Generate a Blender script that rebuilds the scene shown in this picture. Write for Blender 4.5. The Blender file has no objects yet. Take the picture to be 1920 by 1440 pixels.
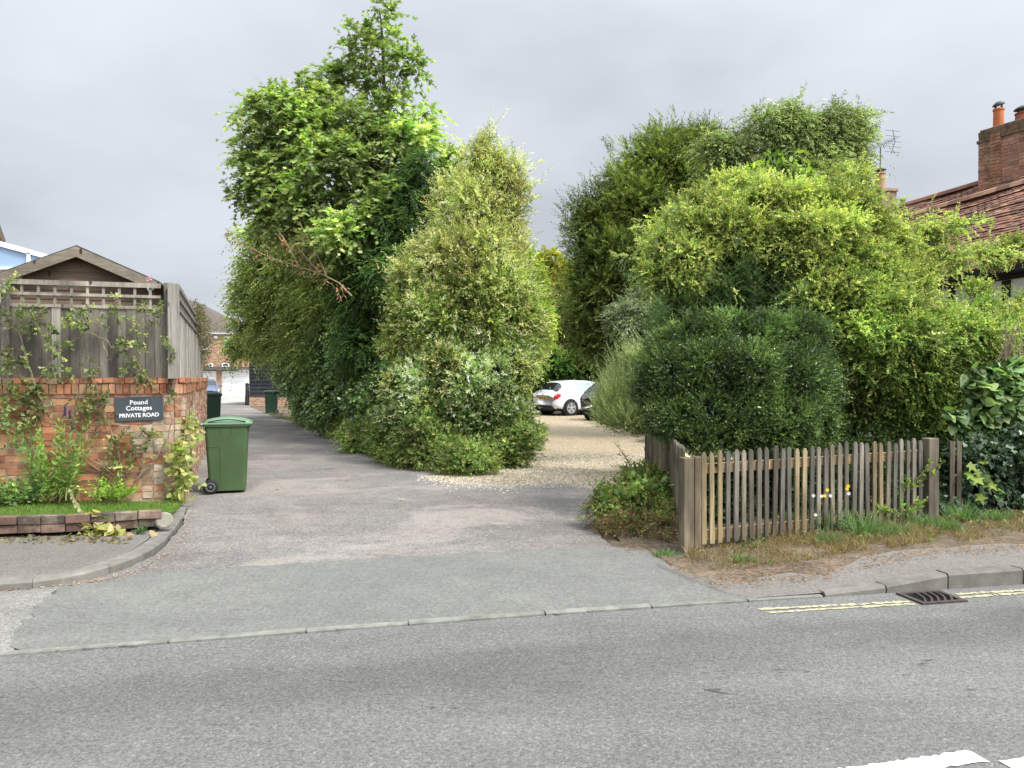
import bpy, math, random
import numpy as np
from mathutils import Vector, Matrix
R = math.radians
sc = bpy.context.scene
random.seed(7)
RNG = np.random.default_rng(11)

# ------------------------------------------------------------------ camera
CAM_H, FPX, PITCH = 1.6, 1400.0, math.atan(12 / 1400.0)
cam_d = bpy.data.cameras.new('camera')
cam = bpy.data.objects.new('camera', cam_d)
sc.collection.objects.link(cam)
cam.location = (0, 0, CAM_H)
cam.rotation_euler = (R(90) - PITCH, 0, 0)
cam_d.sensor_width = 36.0
cam_d.lens = 36.0 * FPX / 1920.0
cam_d.clip_end = 3000
sc.camera = cam

# ------------------------------------------------------------------ sun, sky, exposure
SUN_DIR = Vector((0.62, -0.42, 0.92)).normalized()
SUN_EL = math.asin(SUN_DIR.z)
SUN_AZ = math.atan2(SUN_DIR.x, SUN_DIR.y)
sun_d = bpy.data.lights.new('sun', 'SUN')
sun_d.energy = 2.4
sun_d.angle = R(14)
sun_d.color = (1.0, 0.95, 0.87)
sun = bpy.data.objects.new('sun', sun_d)
sc.collection.objects.link(sun)
sun.rotation_euler = SUN_DIR.to_track_quat('Z', 'Y').to_euler()
sun.location = (8, -8, 30)

world = bpy.data.worlds.new('World')
sc.world = world
world.use_nodes = True
wt = world.node_tree
wt.nodes.clear()
def wn(t, **k):
    n = wt.nodes.new(t)
    for a, b in k.items():
        setattr(n, a, b)
    return n
def wm(op, a, b=None, clamp=False):
    n = wn('ShaderNodeMath', operation=op, use_clamp=clamp)
    for i, v in enumerate((a, b)):
        if v is None: continue
        if isinstance(v, (int, float)): n.inputs[i].default_value = v
        else: wt.links.new(v, n.inputs[i])
    return n.outputs[0]
w_out = wn('ShaderNodeOutputWorld')
w_bg = wn('ShaderNodeBackground')
w_bg.inputs['Strength'].default_value = 0.1
wt.links.new(w_bg.outputs[0], w_out.inputs[0])
w_sky = wn('ShaderNodeTexSky', sky_type='NISHITA')
w_sky.sun_disc = False
w_sky.sun_elevation = SUN_EL
w_sky.sun_rotation = SUN_AZ
w_tc = wn('ShaderNodeTexCoord')
w_sep = wn('ShaderNodeSeparateXYZ')
wt.links.new(w_tc.outputs['Generated'], w_sep.inputs[0])
w_z = wm('MAXIMUM', w_sep.outputs['Z'], 0.0)
w_den = wm('ADD', w_z, 0.22)
w_cmb = wn('ShaderNodeCombineXYZ')
wt.links.new(wm('DIVIDE', w_sep.outputs['X'], w_den), w_cmb.inputs[0])
wt.links.new(wm('DIVIDE', w_sep.outputs['Y'], w_den), w_cmb.inputs[1])
def wnoise(scale, detail, rough, off, dist=0.0):
    mp = wn('ShaderNodeMapping')
    mp.inputs['Location'].default_value = off
    wt.links.new(w_cmb.outputs[0], mp.inputs[0])
    n = wn('ShaderNodeTexNoise')
    n.inputs['Scale'].default_value = scale
    n.inputs['Detail'].default_value = detail
    n.inputs['Roughness'].default_value = rough
    n.inputs['Distortion'].default_value = dist
    wt.links.new(mp.outputs[0], n.inputs['Vector'])
    return n.outputs['Fac']
w_n1 = wnoise(0.95, 4, 0.5, (2.3, 1.1, 0), 0.15)
w_n2 = wnoise(2.6, 6, 0.55, (7.3, -3.1, 0), 0.3)
w_mix = wm('ADD', wm('MULTIPLY', w_n1, 0.84), wm('MULTIPLY', w_n2, 0.16))
w_ramp = wn('ShaderNodeValToRGB')
w_ramp.color_ramp.elements[0].position = 0.39
w_ramp.color_ramp.elements[0].color = (0.500, 0.525, 0.575, 1)
w_ramp.color_ramp.elements[1].position = 0.62
w_ramp.color_ramp.elements[1].color = (0.645, 0.685, 0.735, 1)
e = w_ramp.color_ramp.elements.new(0.5)
e.color = (0.580, 0.615, 0.665, 1)
wt.links.new(w_mix, w_ramp.inputs[0])
# an overcast sky is brighter overhead than near the horizon
w_zen = wm('MULTIPLY', wm('POWER', w_z, 3.0), 19.0)
# and brighter round the veiled sun
w_dot = wn('ShaderNodeVectorMath', operation='DOT_PRODUCT')
wt.links.new(w_tc.outputs['Generated'], w_dot.inputs[0])
w_dot.inputs[1].default_value = tuple(SUN_DIR)
w_glow = wm('MULTIPLY', wm('POWER', wm('MAXIMUM', w_dot.outputs['Value'], 0.0), 3.5), 34.0)
w_gain = wm('ADD', wm('ADD', w_zen, w_glow), 6.05)
w_cl = wn('ShaderNodeVectorMath', operation='SCALE')
wt.links.new(w_ramp.outputs[0], w_cl.inputs[0])
wt.links.new(w_gain, w_cl.inputs['Scale'])
w_mx = wn('ShaderNodeMix', data_type='RGBA')
w_mx.inputs[0].default_value = 0.93
wt.links.new(w_sky.outputs[0], w_mx.inputs[6])
wt.links.new(w_cl.outputs[0], w_mx.inputs[7])
wt.links.new(w_mx.outputs[2], w_bg.inputs['Color'])

sc.view_settings.view_transform = 'Standard'
sc.view_settings.look = 'None'
sc.view_settings.exposure = 0.9
sc.view_settings.gamma = 1.0
sc.render.engine = 'CYCLES'
sc.cycles.max_bounces = 6
sc.cycles.diffuse_bounces = 3
sc.cycles.transmission_bounces = 4
sc.cycles.transparent_max_bounces = 6
sc.cycles.use_denoising = True

# ------------------------------------------------------------------ geometry of the view
def ray(px, py):
    u, v = (px - 960) / FPX, (720 - py) / FPX
    return np.array([u, math.cos(PITCH) + v * math.sin(PITCH), -math.sin(PITCH) + v * math.cos(PITCH)])
def P(px, py, Y):
    d = ray(px, py)
    q = d * (Y / d[1])
    return np.array([q[0], q[1], q[2] + CAM_H])
def G(px, py, z=0.0):
    d = ray(px, py)
    q = d * ((z - CAM_H) / d[2])
    return np.array([q[0], q[1], z])
def S(r, g, b, k=1.0):
    f = lambda c: (c / 255 / 12.92) if c / 255 <= .04045 else ((c / 255 + .055) / 1.055) ** 2.4
    return (f(r) * k, f(g) * k, f(b) * k)

# ------------------------------------------------------------------ objects and tags
def tag(o, label=None, cat=None, group=None, kind=None):
    if label: o['label'] = label
    if cat: o['category'] = cat
    if group: o['group'] = group
    if kind: o['kind'] = kind
    return o
def thing(name, label, cat, loc=(0, 0, 0), rz=0.0, group=None):
    o = bpy.data.objects.new(name, None)
    o.empty_display_size = 0.2
    sc.collection.objects.link(o)
    o.location = loc
    o.rotation_euler = (0, 0, rz)
    return tag(o, label, cat, group)
def link(name, me, mat, parent=None, world_geo=True):
    o = bpy.data.objects.new(name, me)
    sc.collection.objects.link(o)
    if mat is not None and not me.materials:
        me.materials.append(mat)
    if parent is not None:
        o.parent = parent
        if world_geo:
            root = parent
            while root.parent is not None: root = root.parent
            if root is parent:
                o.matrix_parent_inverse = Matrix.Translation(-Vector(root.location))
    return o
def copy_tree(o, parent=None):
    c = o.copy()
    sc.collection.objects.link(c)
    if parent is not None: c.parent = parent
    for ch in list(o.children): copy_tree(ch, c)
    return c
def structure(o):
    o['kind'] = 'structure'
    return o

class MB:
    """collects polygons (with a colour per vertex) into one mesh"""
    def __init__(s):
        s.v, s.f, s.c, s.ch = [], [], [], []
    def poly(s, pts, col=(1, 1, 1)):
        i = len(s.v)
        for p in pts:
            s.v.append(tuple(p)); s.c.append(col)
        s.f.append(tuple(range(i, i + len(pts))))
    def raw(s, vs, fs, col=(1, 1, 1)):
        i = len(s.v)
        s.ch.append((i, len(vs), len(s.f), len(fs)))
        for p in vs:
            s.v.append(tuple(p)); s.c.append(col)
        for f in fs: s.f.append(tuple(i + k for k in f))
    def box(s, c, size, ax=None, col=(1, 1, 1), jit=0.0):
        c = np.array(c, float)
        A = np.eye(3) if ax is None else np.array(ax, float)
        hx, hy, hz = np.array(size) / 2
        vs = []
        for z in (-hz, hz):
            for (x, y) in ((-hx, -hy), (hx, -hy), (hx, hy), (-hx, hy)):
                q = c + A[0] * x + A[1] * y + A[2] * z
                if jit: q = q + RNG.uniform(-jit, jit, 3)
                vs.append(q)
        s.raw(vs, [(0, 3, 2, 1), (4, 5, 6, 7), (0, 1, 5, 4), (1, 2, 6, 5), (2, 3, 7, 6), (3, 0, 4, 7)], col)
    def prism(s, pts, off, col=(1, 1, 1)):
        n = len(pts)
        off = np.array(off, float)
        a = [np.array(p, float) for p in pts]
        s.raw(a + [p + off for p in a],
              [tuple(range(n))[::-1], tuple(range(n, 2 * n))] + [(i, (i + 1) % n, n + (i + 1) % n, n + i) for i in range(n)], col)
    def tube(s, pts, rad, n=7, col=(1, 1, 1), cap=True):
        pts = [np.array(p, float) for p in pts]
        if not hasattr(rad, '__len__'): rad = [rad] * len(pts)
        rings = []
        ref = np.array([0.13, 0.31, 0.94])
        for i, p in enumerate(pts):
            t = pts[min(i + 1, len(pts) - 1)] - pts[max(i - 1, 0)]
            t = t / (np.linalg.norm(t) + 1e-9)
            r0 = ref if abs(np.dot(t, ref)) < .95 else np.array([1., 0, 0])
            u = np.cross(t, r0); u /= np.linalg.norm(u)
            w = np.cross(t, u)
            rings.append([p + rad[i] * (math.cos(2 * math.pi * k / n) * u + math.sin(2 * math.pi * k / n) * w) for k in range(n)])
        vs = [q for r in rings for q in r]
        fs = []
        for i in range(len(rings) - 1):
            for k in range(n):
                fs.append((i * n + k, i * n + (k + 1) % n, (i + 1) * n + (k + 1) % n, (i + 1) * n + k))
        if cap:
            fs.append(tuple(range(n))[::-1]); fs.append(tuple((len(rings) - 1) * n + k for k in range(n)))
        s.raw(vs, fs, col)
    def lathe(s, c, prof, n=24, axis=(0, 0, 1), col=(1, 1, 1)):
        ax = np.array(axis, float); ax /= np.linalg.norm(ax)
        r0 = np.array([1., 0, 0]) if abs(ax[0]) < .9 else np.array([0, 1., 0])
        u = np.cross(ax, r0); u /= np.linalg.norm(u)
        w = np.cross(ax, u)
        c = np.array(c, float)
        vs, fs = [], []
        for (r, h) in prof:
            for k in range(n):
                a = 2 * math.pi * k / n
                vs.append(c + ax * h + r * (math.cos(a) * u + math.sin(a) * w))
        for i in range(len(prof) - 1):
            for k in range(n):
                fs.append((i * n + k, i * n + (k + 1) % n, (i + 1) * n + (k + 1) % n, (i + 1) * n + k))
        fs.append(tuple(range(n))[::-1]); fs.append(tuple((len(prof) - 1) * n + k for k in range(n)))
        s.raw(vs, fs, col)
    def build_split(s, name, mat, parent, **k):
        """each solid that was added becomes a part of its own"""
        out = []
        for v0, nv, f0, nf in s.ch:
            m = MB(); m.v = s.v[v0:v0 + nv]; m.c = s.c[v0:v0 + nv]; m.f = [tuple(q - v0 for q in f) for f in s.f[f0:f0 + nf]]
            out.append(m.build(name, mat, parent, **k))
        return out
    def mesh(s, name):
        me = bpy.data.meshes.new(name)
        me.from_pydata(s.v, [], s.f)
        ca = me.attributes.new('col', 'FLOAT_COLOR', 'POINT')
        arr = np.ones((len(s.v), 4), np.float32)
        arr[:, :3] = np.array(s.c, np.float32).reshape(-1, 3)
        ca.data.foreach_set('color', arr.ravel())
        me.update()
        return me
    def build(s, name, mat, parent=None, smooth=False, bevel=0.0, world_geo=True):
        me = s.mesh(name)
        if smooth:
            me.polygons.foreach_set('use_smooth', np.ones(len(me.polygons), bool))
        o = link(name, me, mat, parent, world_geo)
        if bevel:
            m = o.modifiers.new('bevel', 'BEVEL')
            m.width = bevel; m.segments = 2; m.limit_method = 'ANGLE'
        return o

# ------------------------------------------------------------------ materials
class NT:
    def __init__(s, name):
        s.m = bpy.data.materials.new(name)
        s.m.use_nodes = True
        s.t = s.m.node_tree
        s.t.nodes.clear()
        s.out = s.t.nodes.new('ShaderNodeOutputMaterial')
        s.b = s.t.nodes.new('ShaderNodeBsdfPrincipled')
        s.t.links.new(s.b.outputs[0], s.out.inputs[0])
        s.tc = s.t.nodes.new('ShaderNodeTexCoord')
    def n(s, t, **k):
        q = s.t.nodes.new(t)
        for a, b in k.items(): setattr(q, a, b)
        return q
    def set(s, sock, v):
        if isinstance(v, (int, float)): sock.default_value = v
        elif isinstance(v, tuple): sock.default_value = v if len(v) == len(sock.default_value) else (*v, 1)
        else: s.t.links.new(v, sock)
    def math(s, op, a, b=0.0, clamp=False):
        q = s.n('ShaderNodeMath', operation=op, use_clamp=clamp)
        s.set(q.inputs[0], a); s.set(q.inputs[1], b)
        return q.outputs[0]
    def map(s, scale=(1, 1, 1), rot=(0, 0, 0), loc=(0, 0, 0), src='Object'):
        q = s.n('ShaderNodeMapping')
        q.inputs['Scale'].default_value = scale
        q.inputs['Rotation'].default_value = rot
        q.inputs['Location'].default_value = loc
        s.t.links.new(s.tc.outputs[src], q.inputs[0])
        return q.outputs[0]
    def noise(s, scale, detail=5, rough=.55, vec=None, dist=0.0, out='Fac'):
        q = s.n('ShaderNodeTexNoise')
        q.inputs['Scale'].default_value = scale
        q.inputs['Detail'].default_value = detail
        q.inputs['Roughness'].default_value = rough
        q.inputs['Distortion'].default_value = dist
        s.t.links.new(vec if vec is not None else s.tc.outputs['Object'], q.inputs['Vector'])
        return q.outputs[out]
    def voro(s, scale, vec=None, feature='F1', out='Distance', rand=1.0):
        q = s.n('ShaderNodeTexVoronoi', feature=feature)
        q.inputs['Scale'].default_value = scale
        q.inputs['Randomness'].default_value = rand
        s.t.links.new(vec if vec is not None else s.tc.outputs['Object'], q.inputs['Vector'])
        return q.outputs[out]
    def ramp(s, fac, stops, interp='LINEAR'):
        q = s.n('ShaderNodeValToRGB')
        cr = q.color_ramp
        cr.interpolation = interp
        while len(cr.elements) < len(stops): cr.elements.new(0.5)
        for el, (p, c) in zip(cr.elements, stops):
            el.position = p
            el.color = (*c, 1) if isinstance(c, tuple) else (c, c, c, 1)
        s.set(q.inputs[0], fac)
        return q.outputs[0]
    def mix(s, fac, a, b, mode='MIX'):
        q = s.n('ShaderNodeMix', data_type='RGBA', blend_type=mode)
        s.set(q.inputs[0], fac); s.set(q.inputs[6], a); s.set(q.inputs[7], b)
        return q.outputs[2]
    def attr(s, name='col'):
        q = s.n('ShaderNodeAttribute', attribute_name=name)
        return q.outputs['Color']
    def bump(s, h, strength=.3, dist=.01):
        q = s.n('ShaderNodeBump')
        q.inputs['Strength'].default_value = strength
        q.inputs['Distance'].default_value = dist
        s.set(q.inputs['Height'], h)
        s.t.links.new(q.outputs[0], s.b.inputs['Normal'])
    def fin(s, col, rough=.8, spec=.3, metal=0.0):
        s.set(s.b.inputs['Base Color'], col)
        s.set(s.b.inputs['Roughness'], rough)
        s.b.inputs['Specular IOR Level'].default_value = spec
        s.b.inputs['Metallic'].default_value = metal
        return s.m

MAT = {}
def plain(name, col, rough=.6, spec=.4, var=.12, scale=6, metal=0.0, bump=0.0, attr=False):
    if name in MAT: return MAT[name]
    t = NT(name)
    nz = t.noise(scale, 6, .6)
    k = t.ramp(nz, [(.25, 1 - var), (.75, 1 + var)])
    c = t.mix(1.0, col, k, 'MULTIPLY')
    if attr: c = t.mix(1.0, c, t.attr(), 'MULTIPLY')
    if bump: t.bump(t.noise(scale * 12, 4), bump, .004)
    MAT[name] = t.fin(c, rough, spec, metal)
    return MAT[name]

ROAD_ANG = math.atan(0.21)
def asphalt(name, dark, light, chip, scale=95, chips=.5, patch=.18, band=False, pink=None, sandy=False, bumps=.5):
    t = NT(name)
    rot = t.map(rot=(0, 0, -ROAD_ANG))
    big = t.noise(.55, 5, .6, t.map(scale=(.55, 1.5, 1), rot=(0, 0, -ROAD_ANG)), .6)
    med = t.noise(3.2, 6, .65)
    fine = t.noise(42, 4, .7)
    cell = t.voro(scale, out='Color')
    sep = t.n('ShaderNodeSeparateColor'); t.t.links.new(cell, sep.inputs[0])
    dist = t.voro(scale)
    base = t.mix(t.ramp(big, [(.35, 0.0), (.68, 1.0)]), dark, light)
    base = t.mix(1.0, base, t.ramp(med, [(.25, 1 - patch), (.75, 1 + patch)]), 'MULTIPLY')
    base = t.mix(1.0, base, t.ramp(sep.outputs[0], [(0, 1 - chips), (.55, 1.0), (.93, 1 + chips * .4), (1, 1 + chips * .9)]), 'MULTIPLY')
    base = t.mix(1.0, base, t.ramp(fine, [(.3, .72), (.7, 1.28)]), 'MULTIPLY')
    if pink is not None:
        pk = t.ramp(t.noise(.9, 5, .6, t.map(loc=(3, 7, 0))), [(.42, 0.0), (.62, 1.0)])
        base = t.mix(pk, base, t.mix(1.0, base, pink, 'MULTIPLY'))
    if sandy:
        # patches where the top dressing has worn down to pale sandy aggregate
        sn = t.math('ADD', t.math('MULTIPLY', t.noise(.62, 5, .6, t.map(loc=(1.2, 4.6, 0)), .8), .75), t.math('MULTIPLY', t.noise(9, 4, .7), .25))
        base = t.mix(t.ramp(sn, [(.515, 0.0), (.60, .62)]), base, t.mix(1.0, (.245, .218, .19), t.ramp(sep.outputs[2], [(0, .7), (1, 1.3)]), 'MULTIPLY'))
    rare = t.ramp(sep.outputs[1], [(.980, 0.0), (.99, 1.0)])
    base = t.mix(t.math('MULTIPLY', rare, .5), base, chip)
    if band:
        # the polished, darker wheel track that runs along the kerb
        sx = t.n('ShaderNodeSeparateXYZ'); t.t.links.new(rot, sx.inputs[0])
        d = t.math('SUBTRACT', 4.96 * math.cos(ROAD_ANG), sx.outputs['Y'])
        d = t.math('ADD', d, t.math('MULTIPLY', t.math('SUBTRACT', t.noise(1.1, 4), .5), .55))
        b1 = t.ramp(t.math('DIVIDE', d, 5.0), [(.0, 1.08), (.09, 1.05), (.125, .84), (.19, .84), (.25, .98), (.31, 1.05), (.5, 1.08), (.6, 1.02), (.75, .92), (1, 1.0)])
        base = t.mix(1.0, base, b1, 'MULTIPLY')
        ck = t.noise(6.5, 8, .75, t.map(scale=(.45, 1.6, 1), rot=(0, 0, -ROAD_ANG)), 1.2)
        where = t.ramp(t.math('DIVIDE', d, 5.0), [(.02, .25), (.1, .3), (.2, 1.0), (.3, 1.0), (.36, .15), (.7, .1)])
        pits = t.ramp(ck, [(.605, 0.0), (.65, 1.0)])
        base = t.mix(t.math('MULTIPLY', t.math('MULTIPLY', pits, where), .75), base, (.018, .018, .018))
    h = t.math('ADD', t.math('MULTIPLY', dist, -.9), t.math('MULTIPLY', fine, .6))
    t.bump(h, bumps, .006)
    return t.fin(base, .88, .25)

MAT['road'] = asphalt('road', (.100, .0995, .0925), (.133, .131, .121), (.25, .245, .225), 105, .32, .10, band=True)
MAT['apron'] = asphalt('apron', (.122, .1215, .110), (.148, .147, .132), (.24, .235, .21), 150, .24, .12, bumps=.3)
MAT['drive'] = asphalt('drive', (.122, .115, .106), (.184, .173, .159), (.27, .25, .22), 75, .40, .20, pink=(1.05, .985, .965), bumps=.6, sandy=True)
MAT['pave'] = asphalt('pave', (.124, .114, .100), (.160, .147, .129), (.23, .22, .195), 130, .25, .1, bumps=.3)
MAT['forecourt'] = asphalt('forecourt', (.27, .26, .235), (.33, .315, .285), (.4, .38, .35), 120, .25, .15, bumps=.3)
MAT['conc_old'] = asphalt('conc_old', (0.155, 0.150, 0.137), (0.205, 0.196, 0.175), (0.310, 0.295, 0.262), 120, .4, .22, bumps=.4)

def gravel():
    t = NT('gravel')
    warp = t.noise(1.3, 5, .6)
    cell = t.voro(48, out='Color'); d = t.voro(48)
    sep = t.n('ShaderNodeSeparateColor'); t.t.links.new(cell, sep.inputs[0])
    c = t.ramp(sep.outputs[0], [(0, (0.138, 0.107, 0.075)), (.3, (0.267, 0.214, 0.141)), (.65, (0.386, 0.317, 0.215)), (1, (0.515, 0.446, 0.331))])
    dirty = t.ramp(warp, [(.42, 0.0), (.66, 1.0)])
    c = t.mix(t.math('MULTIPLY', dirty, .35), c, (.24, .20, .145))
    c = t.mix(1.0, c, (1.22, 1.2, 1.16), 'MULTIPLY')
    c = t.mix(1.0, c, t.ramp(d, [(.0, 1.15), (.35, 1.0), (.7, .55)]), 'MULTIPLY')
    t.bump(t.math('MULTIPLY', d, -1.0), .8, .015)
    return t.fin(c, .9, .2)
MAT['gravel'] = gravel()
def earth():
    t = NT('earth')
    a = t.noise(2.2, 7, .65); b = t.noise(26, 5, .7); cell = t.voro(60, out='Color')
    sep = t.n('ShaderNodeSeparateColor'); t.t.links.new(cell, sep.inputs[0])
    c = t.ramp(a, [(.3, (.065, .049, .034)), (.6, (.14, .107, .074)), (.8, (.20, .157, .112))])
    c = t.mix(1.0, c, t.ramp(b, [(.25, .6), (.75, 1.4)]), 'MULTIPLY')
    c = t.mix(1.0, c, t.ramp(sep.outputs[0], [(0, .7), (1, 1.3)]), 'MULTIPLY')
    t.bump(t.math('ADD', b, a), .7, .02)
    return t.fin(c, .95, .15)
MAT['earth'] = earth()

def wood(name, base, attr=True, var=.3, stretch=(26, 26, 1.6), rough=.85, knots=True, stain=0.0):
    t = NT(name)
    v = t.map(scale=stretch)
    g = t.noise(1.0, 6, .65, v, .8)
    g2 = t.noise(3.2, 4, .7, v)
    c = t.mix(1.0, base, t.ramp(g, [(.25, 1 - var), (.75, 1 + var)]), 'MULTIPLY')
    c = t.mix(1.0, c, t.ramp(g2, [(.32, .72), (.6, 1.12)]), 'MULTIPLY')
    if stain:
        st = t.ramp(t.noise(1.7, 5, .6, t.map(scale=(1.4, 1.4, .45))), [(.38, 1 - stain), (.66, 1.12)])
        c = t.mix(1.0, c, st, 'MULTIPLY')
    if knots:
        kd = t.voro(1.0, t.map(scale=(6, 6, 2.6)))
        c = t.mix(t.ramp(kd, [(.09, 1.0), (.15, 0.0)]), c, (.045, .03, .02))
    if attr: c = t.mix(1.0, c, t.attr(), 'MULTIPLY')
    t.bump(t.math('ADD', g, g2), .35, .004)
    return t.fin(c, rough, .2)
MAT['fence'] = wood('fence', (.200, .185, .160), stain=.5)
MAT['fence_side'] = wood('fence_side', (.285, .272, .243), stain=.2)
MAT['picket'] = wood('picket', (.205, .187, .155), stain=.6)
MAT['rail'] = wood('rail', (.50, .33, .16), stretch=(2, 2, 20))
MAT['shed'] = wood('shed', (0.129, 0.092, 0.064), stretch=(1.6, 1.6, 30), stain=.2)
MAT['barge'] = wood('barge', (0.191, 0.160, 0.121), stretch=(2.0, 2.0, 16), stain=.25)
MAT['black_board'] = wood('black_board', (.022, .023, .026), stretch=(1.6, 1.6, 22), knots=False)

def brickmat(name, mort=False, c=(1, 1, 1)):
    t = NT(name)
    a = t.noise(7, 6, .65); b = t.noise(60, 5, .7); w = t.noise(1.4, 5, .6)
    if mort:
        col = t.mix(1.0, c, t.ramp(a, [(.25, .72), (.75, 1.25)]), 'MULTIPLY')
    else:
        col = t.mix(1.0, t.attr(), t.ramp(a, [(.25, .72), (.75, 1.28)]), 'MULTIPLY')
        wh = t.ramp(t.math('ADD', t.math('MULTIPLY', w, .6), t.math('MULTIPLY', a, .4)), [(.50, 0.0), (.66, .62)])
        col = t.mix(wh, col, (.36, .29, .21))
        dk = t.ramp(t.noise(3.1, 6, .7), [(.52, 0.0), (.70, .7)])
        col = t.mix(dk, col, (.07, .06, .045))
    col = t.mix(1.0, col, t.ramp(b, [(.25, .75), (.75, 1.25)]), 'MULTIPLY')
    t.bump(t.math('ADD', b, a), .6, .006)
    return t.fin(col, .92, .15)
MAT['brick'] = brickmat('brick')
MAT['mortar'] = brickmat('mortar', True, (0.320, 0.272, 0.208))
MAT['mortar_pale'] = brickmat('mortar_pale', True, (.52, .42, .34))

def leafmat(name, rough=.5, trans=.35, spec=.35):
    t = NT(name)
    col = t.attr()
    t.fin(col, rough, spec)
    tr = t.n('ShaderNodeBsdfTranslucent')
    tcol = t.mix(1.0, col, (1.02, 1.22, .5), 'MULTIPLY')
    t.t.links.new(tcol, tr.inputs[0])
    mx = t.n('ShaderNodeMixShader')
    mx.inputs[0].default_value = trans
    t.t.links.new(t.b.outputs[0], mx.inputs[1]); t.t.links.new(tr.outputs[0], mx.inputs[2])
    t.t.links.new(mx.outputs[0], t.out.inputs[0])
    return t.m
MAT['leaf'] = leafmat('leaf', .55, .46, .3)
MAT['leaf_gloss'] = leafmat('leaf_gloss', .32, .2, .5)
MAT['bark'] = plain('bark', (.105, .085, .062), .95, .15, .35, 14, bump=.8)
MAT['stem'] = plain('stem', (.20, .155, .105), .9, .2, .3, 20, bump=.5)
MAT['dead'] = plain('dead', (.33, .24, .15), .9, .2, .3, 20, bump=.4, attr=True)

# ------------------------------------------------------------------ foliage
T_RH = np.array([(0, 0, 0), (.45, .5, .10), (1, 0, -.06), (.45, -.5, .10)])
T_OV = np.array([(0, 0, 0), (.25, .40, .07), (.65, .42, .06), (1, 0, -.12), (.65, -.42, .06), (.25, -.40, .07)])
T_TRI = np.array([(0, .5, 0), (1, 0, 0), (0, -.5, 0)])
T_MAP = np.array([(0, 0, 0), (.02, .42, .02), (.27, .24, .03), (.52, .60, -.06), (.55, .22, .02), (1, 0, -.12), (.55, -.22, .02), (.52, -.60, -.06), (.27, -.24, .03), (.02, -.42, .02)])
T_IVY = np.array([(0, 0, 0), (-.05, .42, .02), (.35, .50, 0), (.45, .24, .04), (1, 0, -.06), (.45, -.24, .04), (.35, -.50, 0), (-.05, -.42, .02)])
T_BLADE = np.array([(0, .5, 0), (.5, .42, .05), (1, 0, -.30), (.5, -.42, .05), (0, -.5, 0)])
T_HEART = np.array([(0, 0, .0), (-.08, .30, .04), (.12, .52, .05), (.45, .48, .02), (.78, .22, -.06), (1, 0, -.16), (.78, -.22, -.06), (.45, -.48, .02), (.12, -.52, .05), (-.08, -.30, .04)])

def nrm(a):
    return a / (np.linalg.norm(a, axis=-1, keepdims=True) + 1e-9)
class Leaves:
    def __init__(s):
        s.parts = []
    def add(s, base, d, side, ln, wd, tmpl, col):
        d = nrm(d)
        side = side - d * np.sum(side * d, -1, keepdims=True)
        side = nrm(side)
        nn = np.cross(d, side)
        v = (base[:, None, :] + tmpl[None, :, 0:1] * (ln[:, None] * d)[:, None, :]
             + tmpl[None, :, 1:2] * (wd[:, None] * side)[:, None, :]
             + tmpl[None, :, 2:3] * (ln[:, None] * nn)[:, None, :])
        s.parts.append((v.reshape(-1, 3).astype(np.float32), np.full(len(base), len(tmpl), np.int32), np.repeat(col, len(tmpl), 0).astype(np.float32)))
    def count(s):
        return sum(len(p[1]) for p in s.parts)
    def build(s, name, mat, parent=None):
        v = np.concatenate([p[0] for p in s.parts]); k = np.concatenate([p[1] for p in s.parts]); c = np.concatenate([p[2] for p in s.parts])
        me = bpy.data.meshes.new(name)
        me.vertices.add(len(v)); me.vertices.foreach_set('co', v.ravel())
        me.loops.add(len(v)); me.loops.foreach_set('vertex_index', np.arange(len(v), dtype=np.int32))
        me.polygons.add(len(k))
        me.polygons.foreach_set('loop_start', (np.cumsum(k) - k).astype(np.int32))
        ca = me.attributes.new('col', 'FLOAT_COLOR', 'POINT')
        c4 = np.ones((len(v), 4), np.float32); c4[:, :3] = np.clip(c * 1.12, 0.004, .8)
        ca.data.foreach_set('color', c4.ravel())
        me.update(calc_edges=True)
        return link(name, me, mat, parent)
def palette(n, cols, w=None, jit=.16):
    cols = np.array(cols, float)
    i = RNG.choice(len(cols), n, p=None if w is None else np.array(w) / np.sum(w))
    c = cols[i]
    return c * np.exp(RNG.normal(0, jit, (n, 1))) * (1 + RNG.normal(0, .05, (n, 3)))
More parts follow.
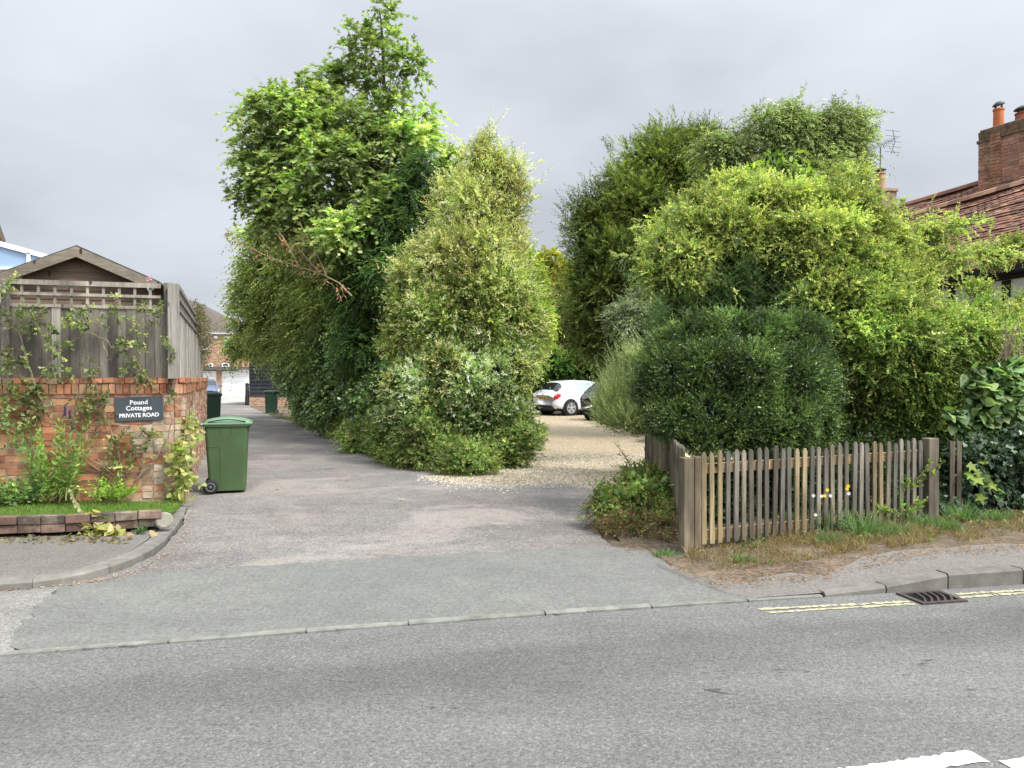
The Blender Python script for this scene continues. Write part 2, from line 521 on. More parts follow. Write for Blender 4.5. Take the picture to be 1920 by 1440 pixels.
def sprigs(acc, base, d, L, M, ll, lw, tmpl, pal, w=None, droop=.25, ang=(35, 70), flat=.0, tip=0.0, jit=.14, up=.6, twig=None, leafdroop=.15, taper=.4, clump=.22):
    """leafy twigs: M leaves set along each curved twig"""
    N = len(base)
    d = nrm(d)
    L = np.broadcast_to(np.asarray(L, float), (N,)) * RNG.uniform(.65, 1.25, N) * np.where(RNG.random(N) < .11, 1.9, 1.0)
    scol = palette(N, pal, w, jit) * np.exp(clump * vn(base, 5.0 * float(np.mean(L))) )[:, None]
    ref = nrm(RNG.normal(0, 1, (N, 3)))
    u = nrm(np.cross(d, ref)); v = np.cross(d, u)
    Z = np.array([0, 0, 1.0])
    for k in range(M):
        t = (k + RNG.uniform(.2, .9, N)) / M
        t = .08 + .92 * t
        p = base + d * (L * t)[:, None] - Z * (droop * L * t * t)[:, None]
        T = nrm(d - 2 * droop * t[:, None] * Z)
        ph = k * 2.4 + RNG.uniform(-.5, .5, N)
        if flat > 0:
            hor = nrm(np.cross(T, Z) + 1e-3)
            o = hor * np.where((k % 2) == 0, 1.0, -1.0)
            o2 = np.cos(ph)[:, None] * u + np.sin(ph)[:, None] * v
            o = nrm(flat * o + (1 - flat) * o2)
        else:
            o = np.cos(ph)[:, None] * u + np.sin(ph)[:, None] * v
        a = np.radians(RNG.uniform(ang[0], ang[1], N)) * (1.0 - .55 * t)
        ld = np.cos(a)[:, None] * T + np.sin(a)[:, None] * o - leafdroop * Z
        side = np.cross(ld, up * Z + (1 - up) * RNG.normal(0, 1, (N, 3)) + 1e-3)
        sz = (1 - taper * t) * RNG.uniform(.7, 1.3, N)
        c = scol * np.exp(RNG.normal(0, .12, (N, 1)))
        if tip: c = c * (1 + tip * t[:, None] * np.array([1.0, .75, .25]))
        acc.add(p, ld, side, ll * sz, lw * sz, tmpl, c)
    if twig:
        r, tc = twig
        side = np.cross(d, RNG.normal(0, 1, (N, 3)))
        dd = d - droop * .6 * Z
        acc.add(base, dd, side, L * .95, np.full(N, r), T_TRI, np.tile(np.array([tc]), (N, 1)) * RNG.uniform(.7, 1.3, (N, 1)))
def blob(px, py, rx, ry, Y, dr=None):
    c = P(px, py, Y)
    k = Y / FPX
    r = np.array([rx * k, (dr if dr is not None else min(rx, ry) * 1.1 * k), ry * k])
    return c, r
_K = nrm(RNG.normal(0, 1, (9, 3))); _W = RNG.uniform(.7, 1.5, 9); _PH = RNG.uniform(0, 6.28, 9)
def vn(p, wl):
    """smooth random field over space, about unit variance"""
    a = np.zeros(len(p))
    for k in range(9): a += np.sin((p @ _K[k]) * (6.283 / wl * _W[k]) + _PH[k])
    return a * .47
def lobify(blobs, k=5, flat=1.0, size=(.28, .48)):
    out = []
    for c, r in blobs:
        out.append((c, r * .88))
        q = nrm(RNG.normal(0, 1, (k, 3)))
        q[:, 1] = np.where(q[:, 1] > .3, -q[:, 1], q[:, 1])
        for a in q:
            m = np.mean(r) * RNG.uniform(*size)
            out.append((c + a * r * .74, np.array([m * (1.25 if flat < 1 else 1), m, m * flat])))
    return out
def shell(blobs, n, depth=(.62, 1.03), back=.3, inner=.72, zmin=.03, under=1.0, k=5, flat=1.0, amp=.15, cull=-.95):
    """points near the surface of a lumpy union of lobes, with outward directions"""
    if k: blobs = lobify(blobs, k, flat)
    C = np.array([b[0] for b in blobs]); Rr = np.array([b[1] for b in blobs])
    area = Rr[:, 0] * Rr[:, 2] + .5 * Rr[:, 1] * (Rr[:, 0] + Rr[:, 2])
    wl = 1.1 * np.median(Rr[:, 0])
    pts, nr = [], []
    got = 0
    while got < n:
        m = int((n - got) * 2.2) + 64
        i = RNG.choice(len(C), m, p=area / area.sum())
        q = nrm(RNG.normal(0, 1, (m, 3)))
        keep = (q[:, 1] < .25) | (RNG.random(m) < back)
        keep &= (q[:, 2] > -.35) | (RNG.random(m) < under)
        i, q = i[keep], q[keep]
        s0 = C[i] + q * Rr[i]
        p = C[i] + q * Rr[i] * (RNG.uniform(depth[0], depth[1], len(i)) * (1 + amp * vn(s0, wl)))[:, None]
        ok = p[:, 2] > zmin
        ok &= (vn(p + 3.7, wl * 1.5) > cull)
        for j in range(len(C)):
            e = np.sum(((p - C[j]) / Rr[j]) ** 2, 1)
            ok &= ~((e < inner * inner) & (i != j))
        p, q, ii = p[ok], q[ok], i[ok]
        nn = nrm(q / Rr[ii])
        pts.append(p); nr.append(nn); got += len(p)
    return np.concatenate(pts)[:n], np.concatenate(nr)[:n]
def inside(blobs, n, lo=.0, hi=.7):
    C = np.array([b[0] for b in blobs]); Rr = np.array([b[1] for b in blobs])
    vol = np.prod(Rr, 1) ** .8
    i = RNG.choice(len(C), n, p=vol / vol.sum())
    q = nrm(RNG.normal(0, 1, (n, 3))) * RNG.uniform(lo, hi, (n, 1))
    p = C[i] + q * Rr[i]
    p[:, 2] = np.maximum(p[:, 2], .06)
    return p, nrm(RNG.normal(0, 1, (n, 3)))
def fill(acc, blobs, n, ll, lw, pal, tmpl=T_OV, hi=.72):  # callers pass darkened palettes: crown shade is put into the leaf colour
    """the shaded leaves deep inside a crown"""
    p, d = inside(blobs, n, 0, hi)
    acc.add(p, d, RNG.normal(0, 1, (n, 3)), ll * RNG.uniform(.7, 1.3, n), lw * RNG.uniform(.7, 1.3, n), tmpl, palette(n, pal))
def limbs(blobs, root, mat, parent, r0=.09, name='branches', seg=5, n=None):
    """boughs from a point on the trunk into the crown's lobes"""
    mb = MB()
    bl = list(blobs)
    if n: bl = [bl[i] for i in RNG.choice(len(bl), min(n, len(bl)), replace=False)]
    for c, r in bl:
        a = np.array(root, float); b = c + np.array([0, 0, r[2] * .5])
        pts, rad = [], []
        mid = (a + b) / 2 + RNG.normal(0, .12, 3) * np.linalg.norm(b - a) + np.array([0, 0, -.05 * np.linalg.norm(b - a)])
        for k in range(seg + 1):
            t = k / seg
            pts.append((1 - t) ** 2 * a + 2 * t * (1 - t) * mid + t * t * b)
            rad.append(r0 * (1 - .85 * t))
        mb.tube(pts, rad, 6)
    return mb.build(name, mat, parent, smooth=True)

def each(name, mbs, mat, parent, **k):
    return [m.build(name, mat, parent, **k) for m in mbs]

# ================================================================== GROUND
def kerbY(x):
    xs = [-40, -2.93, 0, 2.77, 5, 60]; ys = [-4.4, 4.27, 4.96, 5.53, 5.98, 17.5]
    return float(np.interp(x, xs, ys))
def edge(pts, n=6, amp=.0, closed=True):
    out = []
    m = len(pts)
    for i in range(m if closed else m - 1):
        a, b = np.array(pts[i], float), np.array(pts[(i + 1) % m], float)
        L = np.linalg.norm(b - a)
        k = max(1, int(min(60, L / max(.05, n * .01))))
        for j in range(k):
            q = a + (b - a) * (j / k)
            if amp and L < 12: q[:2] += RNG.normal(0, amp, 2)
            out.append(q)
    return out
def sheet(name, pts, z, mat, amp=0.0, step=12):
    mb = MB()
    q = edge([(p[0], p[1], z) for p in pts], step, amp)
    mb.poly([(a[0], a[1], z) for a in q])
    n_ = np.array([0, 0, 1.]); k = len(q)
    ar = sum(q[i][0] * q[(i + 1) % k][1] - q[(i + 1) % k][0] * q[i][1] for i in range(k))
    if ar < 0: q = q[::-1]; mb = MB(); mb.poly([(p[0], p[1], z) for p in q])
    for i in range(k):
        u, v = q[i], q[(i + 1) % k]
        mb.poly([(u[0], u[1], -.028), (v[0], v[1], -.028), (v[0], v[1], z), (u[0], u[1], z)])
    return structure(mb.build(name, mat))
def g2(px, py, z=0.0):
    return G(px, py, z)

mb = MB(); mb.poly([(-400, -60, -.03), (400, -60, -.03), (400, 700, -.03), (-400, 700, -.03)])
ground = structure(mb.build('ground', MAT['earth']))

road_pts = [(-40, kerbY(-40)), (-2.93, 4.27), (0, 4.96), (2.77, 5.53), (5, 5.98), (60, 17.5), (60, -8), (-40, -16)]
road = sheet('road', road_pts, 0.0, MAT['road'])

drv = [g2(1215, 1032), g2(1140, 1020), g2(1112, 990), g2(1125, 925), g2(1200, 890), (3.2, 14), (3.0, 16), (-.5, 16.5), g2(850, 888), g2(740, 865), g2(640, 824), g2(580, 800), g2(520, 783), g2(470, 764),
       (-17.6, 50), (-18, 60), (-30, 60), (-22, 50), (-13.2, 30), (-7.3, 17), (-4.6, 9.6), g2(352, 955), g2(340, 990), g2(310, 1025), g2(265, 1056), g2(200, 1079), (-4.0, 5.7), (-1.5, 5.9), (1.2, 6.4)]
drive = sheet('driveway', drv, .004, MAT['drive'], .012)
grv = [g2(790, 893), g2(850, 906), g2(910, 908), g2(960, 912), g2(1060, 905), g2(1130, 917), g2(1185, 908), g2(1235, 880), (3.4, 13.5), (9, 18), (14, 40), (-3, 40), (0.2, 31), g2(985, 800), g2(998, 850), g2(900, 884), g2(840, 893)]
gravel_o = sheet('gravel_yard', grv, .008, MAT['gravel'], .03, 9)
fore = [(-30, 48), (-17.8, 46), (-16.5, 56), (-16, 69), (-34, 69)]
forecourt = sheet('forecourt', fore, .010, MAT['forecourt'])
apr = [g2(118, 1098), g2(300, 1075), g2(500, 1062), g2(700, 1049), g2(900, 1037), g2(1100, 1029), g2(1208, 1029), g2(1345, 1078), g2(1490, 1117), (1.9, kerbY(1.9) + .02), (1.4, kerbY(1.4) + .02), (0, kerbY(0) + .02), (-1.5, kerbY(-1.5) + .02), (-2.9, kerbY(-2.9) + .02), g2(20, 1205), g2(70, 1140)]
apron = sheet('apron', apr, .012, MAT['apron'], .018, 8)
old = [g2(-200, 1135), g2(-60, 1112), g2(118, 1098), g2(75, 1140), g2(22, 1226), g2(-150, 1252)]
oldp = sheet('worn_concrete', old, .008, MAT['conc_old'], .02, 8)
# dirt that has gathered by the left kerb
mb = MB()
for i in range(420):
    t = RNG.random()
    a = g2(352, 965) * 1.0
    pl = [g2(-40, 1112), g2(100, 1101), g2(200, 1086), g2(268, 1064), g2(315, 1036), g2(346, 1000), g2(356, 960)]
    k = min(int(t * 6), 5); f = t * 6 - k
    p = pl[k] * (1 - f) + pl[k + 1] * f + np.array([abs(RNG.normal(.03, .06)), -abs(RNG.normal(.0, .045)), 0])
    r = RNG.uniform(.004, .016); a = RNG.uniform(0, 6.28)
    u = np.array([math.cos(a), math.sin(a), .1]) * r; v = np.array([-math.sin(a), math.cos(a), .2]) * r * .5
    p[2] = .018 + RNG.random() * .006
    mb.poly([p - u, p - v, p + u, p + v], tuple(np.array([.9, .75, .6]) * RNG.uniform(.5, 1.5)))
lit = mb.build('leaf_litter', MAT['dead']); tag(lit, 'scattered dry leaf crumbs lying along the curved left kerb', 'leaf litter', kind='stuff')

# loose stones spilled over the edge of the gravel
mb = MB()
def pebble(mb, p, r, col):
    q = []
    a0 = RNG.uniform(0, 6.28)
    for k in range(5):
        a = a0 + k * 1.2566
        q.append((p[0] + math.cos(a) * r * RNG.uniform(.75, 1.2), p[1] + math.sin(a) * r * RNG.uniform(.75, 1.2), p[2]))
    top = (p[0] + RNG.normal(0, r * .2), p[1] + RNG.normal(0, r * .2), p[2] + r * RNG.uniform(.6, 1.0))
    mb.raw(q + [top], [(k, (k + 1) % 5, 5) for k in range(5)], col)
def inpoly(x, y, poly):
    c = False
    n = len(poly)
    for i in range(n):
        x1, y1 = poly[i][0], poly[i][1]; x2, y2 = poly[(i + 1) % n][0], poly[(i + 1) % n][1]
        if (y1 > y) != (y2 > y) and x < (x2 - x1) * (y - y1) / (y2 - y1) + x1: c = not c
    return c
near = [g2(790, 893), g2(850, 906), g2(910, 908), g2(960, 912), g2(1060, 905), g2(1130, 917), g2(1185, 908), g2(1235, 880), (3.2, 15.5), (0.6, 15.5), g2(998, 852), g2(900, 884), g2(840, 893)]
n = 0
for i in range(40000):
    x, y = RNG.uniform(-1.8, 3.4), RNG.uniform(10.2, 15.6)
    if not inpoly(x, y, near): continue
    v = RNG.random()
    base = np.array([.52, .45, .34]) * (.35 + .85 * v)
    pebble(mb, (x, y, .007), RNG.uniform(.009, .022), tuple(base)); n += 1
    if n > 9000: break
bl = [g2(790, 893), g2(850, 906), g2(910, 908), g2(960, 912), g2(1060, 905), g2(1130, 917), g2(1185, 908)]
for i in range(1500):
    k = RNG.integers(0, 6); f = RNG.random()
    p = bl[k] * (1 - f) + bl[k + 1] * f
    d = abs(RNG.exponential(.16))
    q = p + np.array([RNG.normal(0, .05), -d, 0])
    pebble(mb, (q[0], q[1], .005), RNG.uniform(.007, .017), tuple(np.array([.5, .44, .35]) * RNG.uniform(.5, 1.2)))
for i in range(700):
    q = G(RNG.uniform(420, 1100), RNG.uniform(905, 1025))
    pebble(mb, (q[0], q[1], .004), RNG.uniform(.004, .010), tuple(np.array([.27, .25, .215]) * RNG.uniform(.5, 1.3)))
st = mb.build('loose_gravel', plain('stone', (.85, .85, .85), .9, .2, .15, 30, attr=True))
tag(st, 'loose pale pea gravel strewn at the mouth of the yard', 'gravel', kind='stuff')

# ---- pavement and kerb, right
def zr(x):
    return float(np.interp(x, [1.6, 2.2, 2.75, 3.25, 5], [.017, .022, .043, .105, .11]))
kx = np.concatenate([np.linspace(1.76, 4.6, 32), np.linspace(5, 14, 12)])
mb = MB()
inner = [(1250, 1047), (1290, 1062), (1335, 1080), (1400, 1078), (1480, 1070), (1560, 1060), (1640, 1052), (1720, 1045), (1820, 1038), (1920, 1031), (2100, 1018), (2500, 985)]
IN = np.array([G(a, b, .06) for a, b in inner])
def verge_y(x):
    return float(np.interp(x, IN[:, 0], IN[:, 1]))
rows = []
for x in kx:
    y0 = kerbY(x) + .033; y1 = max(verge_y(x), y0 + .02)
    xo = lambda f: x - .52 * f * max(0, 1 - (x - 1.76) / 1.4)
    rows.append([(xo(f), kerbY(xo(f)) + (y0 - kerbY(x)) + (max(verge_y(xo(f)), y0 + .02) + .05 - y0) * f, zr(x) + f * .012) for f in (0, .33, .66, 1.0)])
rows.insert(0, [(p[0] - .05, p[1], .004) for p in rows[0]])
for i in range(len(rows) - 1):
    for k in range(3):
        mb.poly([rows[i][k], rows[i + 1][k], rows[i + 1][k + 1], rows[i][k + 1]])
structure(mb.build('pavement_right', MAT['pave']))
mb = MB()
def kstone(mb, x0, x1, z0, z1, w=.125, col=(1, 1, 1)):
    y0, y1 = kerbY(x0), kerbY(x1)
    t = np.array([x1 - x0, y1 - y0, 0]); t /= np.linalg.norm(t); nrm_ = np.array([-t[1], t[0], 0])
    a, b = np.array([x0, y0, 0]), np.array([x1, y1, 0])
    g = .006
    a, b = a + t * g, b - t * g
    ch = min(.02, w * .12)
    prof0 = [(0, -.04), (0, z0 - ch), (ch, z0), (w, z0), (w, -.04)]
    prof1 = [(0, -.04), (0, z1 - ch), (ch, z1), (w, z1), (w, -.04)]
    j = lambda: RNG.uniform(-.004, .004)
    vs = [a + nrm_ * p + np.array([0, 0, z + j()]) for p, z in prof0] + [b + nrm_ * p + np.array([0, 0, z + j()]) for p, z in prof1]
    mb.raw(vs, [(0, 5, 6, 1), (1, 6, 7, 2), (2, 7, 8, 3), (3, 8, 9, 4), (0, 1, 2, 3, 4), (9, 8, 7, 6, 5)], col)
MAT['kerb'] = plain('kerb', (.150, .141, .122), .9, .2, .38, 6, bump=.6, attr=True)
x = 2.28
for i, (L, a, b) in enumerate([(.50, .031, .055), (.52, .057, .114), (.66, .116, .118), (.9, .120, .120), (.9, .122, .122), (.9, .124, .124), (.9, .124, .124), (.9, .124, .124), (.9, .126, .126)]):
    kstone(mb, x, x + L, a, b, col=tuple(np.array([1, 1, 1]) * RNG.uniform(.72, 1.0)))
    x += L
kerb_r = structure(mb.build('kerb', MAT['kerb']))
# flush kerb stones along the mouth of the drive
mb = MB()
x = -7.0
while x < 2.25:
    L = RNG.uniform(.62, .95)
    kstone(mb, x, min(x + L, 2.27), .018, .0165 + RNG.uniform(-.004, .003), RNG.uniform(.036, .056), tuple(np.array([1.05, 1.07, 1.05]) * RNG.uniform(.85, 1.12)))
    x += L
structure(mb.build('kerb_flush', plain('kerb_flush', (.150, .147, .131), .9, .2, .45, 7, bump=.6, attr=True)))

# ---- pavement and kerb, left
outer_px = [(-420, 1108), (-200, 1103), (0, 1098), (60, 1094), (115, 1087), (160, 1078), (205, 1065), (245, 1050), (280, 1033), (308, 1012), (328, 988), (342, 966), (350, 948)]
OUT = [G(a, b, .05) for a, b in outer_px]
def offset_line(L, d):
    out = []
    for i in range(len(L)):
        t = L[min(i + 1, len(L) - 1)] - L[max(i - 1, 0)]
        t = t / np.linalg.norm(t)
        out.append(L[i] + np.array([-t[1], t[0], 0]) * d)
    return out
INN = offset_line(OUT, .14)
mb = MB()
zk = lambda i: .075 - .035 * max(0, (i - 6) / (len(OUT) - 7))
for i in range(len(OUT) - 1):
    a, b = OUT[i].copy(), OUT[i + 1].copy(); c, d = INN[i + 1].copy(), INN[i].copy()
    za, zb = zk(i), zk(i + 1)
    sh = RNG.uniform(.82, 1.08) if i % 2 == 0 else sh
    sub = .018
    a2, b2 = a + (d - a) * .12, b + (c - b) * .12
    if i % 3 == 0:      # joint
        f = .02; a = a + (b - a) * f; a2 = a2 + (b2 - a2) * f; d = d + (c - d) * f
    mb.raw([(*a[:2], -.02), (*b[:2], -.02), (*b[:2], zb - sub), (*a[:2], za - sub), (*b2[:2], zb), (*a2[:2], za), (*c[:2], zb), (*d[:2], za), (*c[:2], -.02), (*d[:2], -.02)],
           [(0, 1, 2, 3), (3, 2, 4, 5), (5, 4, 6, 7), (7, 6, 8, 9), (0, 3, 5, 7, 9), (1, 8, 6, 4, 2)], (sh, sh, sh))
structure(mb.build('kerb_left', MAT['kerb']))
mb = MB()
back = [G(-420, 1010, .06), G(-200, 1005, .06), G(0, 1000, .06), G(80, 997, .06), G(160, 993, .06), G(230, 990, .06), G(290, 985, .06), G(310, 975, .06), G(322, 958, .06), G(332, 940, .06)]
q = [(p[0], p[1], .066) for p in INN] + [(p[0], p[1], .066) for p in back[::-1]]
mb.poly(q)
o = mb.build('pavement_left', MAT['pave'])
if o.data.polygons[0].normal.z < 0: o.data.flip_normals()
structure(o)

# ---- markings
MAT['yellow_paint'] = plain('yellow_paint', (.31, .29, .185), .85, .2, .22, 18)
MAT['white_paint'] = plain('white_paint', (.43, .42, .385), .8, .2, .12, 10)
def line(name, pts, w, mat, z=.004, amp=.008, step=.02, wear=.045):
    mb = MB()
    P0 = [np.array([p[0], p[1], z]) for p in pts]
    for a, b in zip(P0[:-1], P0[1:]):
        t = b - a; L = np.linalg.norm(t); t /= L; nn = np.array([-t[1], t[0], 0])
        k = max(2, int(L / step))
        l, r = [], []
        for i in range(k + 1):
            q = a + t * (L * i / k)
            l.append(q + nn * (w / 2 + RNG.normal(0, amp))); r.append(q - nn * (w / 2 + RNG.normal(0, amp)))
        for i in range(k):
            if RNG.random() < wear: continue
            mb.poly([r[i], r[i + 1], l[i + 1], l[i]])
    return structure(mb.build(name, mat))
line('yellow_line', [G(1422, 1143), G(1560, 1136), G(1705, 1128.5)], .036, MAT['yellow_paint'])
line('yellow_line', [G(1442, 1149.5), G(1570, 1141), G(1715, 1133)], .034, MAT['yellow_paint'])
line('yellow_line', [G(1793, 1115), G(1920, 1107), G(2150, 1094)], .036, MAT['yellow_paint'])
line('yellow_line', [G(1800, 1121), G(1920, 1112), G(2150, 1099)], .036, MAT['yellow_paint'])
a = G(1835, 1418); dirv = np.array([math.cos(ROAD_ANG + .03), math.sin(ROAD_ANG + .03), 0])
line('centre_line', [a - dirv * 2.6, a], .092, MAT['white_paint'], amp=.005, wear=0)
b = G(1893, 1440)
line('centre_line', [b, b + dirv * 3.0], .10, MAT['white_paint'], amp=.005, wear=0)

# ---- verge on the right: dry soil
mb = MB()
gx = np.concatenate([np.linspace(.85, 6, 53), np.linspace(6.3, 16, 20)])
FR0, FR1 = G(1293, 1035, .03), G(1742, 985, .09)
def vz(x, y):
    b = float(np.interp(x, [1.0, 1.6, 2.6, 3.6, 5], [.018, .03, .075, .115, .125]))
    return b + .012 * math.sin(x * 7 + y * 3) * math.sin(y * 9 - x * 2)
def verge_near(x):
    lo = [G(1110, 1005), G(1140, 1022), G(1210, 1031), G(1250, 1047)]
    if x < IN[0, 0]:
        return float(np.interp(x, [l[0] for l in lo], [l[1] for l in lo]))
    return verge_y(x) + .03 * math.sin(x * 7.3) + .02 * math.sin(x * 19 + 1) + .012 * math.sin(x * 43) - .015
rows = []
for x in gx:
    y0 = verge_near(x); rows.append([(x, y0 - .30, -.012), (x, y0 - .05, vz(x, y0) - .012)] + [(x, y0 + .05 + f * f * 7, vz(x, y0 + f * f * 7)) for f in np.linspace(0, 1, 20)])
for i in range(len(rows) - 1):
    for k in range(21):
        if rows[i][k][0] < 2.0 and rows[i][k][1] > 7 + (rows[i][k][0] - .9) * 4.6 : continue
        mb.poly([rows[i][k], rows[i + 1][k], rows[i + 1][k + 1], rows[i][k + 1]])
structure(mb.build('verge', MAT['earth']))

# ---- drain grate
dg = thing('drain_grate', 'rusty iron drain grate with curved bars by the raised kerb', 'drain grate', tuple(G(1746, 1121.5)), math.atan(.205))
MAT['iron'] = plain('iron', (.060, .046, .040), .75, .4, .35, 14, bump=.5, metal=.3)
mb = MB()
W2, D2 = .165, .12
for s in (-1, 1):
    mb.box((0, s * D2, .006), (W2 * 2 + .04, .03, .016)); mb.box((s * W2, 0, .0055), (.034, D2 * 2 - .03, .015))
mb.build('grate_frame', MAT['iron'], dg, world_geo=False)
mb = MB(); mb.poly([(-W2, -D2, .0015), (W2, -D2, .0015), (W2, D2, .0015), (-W2, D2, .0015)])  # flat black sheet, the hollow's shade put into its colour
mb.build('pit_dark_sheet', plain('pit_dark', (.006, .006, .006), .9, .1), dg, world_geo=False)
for i in range(5):
    mb = MB(); x0 = -.145 + i * .055
    pts = [(x0 + .10 * f + .03 * math.sin(f * 3.1), -D2 + .01 + f * (2 * D2 - .02), .006) for f in np.linspace(0, 1, 8)]
    mb.tube(pts, .010, 6); mb.build('bar', MAT['iron'], dg, True, world_geo=False)

# ================================================================== LEFT: WALL, FENCE, SHED, SIGN
CN = np.array([-4.10, 9.28, 0]); WL = np.array([-.960, -.281, 0]); WN = np.array([.281, -.960, 0])   # corner, along the wall to the left, out of the wall
SD = np.array([-.350, .937, 0]); SN = np.array([.937, .350, 0])
def Wp(px, py, off=0.0):
    d = ray(px, py); o = np.array([0, 0, CAM_H]); c = CN + WN * off
    t = np.dot(c - o, WN) / np.dot(d, WN)
    return o + d * t
# path of the wall face in plan: front, rounded corner, side
path = []
for s in np.linspace(3.6, .42, 30): path.append(CN + WL * s)
for a in np.linspace(0, 1, 9)[1:-1]:
    p0, p1, p2 = CN + WL * .42, CN + np.array([.05, .0, 0]), CN + SD * .50 + SN * .02
    path.append((1 - a) ** 2 * p0 + 2 * a * (1 - a) * p1 + a * a * p2)
for s in np.linspace(.5, 8.4, 50): path.append(CN + SD * s + SN * .02)
path = np.array(path)
seg = np.linalg.norm(np.diff(path, axis=0), axis=1); cum = np.concatenate([[0], np.cumsum(seg)])
def at(s, pth=path, cm=cum):
    q = np.array([np.interp(s, cm, pth[:, k]) for k in range(3)])
    e = .02
    t = np.array([np.interp(min(s + e, cm[-1]), cm, pth[:, k]) for k in range(3)]) - np.array([np.interp(max(s - e, 0), cm, pth[:, k]) for k in range(3)])
    t /= np.linalg.norm(t)
    return q, t
BRICKS_PALE = [(.34, .235, .165), (.36, .27, .20), (.29, .17, .115), (.31, .21, .145), (.24, .13, .085), (.38, .30, .22)]
BRICKS = [(.32, .135, .070), (.36, .155, .078), (.27, .105, .060), (.36, .185, .098), (.36, .21, .125), (.23, .095, .060), (.34, .145, .078), (.30, .20, .130), (.23, .10, .062)]
def brickwork(mb, pth, cm, z0, z1, course=.074, pitch=.226, header_from=None, out=.006, depth=.05, cols=BRICKS, jit=.004, w=None, gap=.011):
    z = z0; r = 0
    while z < z1 - .02:
        s = -(r % 2) * pitch / 2
        while s < cm[-1]:
            hd = header_from is not None and header_from[0] < s < header_from[1]
            L = pitch / 2 if hd else pitch
            if RNG.random() < .06 and not hd: L = pitch / 2
            a, b = max(s, 0), min(s + L, cm[-1])
            if b - a > .04:
                q, t = at((a + b) / 2, pth, cm)
                n_ = np.array([t[1], -t[0], 0])
                up = np.array([0, 0, 1.])
                o = out + RNG.uniform(-.003, .005)
                cs_ = BRICKS_PALE if (header_from is not None and s > 2.95 and RNG.random() < .75) else cols
                c = np.array(cs_[RNG.integers(len(cs_))]) * RNG.uniform(.8, 1.2)
                mb.box(q + n_ * (o - depth / 2) + up * (z + course / 2), (b - a - gap, depth, course - gap), (t, n_, up), tuple(c), jit)
            s += L
        z += course; r += 1
bw = thing('brick_wall', 'old red brick garden wall with rounded corner beside the drive', 'wall', tuple(CN))
mb = MB()
brickwork(mb, path, cum, -.05, 1.40, course=.0822, pitch=.242, header_from=(3.0, 4.4), jit=.006)
wall_bricks = mb.build('brickwork', MAT['brick'], bw)
mb = MB()
z = 1.402; s = 0
while s < cum[-1]:
    L = .079 + RNG.uniform(-.004, .004)
    q, t = at(s + L / 2); n_ = np.array([t[1], -t[0], 0]); up = np.array([0, 0, 1.])
    c = np.array(BRICKS[RNG.integers(0, 7)]) * RNG.uniform(.6, 1.15)
    mb.box(q + n_ * (-.02 + RNG.uniform(-.004, .006)) + up * (1.463 + RNG.uniform(-.004, .004)), (L - .012, .09, .118), (t, n_, up), tuple(c), .004)
    s += L
s = 0
while s < cum[-1]:
    L = .118 + RNG.uniform(-.01, .01)
    q, t = at(s + L / 2); n_ = np.array([t[1], -t[0], 0]); up = np.array([0, 0, 1.])
    c = np.array(BRICKS[RNG.integers(0, 8)]) * RNG.uniform(.8, 1.3)
    mb.box(q + n_ * (-.03 + RNG.uniform(-.006, .008)) + up * (1.562 + RNG.uniform(-.006, .008)), (L - .010, .13, .062), (t, n_, up), tuple(c), .005)
    s += L
mb.build('coping', MAT['brick'], bw)
mb = MB()
for i in range(len(path) - 1):
    a, b = path[i], path[i + 1]
    n1 = at(cum[i])[1]; n1 = np.array([n1[1], -n1[0], 0]); n2 = at(cum[i + 1])[1]; n2 = np.array([n2[1], -n2[0], 0])
    ao, bo, ai, bi = a, b, a - n1 * .22, b - n2 * .22
    mb.raw([(*ao[:2], -.06), (*bo[:2], -.06), (*bo[:2], 1.57), (*ao[:2], 1.57), (*ai[:2], -.06), (*bi[:2], -.06), (*bi[:2], 1.57), (*ai[:2], 1.57)],
           [(0, 1, 2, 3), (3, 2, 6, 7), (5, 4, 7, 6)])
mb.build('mortar', MAT['mortar'], bw)

# ---- fence standing on the wall
def board_run(mb, a, t, n_, s0, s1, z0, z1, pitch=.103, wdt=.100, th=.014, pal=((1, 1, 1),), top=None, back=.0):
    s = s0
    up = np.array([0, 0, 1.])
    while s < s1 - .03:
        w = min(wdt * RNG.uniform(.93, 1.05), s1 - s)
        zt = z1 + RNG.uniform(-.008, .008)
        c = np.array(pal[RNG.integers(len(pal))]) * RNG.uniform(.72, 1.22)
        q = a + t * (s + w / 2) + n_ * (-back + RNG.uniform(-.004, .004) + (.012 if int(s / pitch) % 2 else 0)) + up * ((z0 + zt) / 2)
        rot = RNG.normal(0, .004)
        t2 = t * math.cos(rot) + up * math.sin(rot); u2 = np.cross(n_, t2) * -1
        mb.box(q, (w, th, zt - z0), (t, n_, up), tuple(c), .0015)
        s += pitch
FP = ((1, 1, 1), (.85, .84, .82), (1.15, 1.12, 1.05), (.75, .72, .70), (1.35, 1.35, 1.3))
ff = thing('board_fence', 'weathered grey board fence with square trellis standing on the brick wall', 'fence', tuple(CN + WL * .3 + np.array([0, 0, 1.6])))
BO = .09
FA = CN - WN * BO
mb = MB(); board_run(mb, FA, WL, WN, .22, 2.02, 1.60, 2.44, pal=FP); board_run(mb, FA, WL, WN, 2.16, 4.0, 1.60, 2.44, pal=FP)
mb.build('boards', MAT['fence'], ff)
def vpost(px0, px1, py0, py1):
    mb = MB()
    a, b = Wp(px0, 600, -BO + .03), Wp(px1, 600, -BO + .03)
    w = np.linalg.norm(b - a); c = (a + b) / 2
    z1 = Wp(px0, py0, -BO)[2]; z0 = 1.585
    mb.box((c[0], c[1], (z0 + z1) / 2), (w, .09, z1 - z0), (WL, WN, (0, 0, 1)), (1.05, 1.02, .98), .002)
    return mb.build('post', MAT['fence'], ff, bevel=.006)
vpost(308, 328, 531, 712); vpost(4, 19, 525, 712)
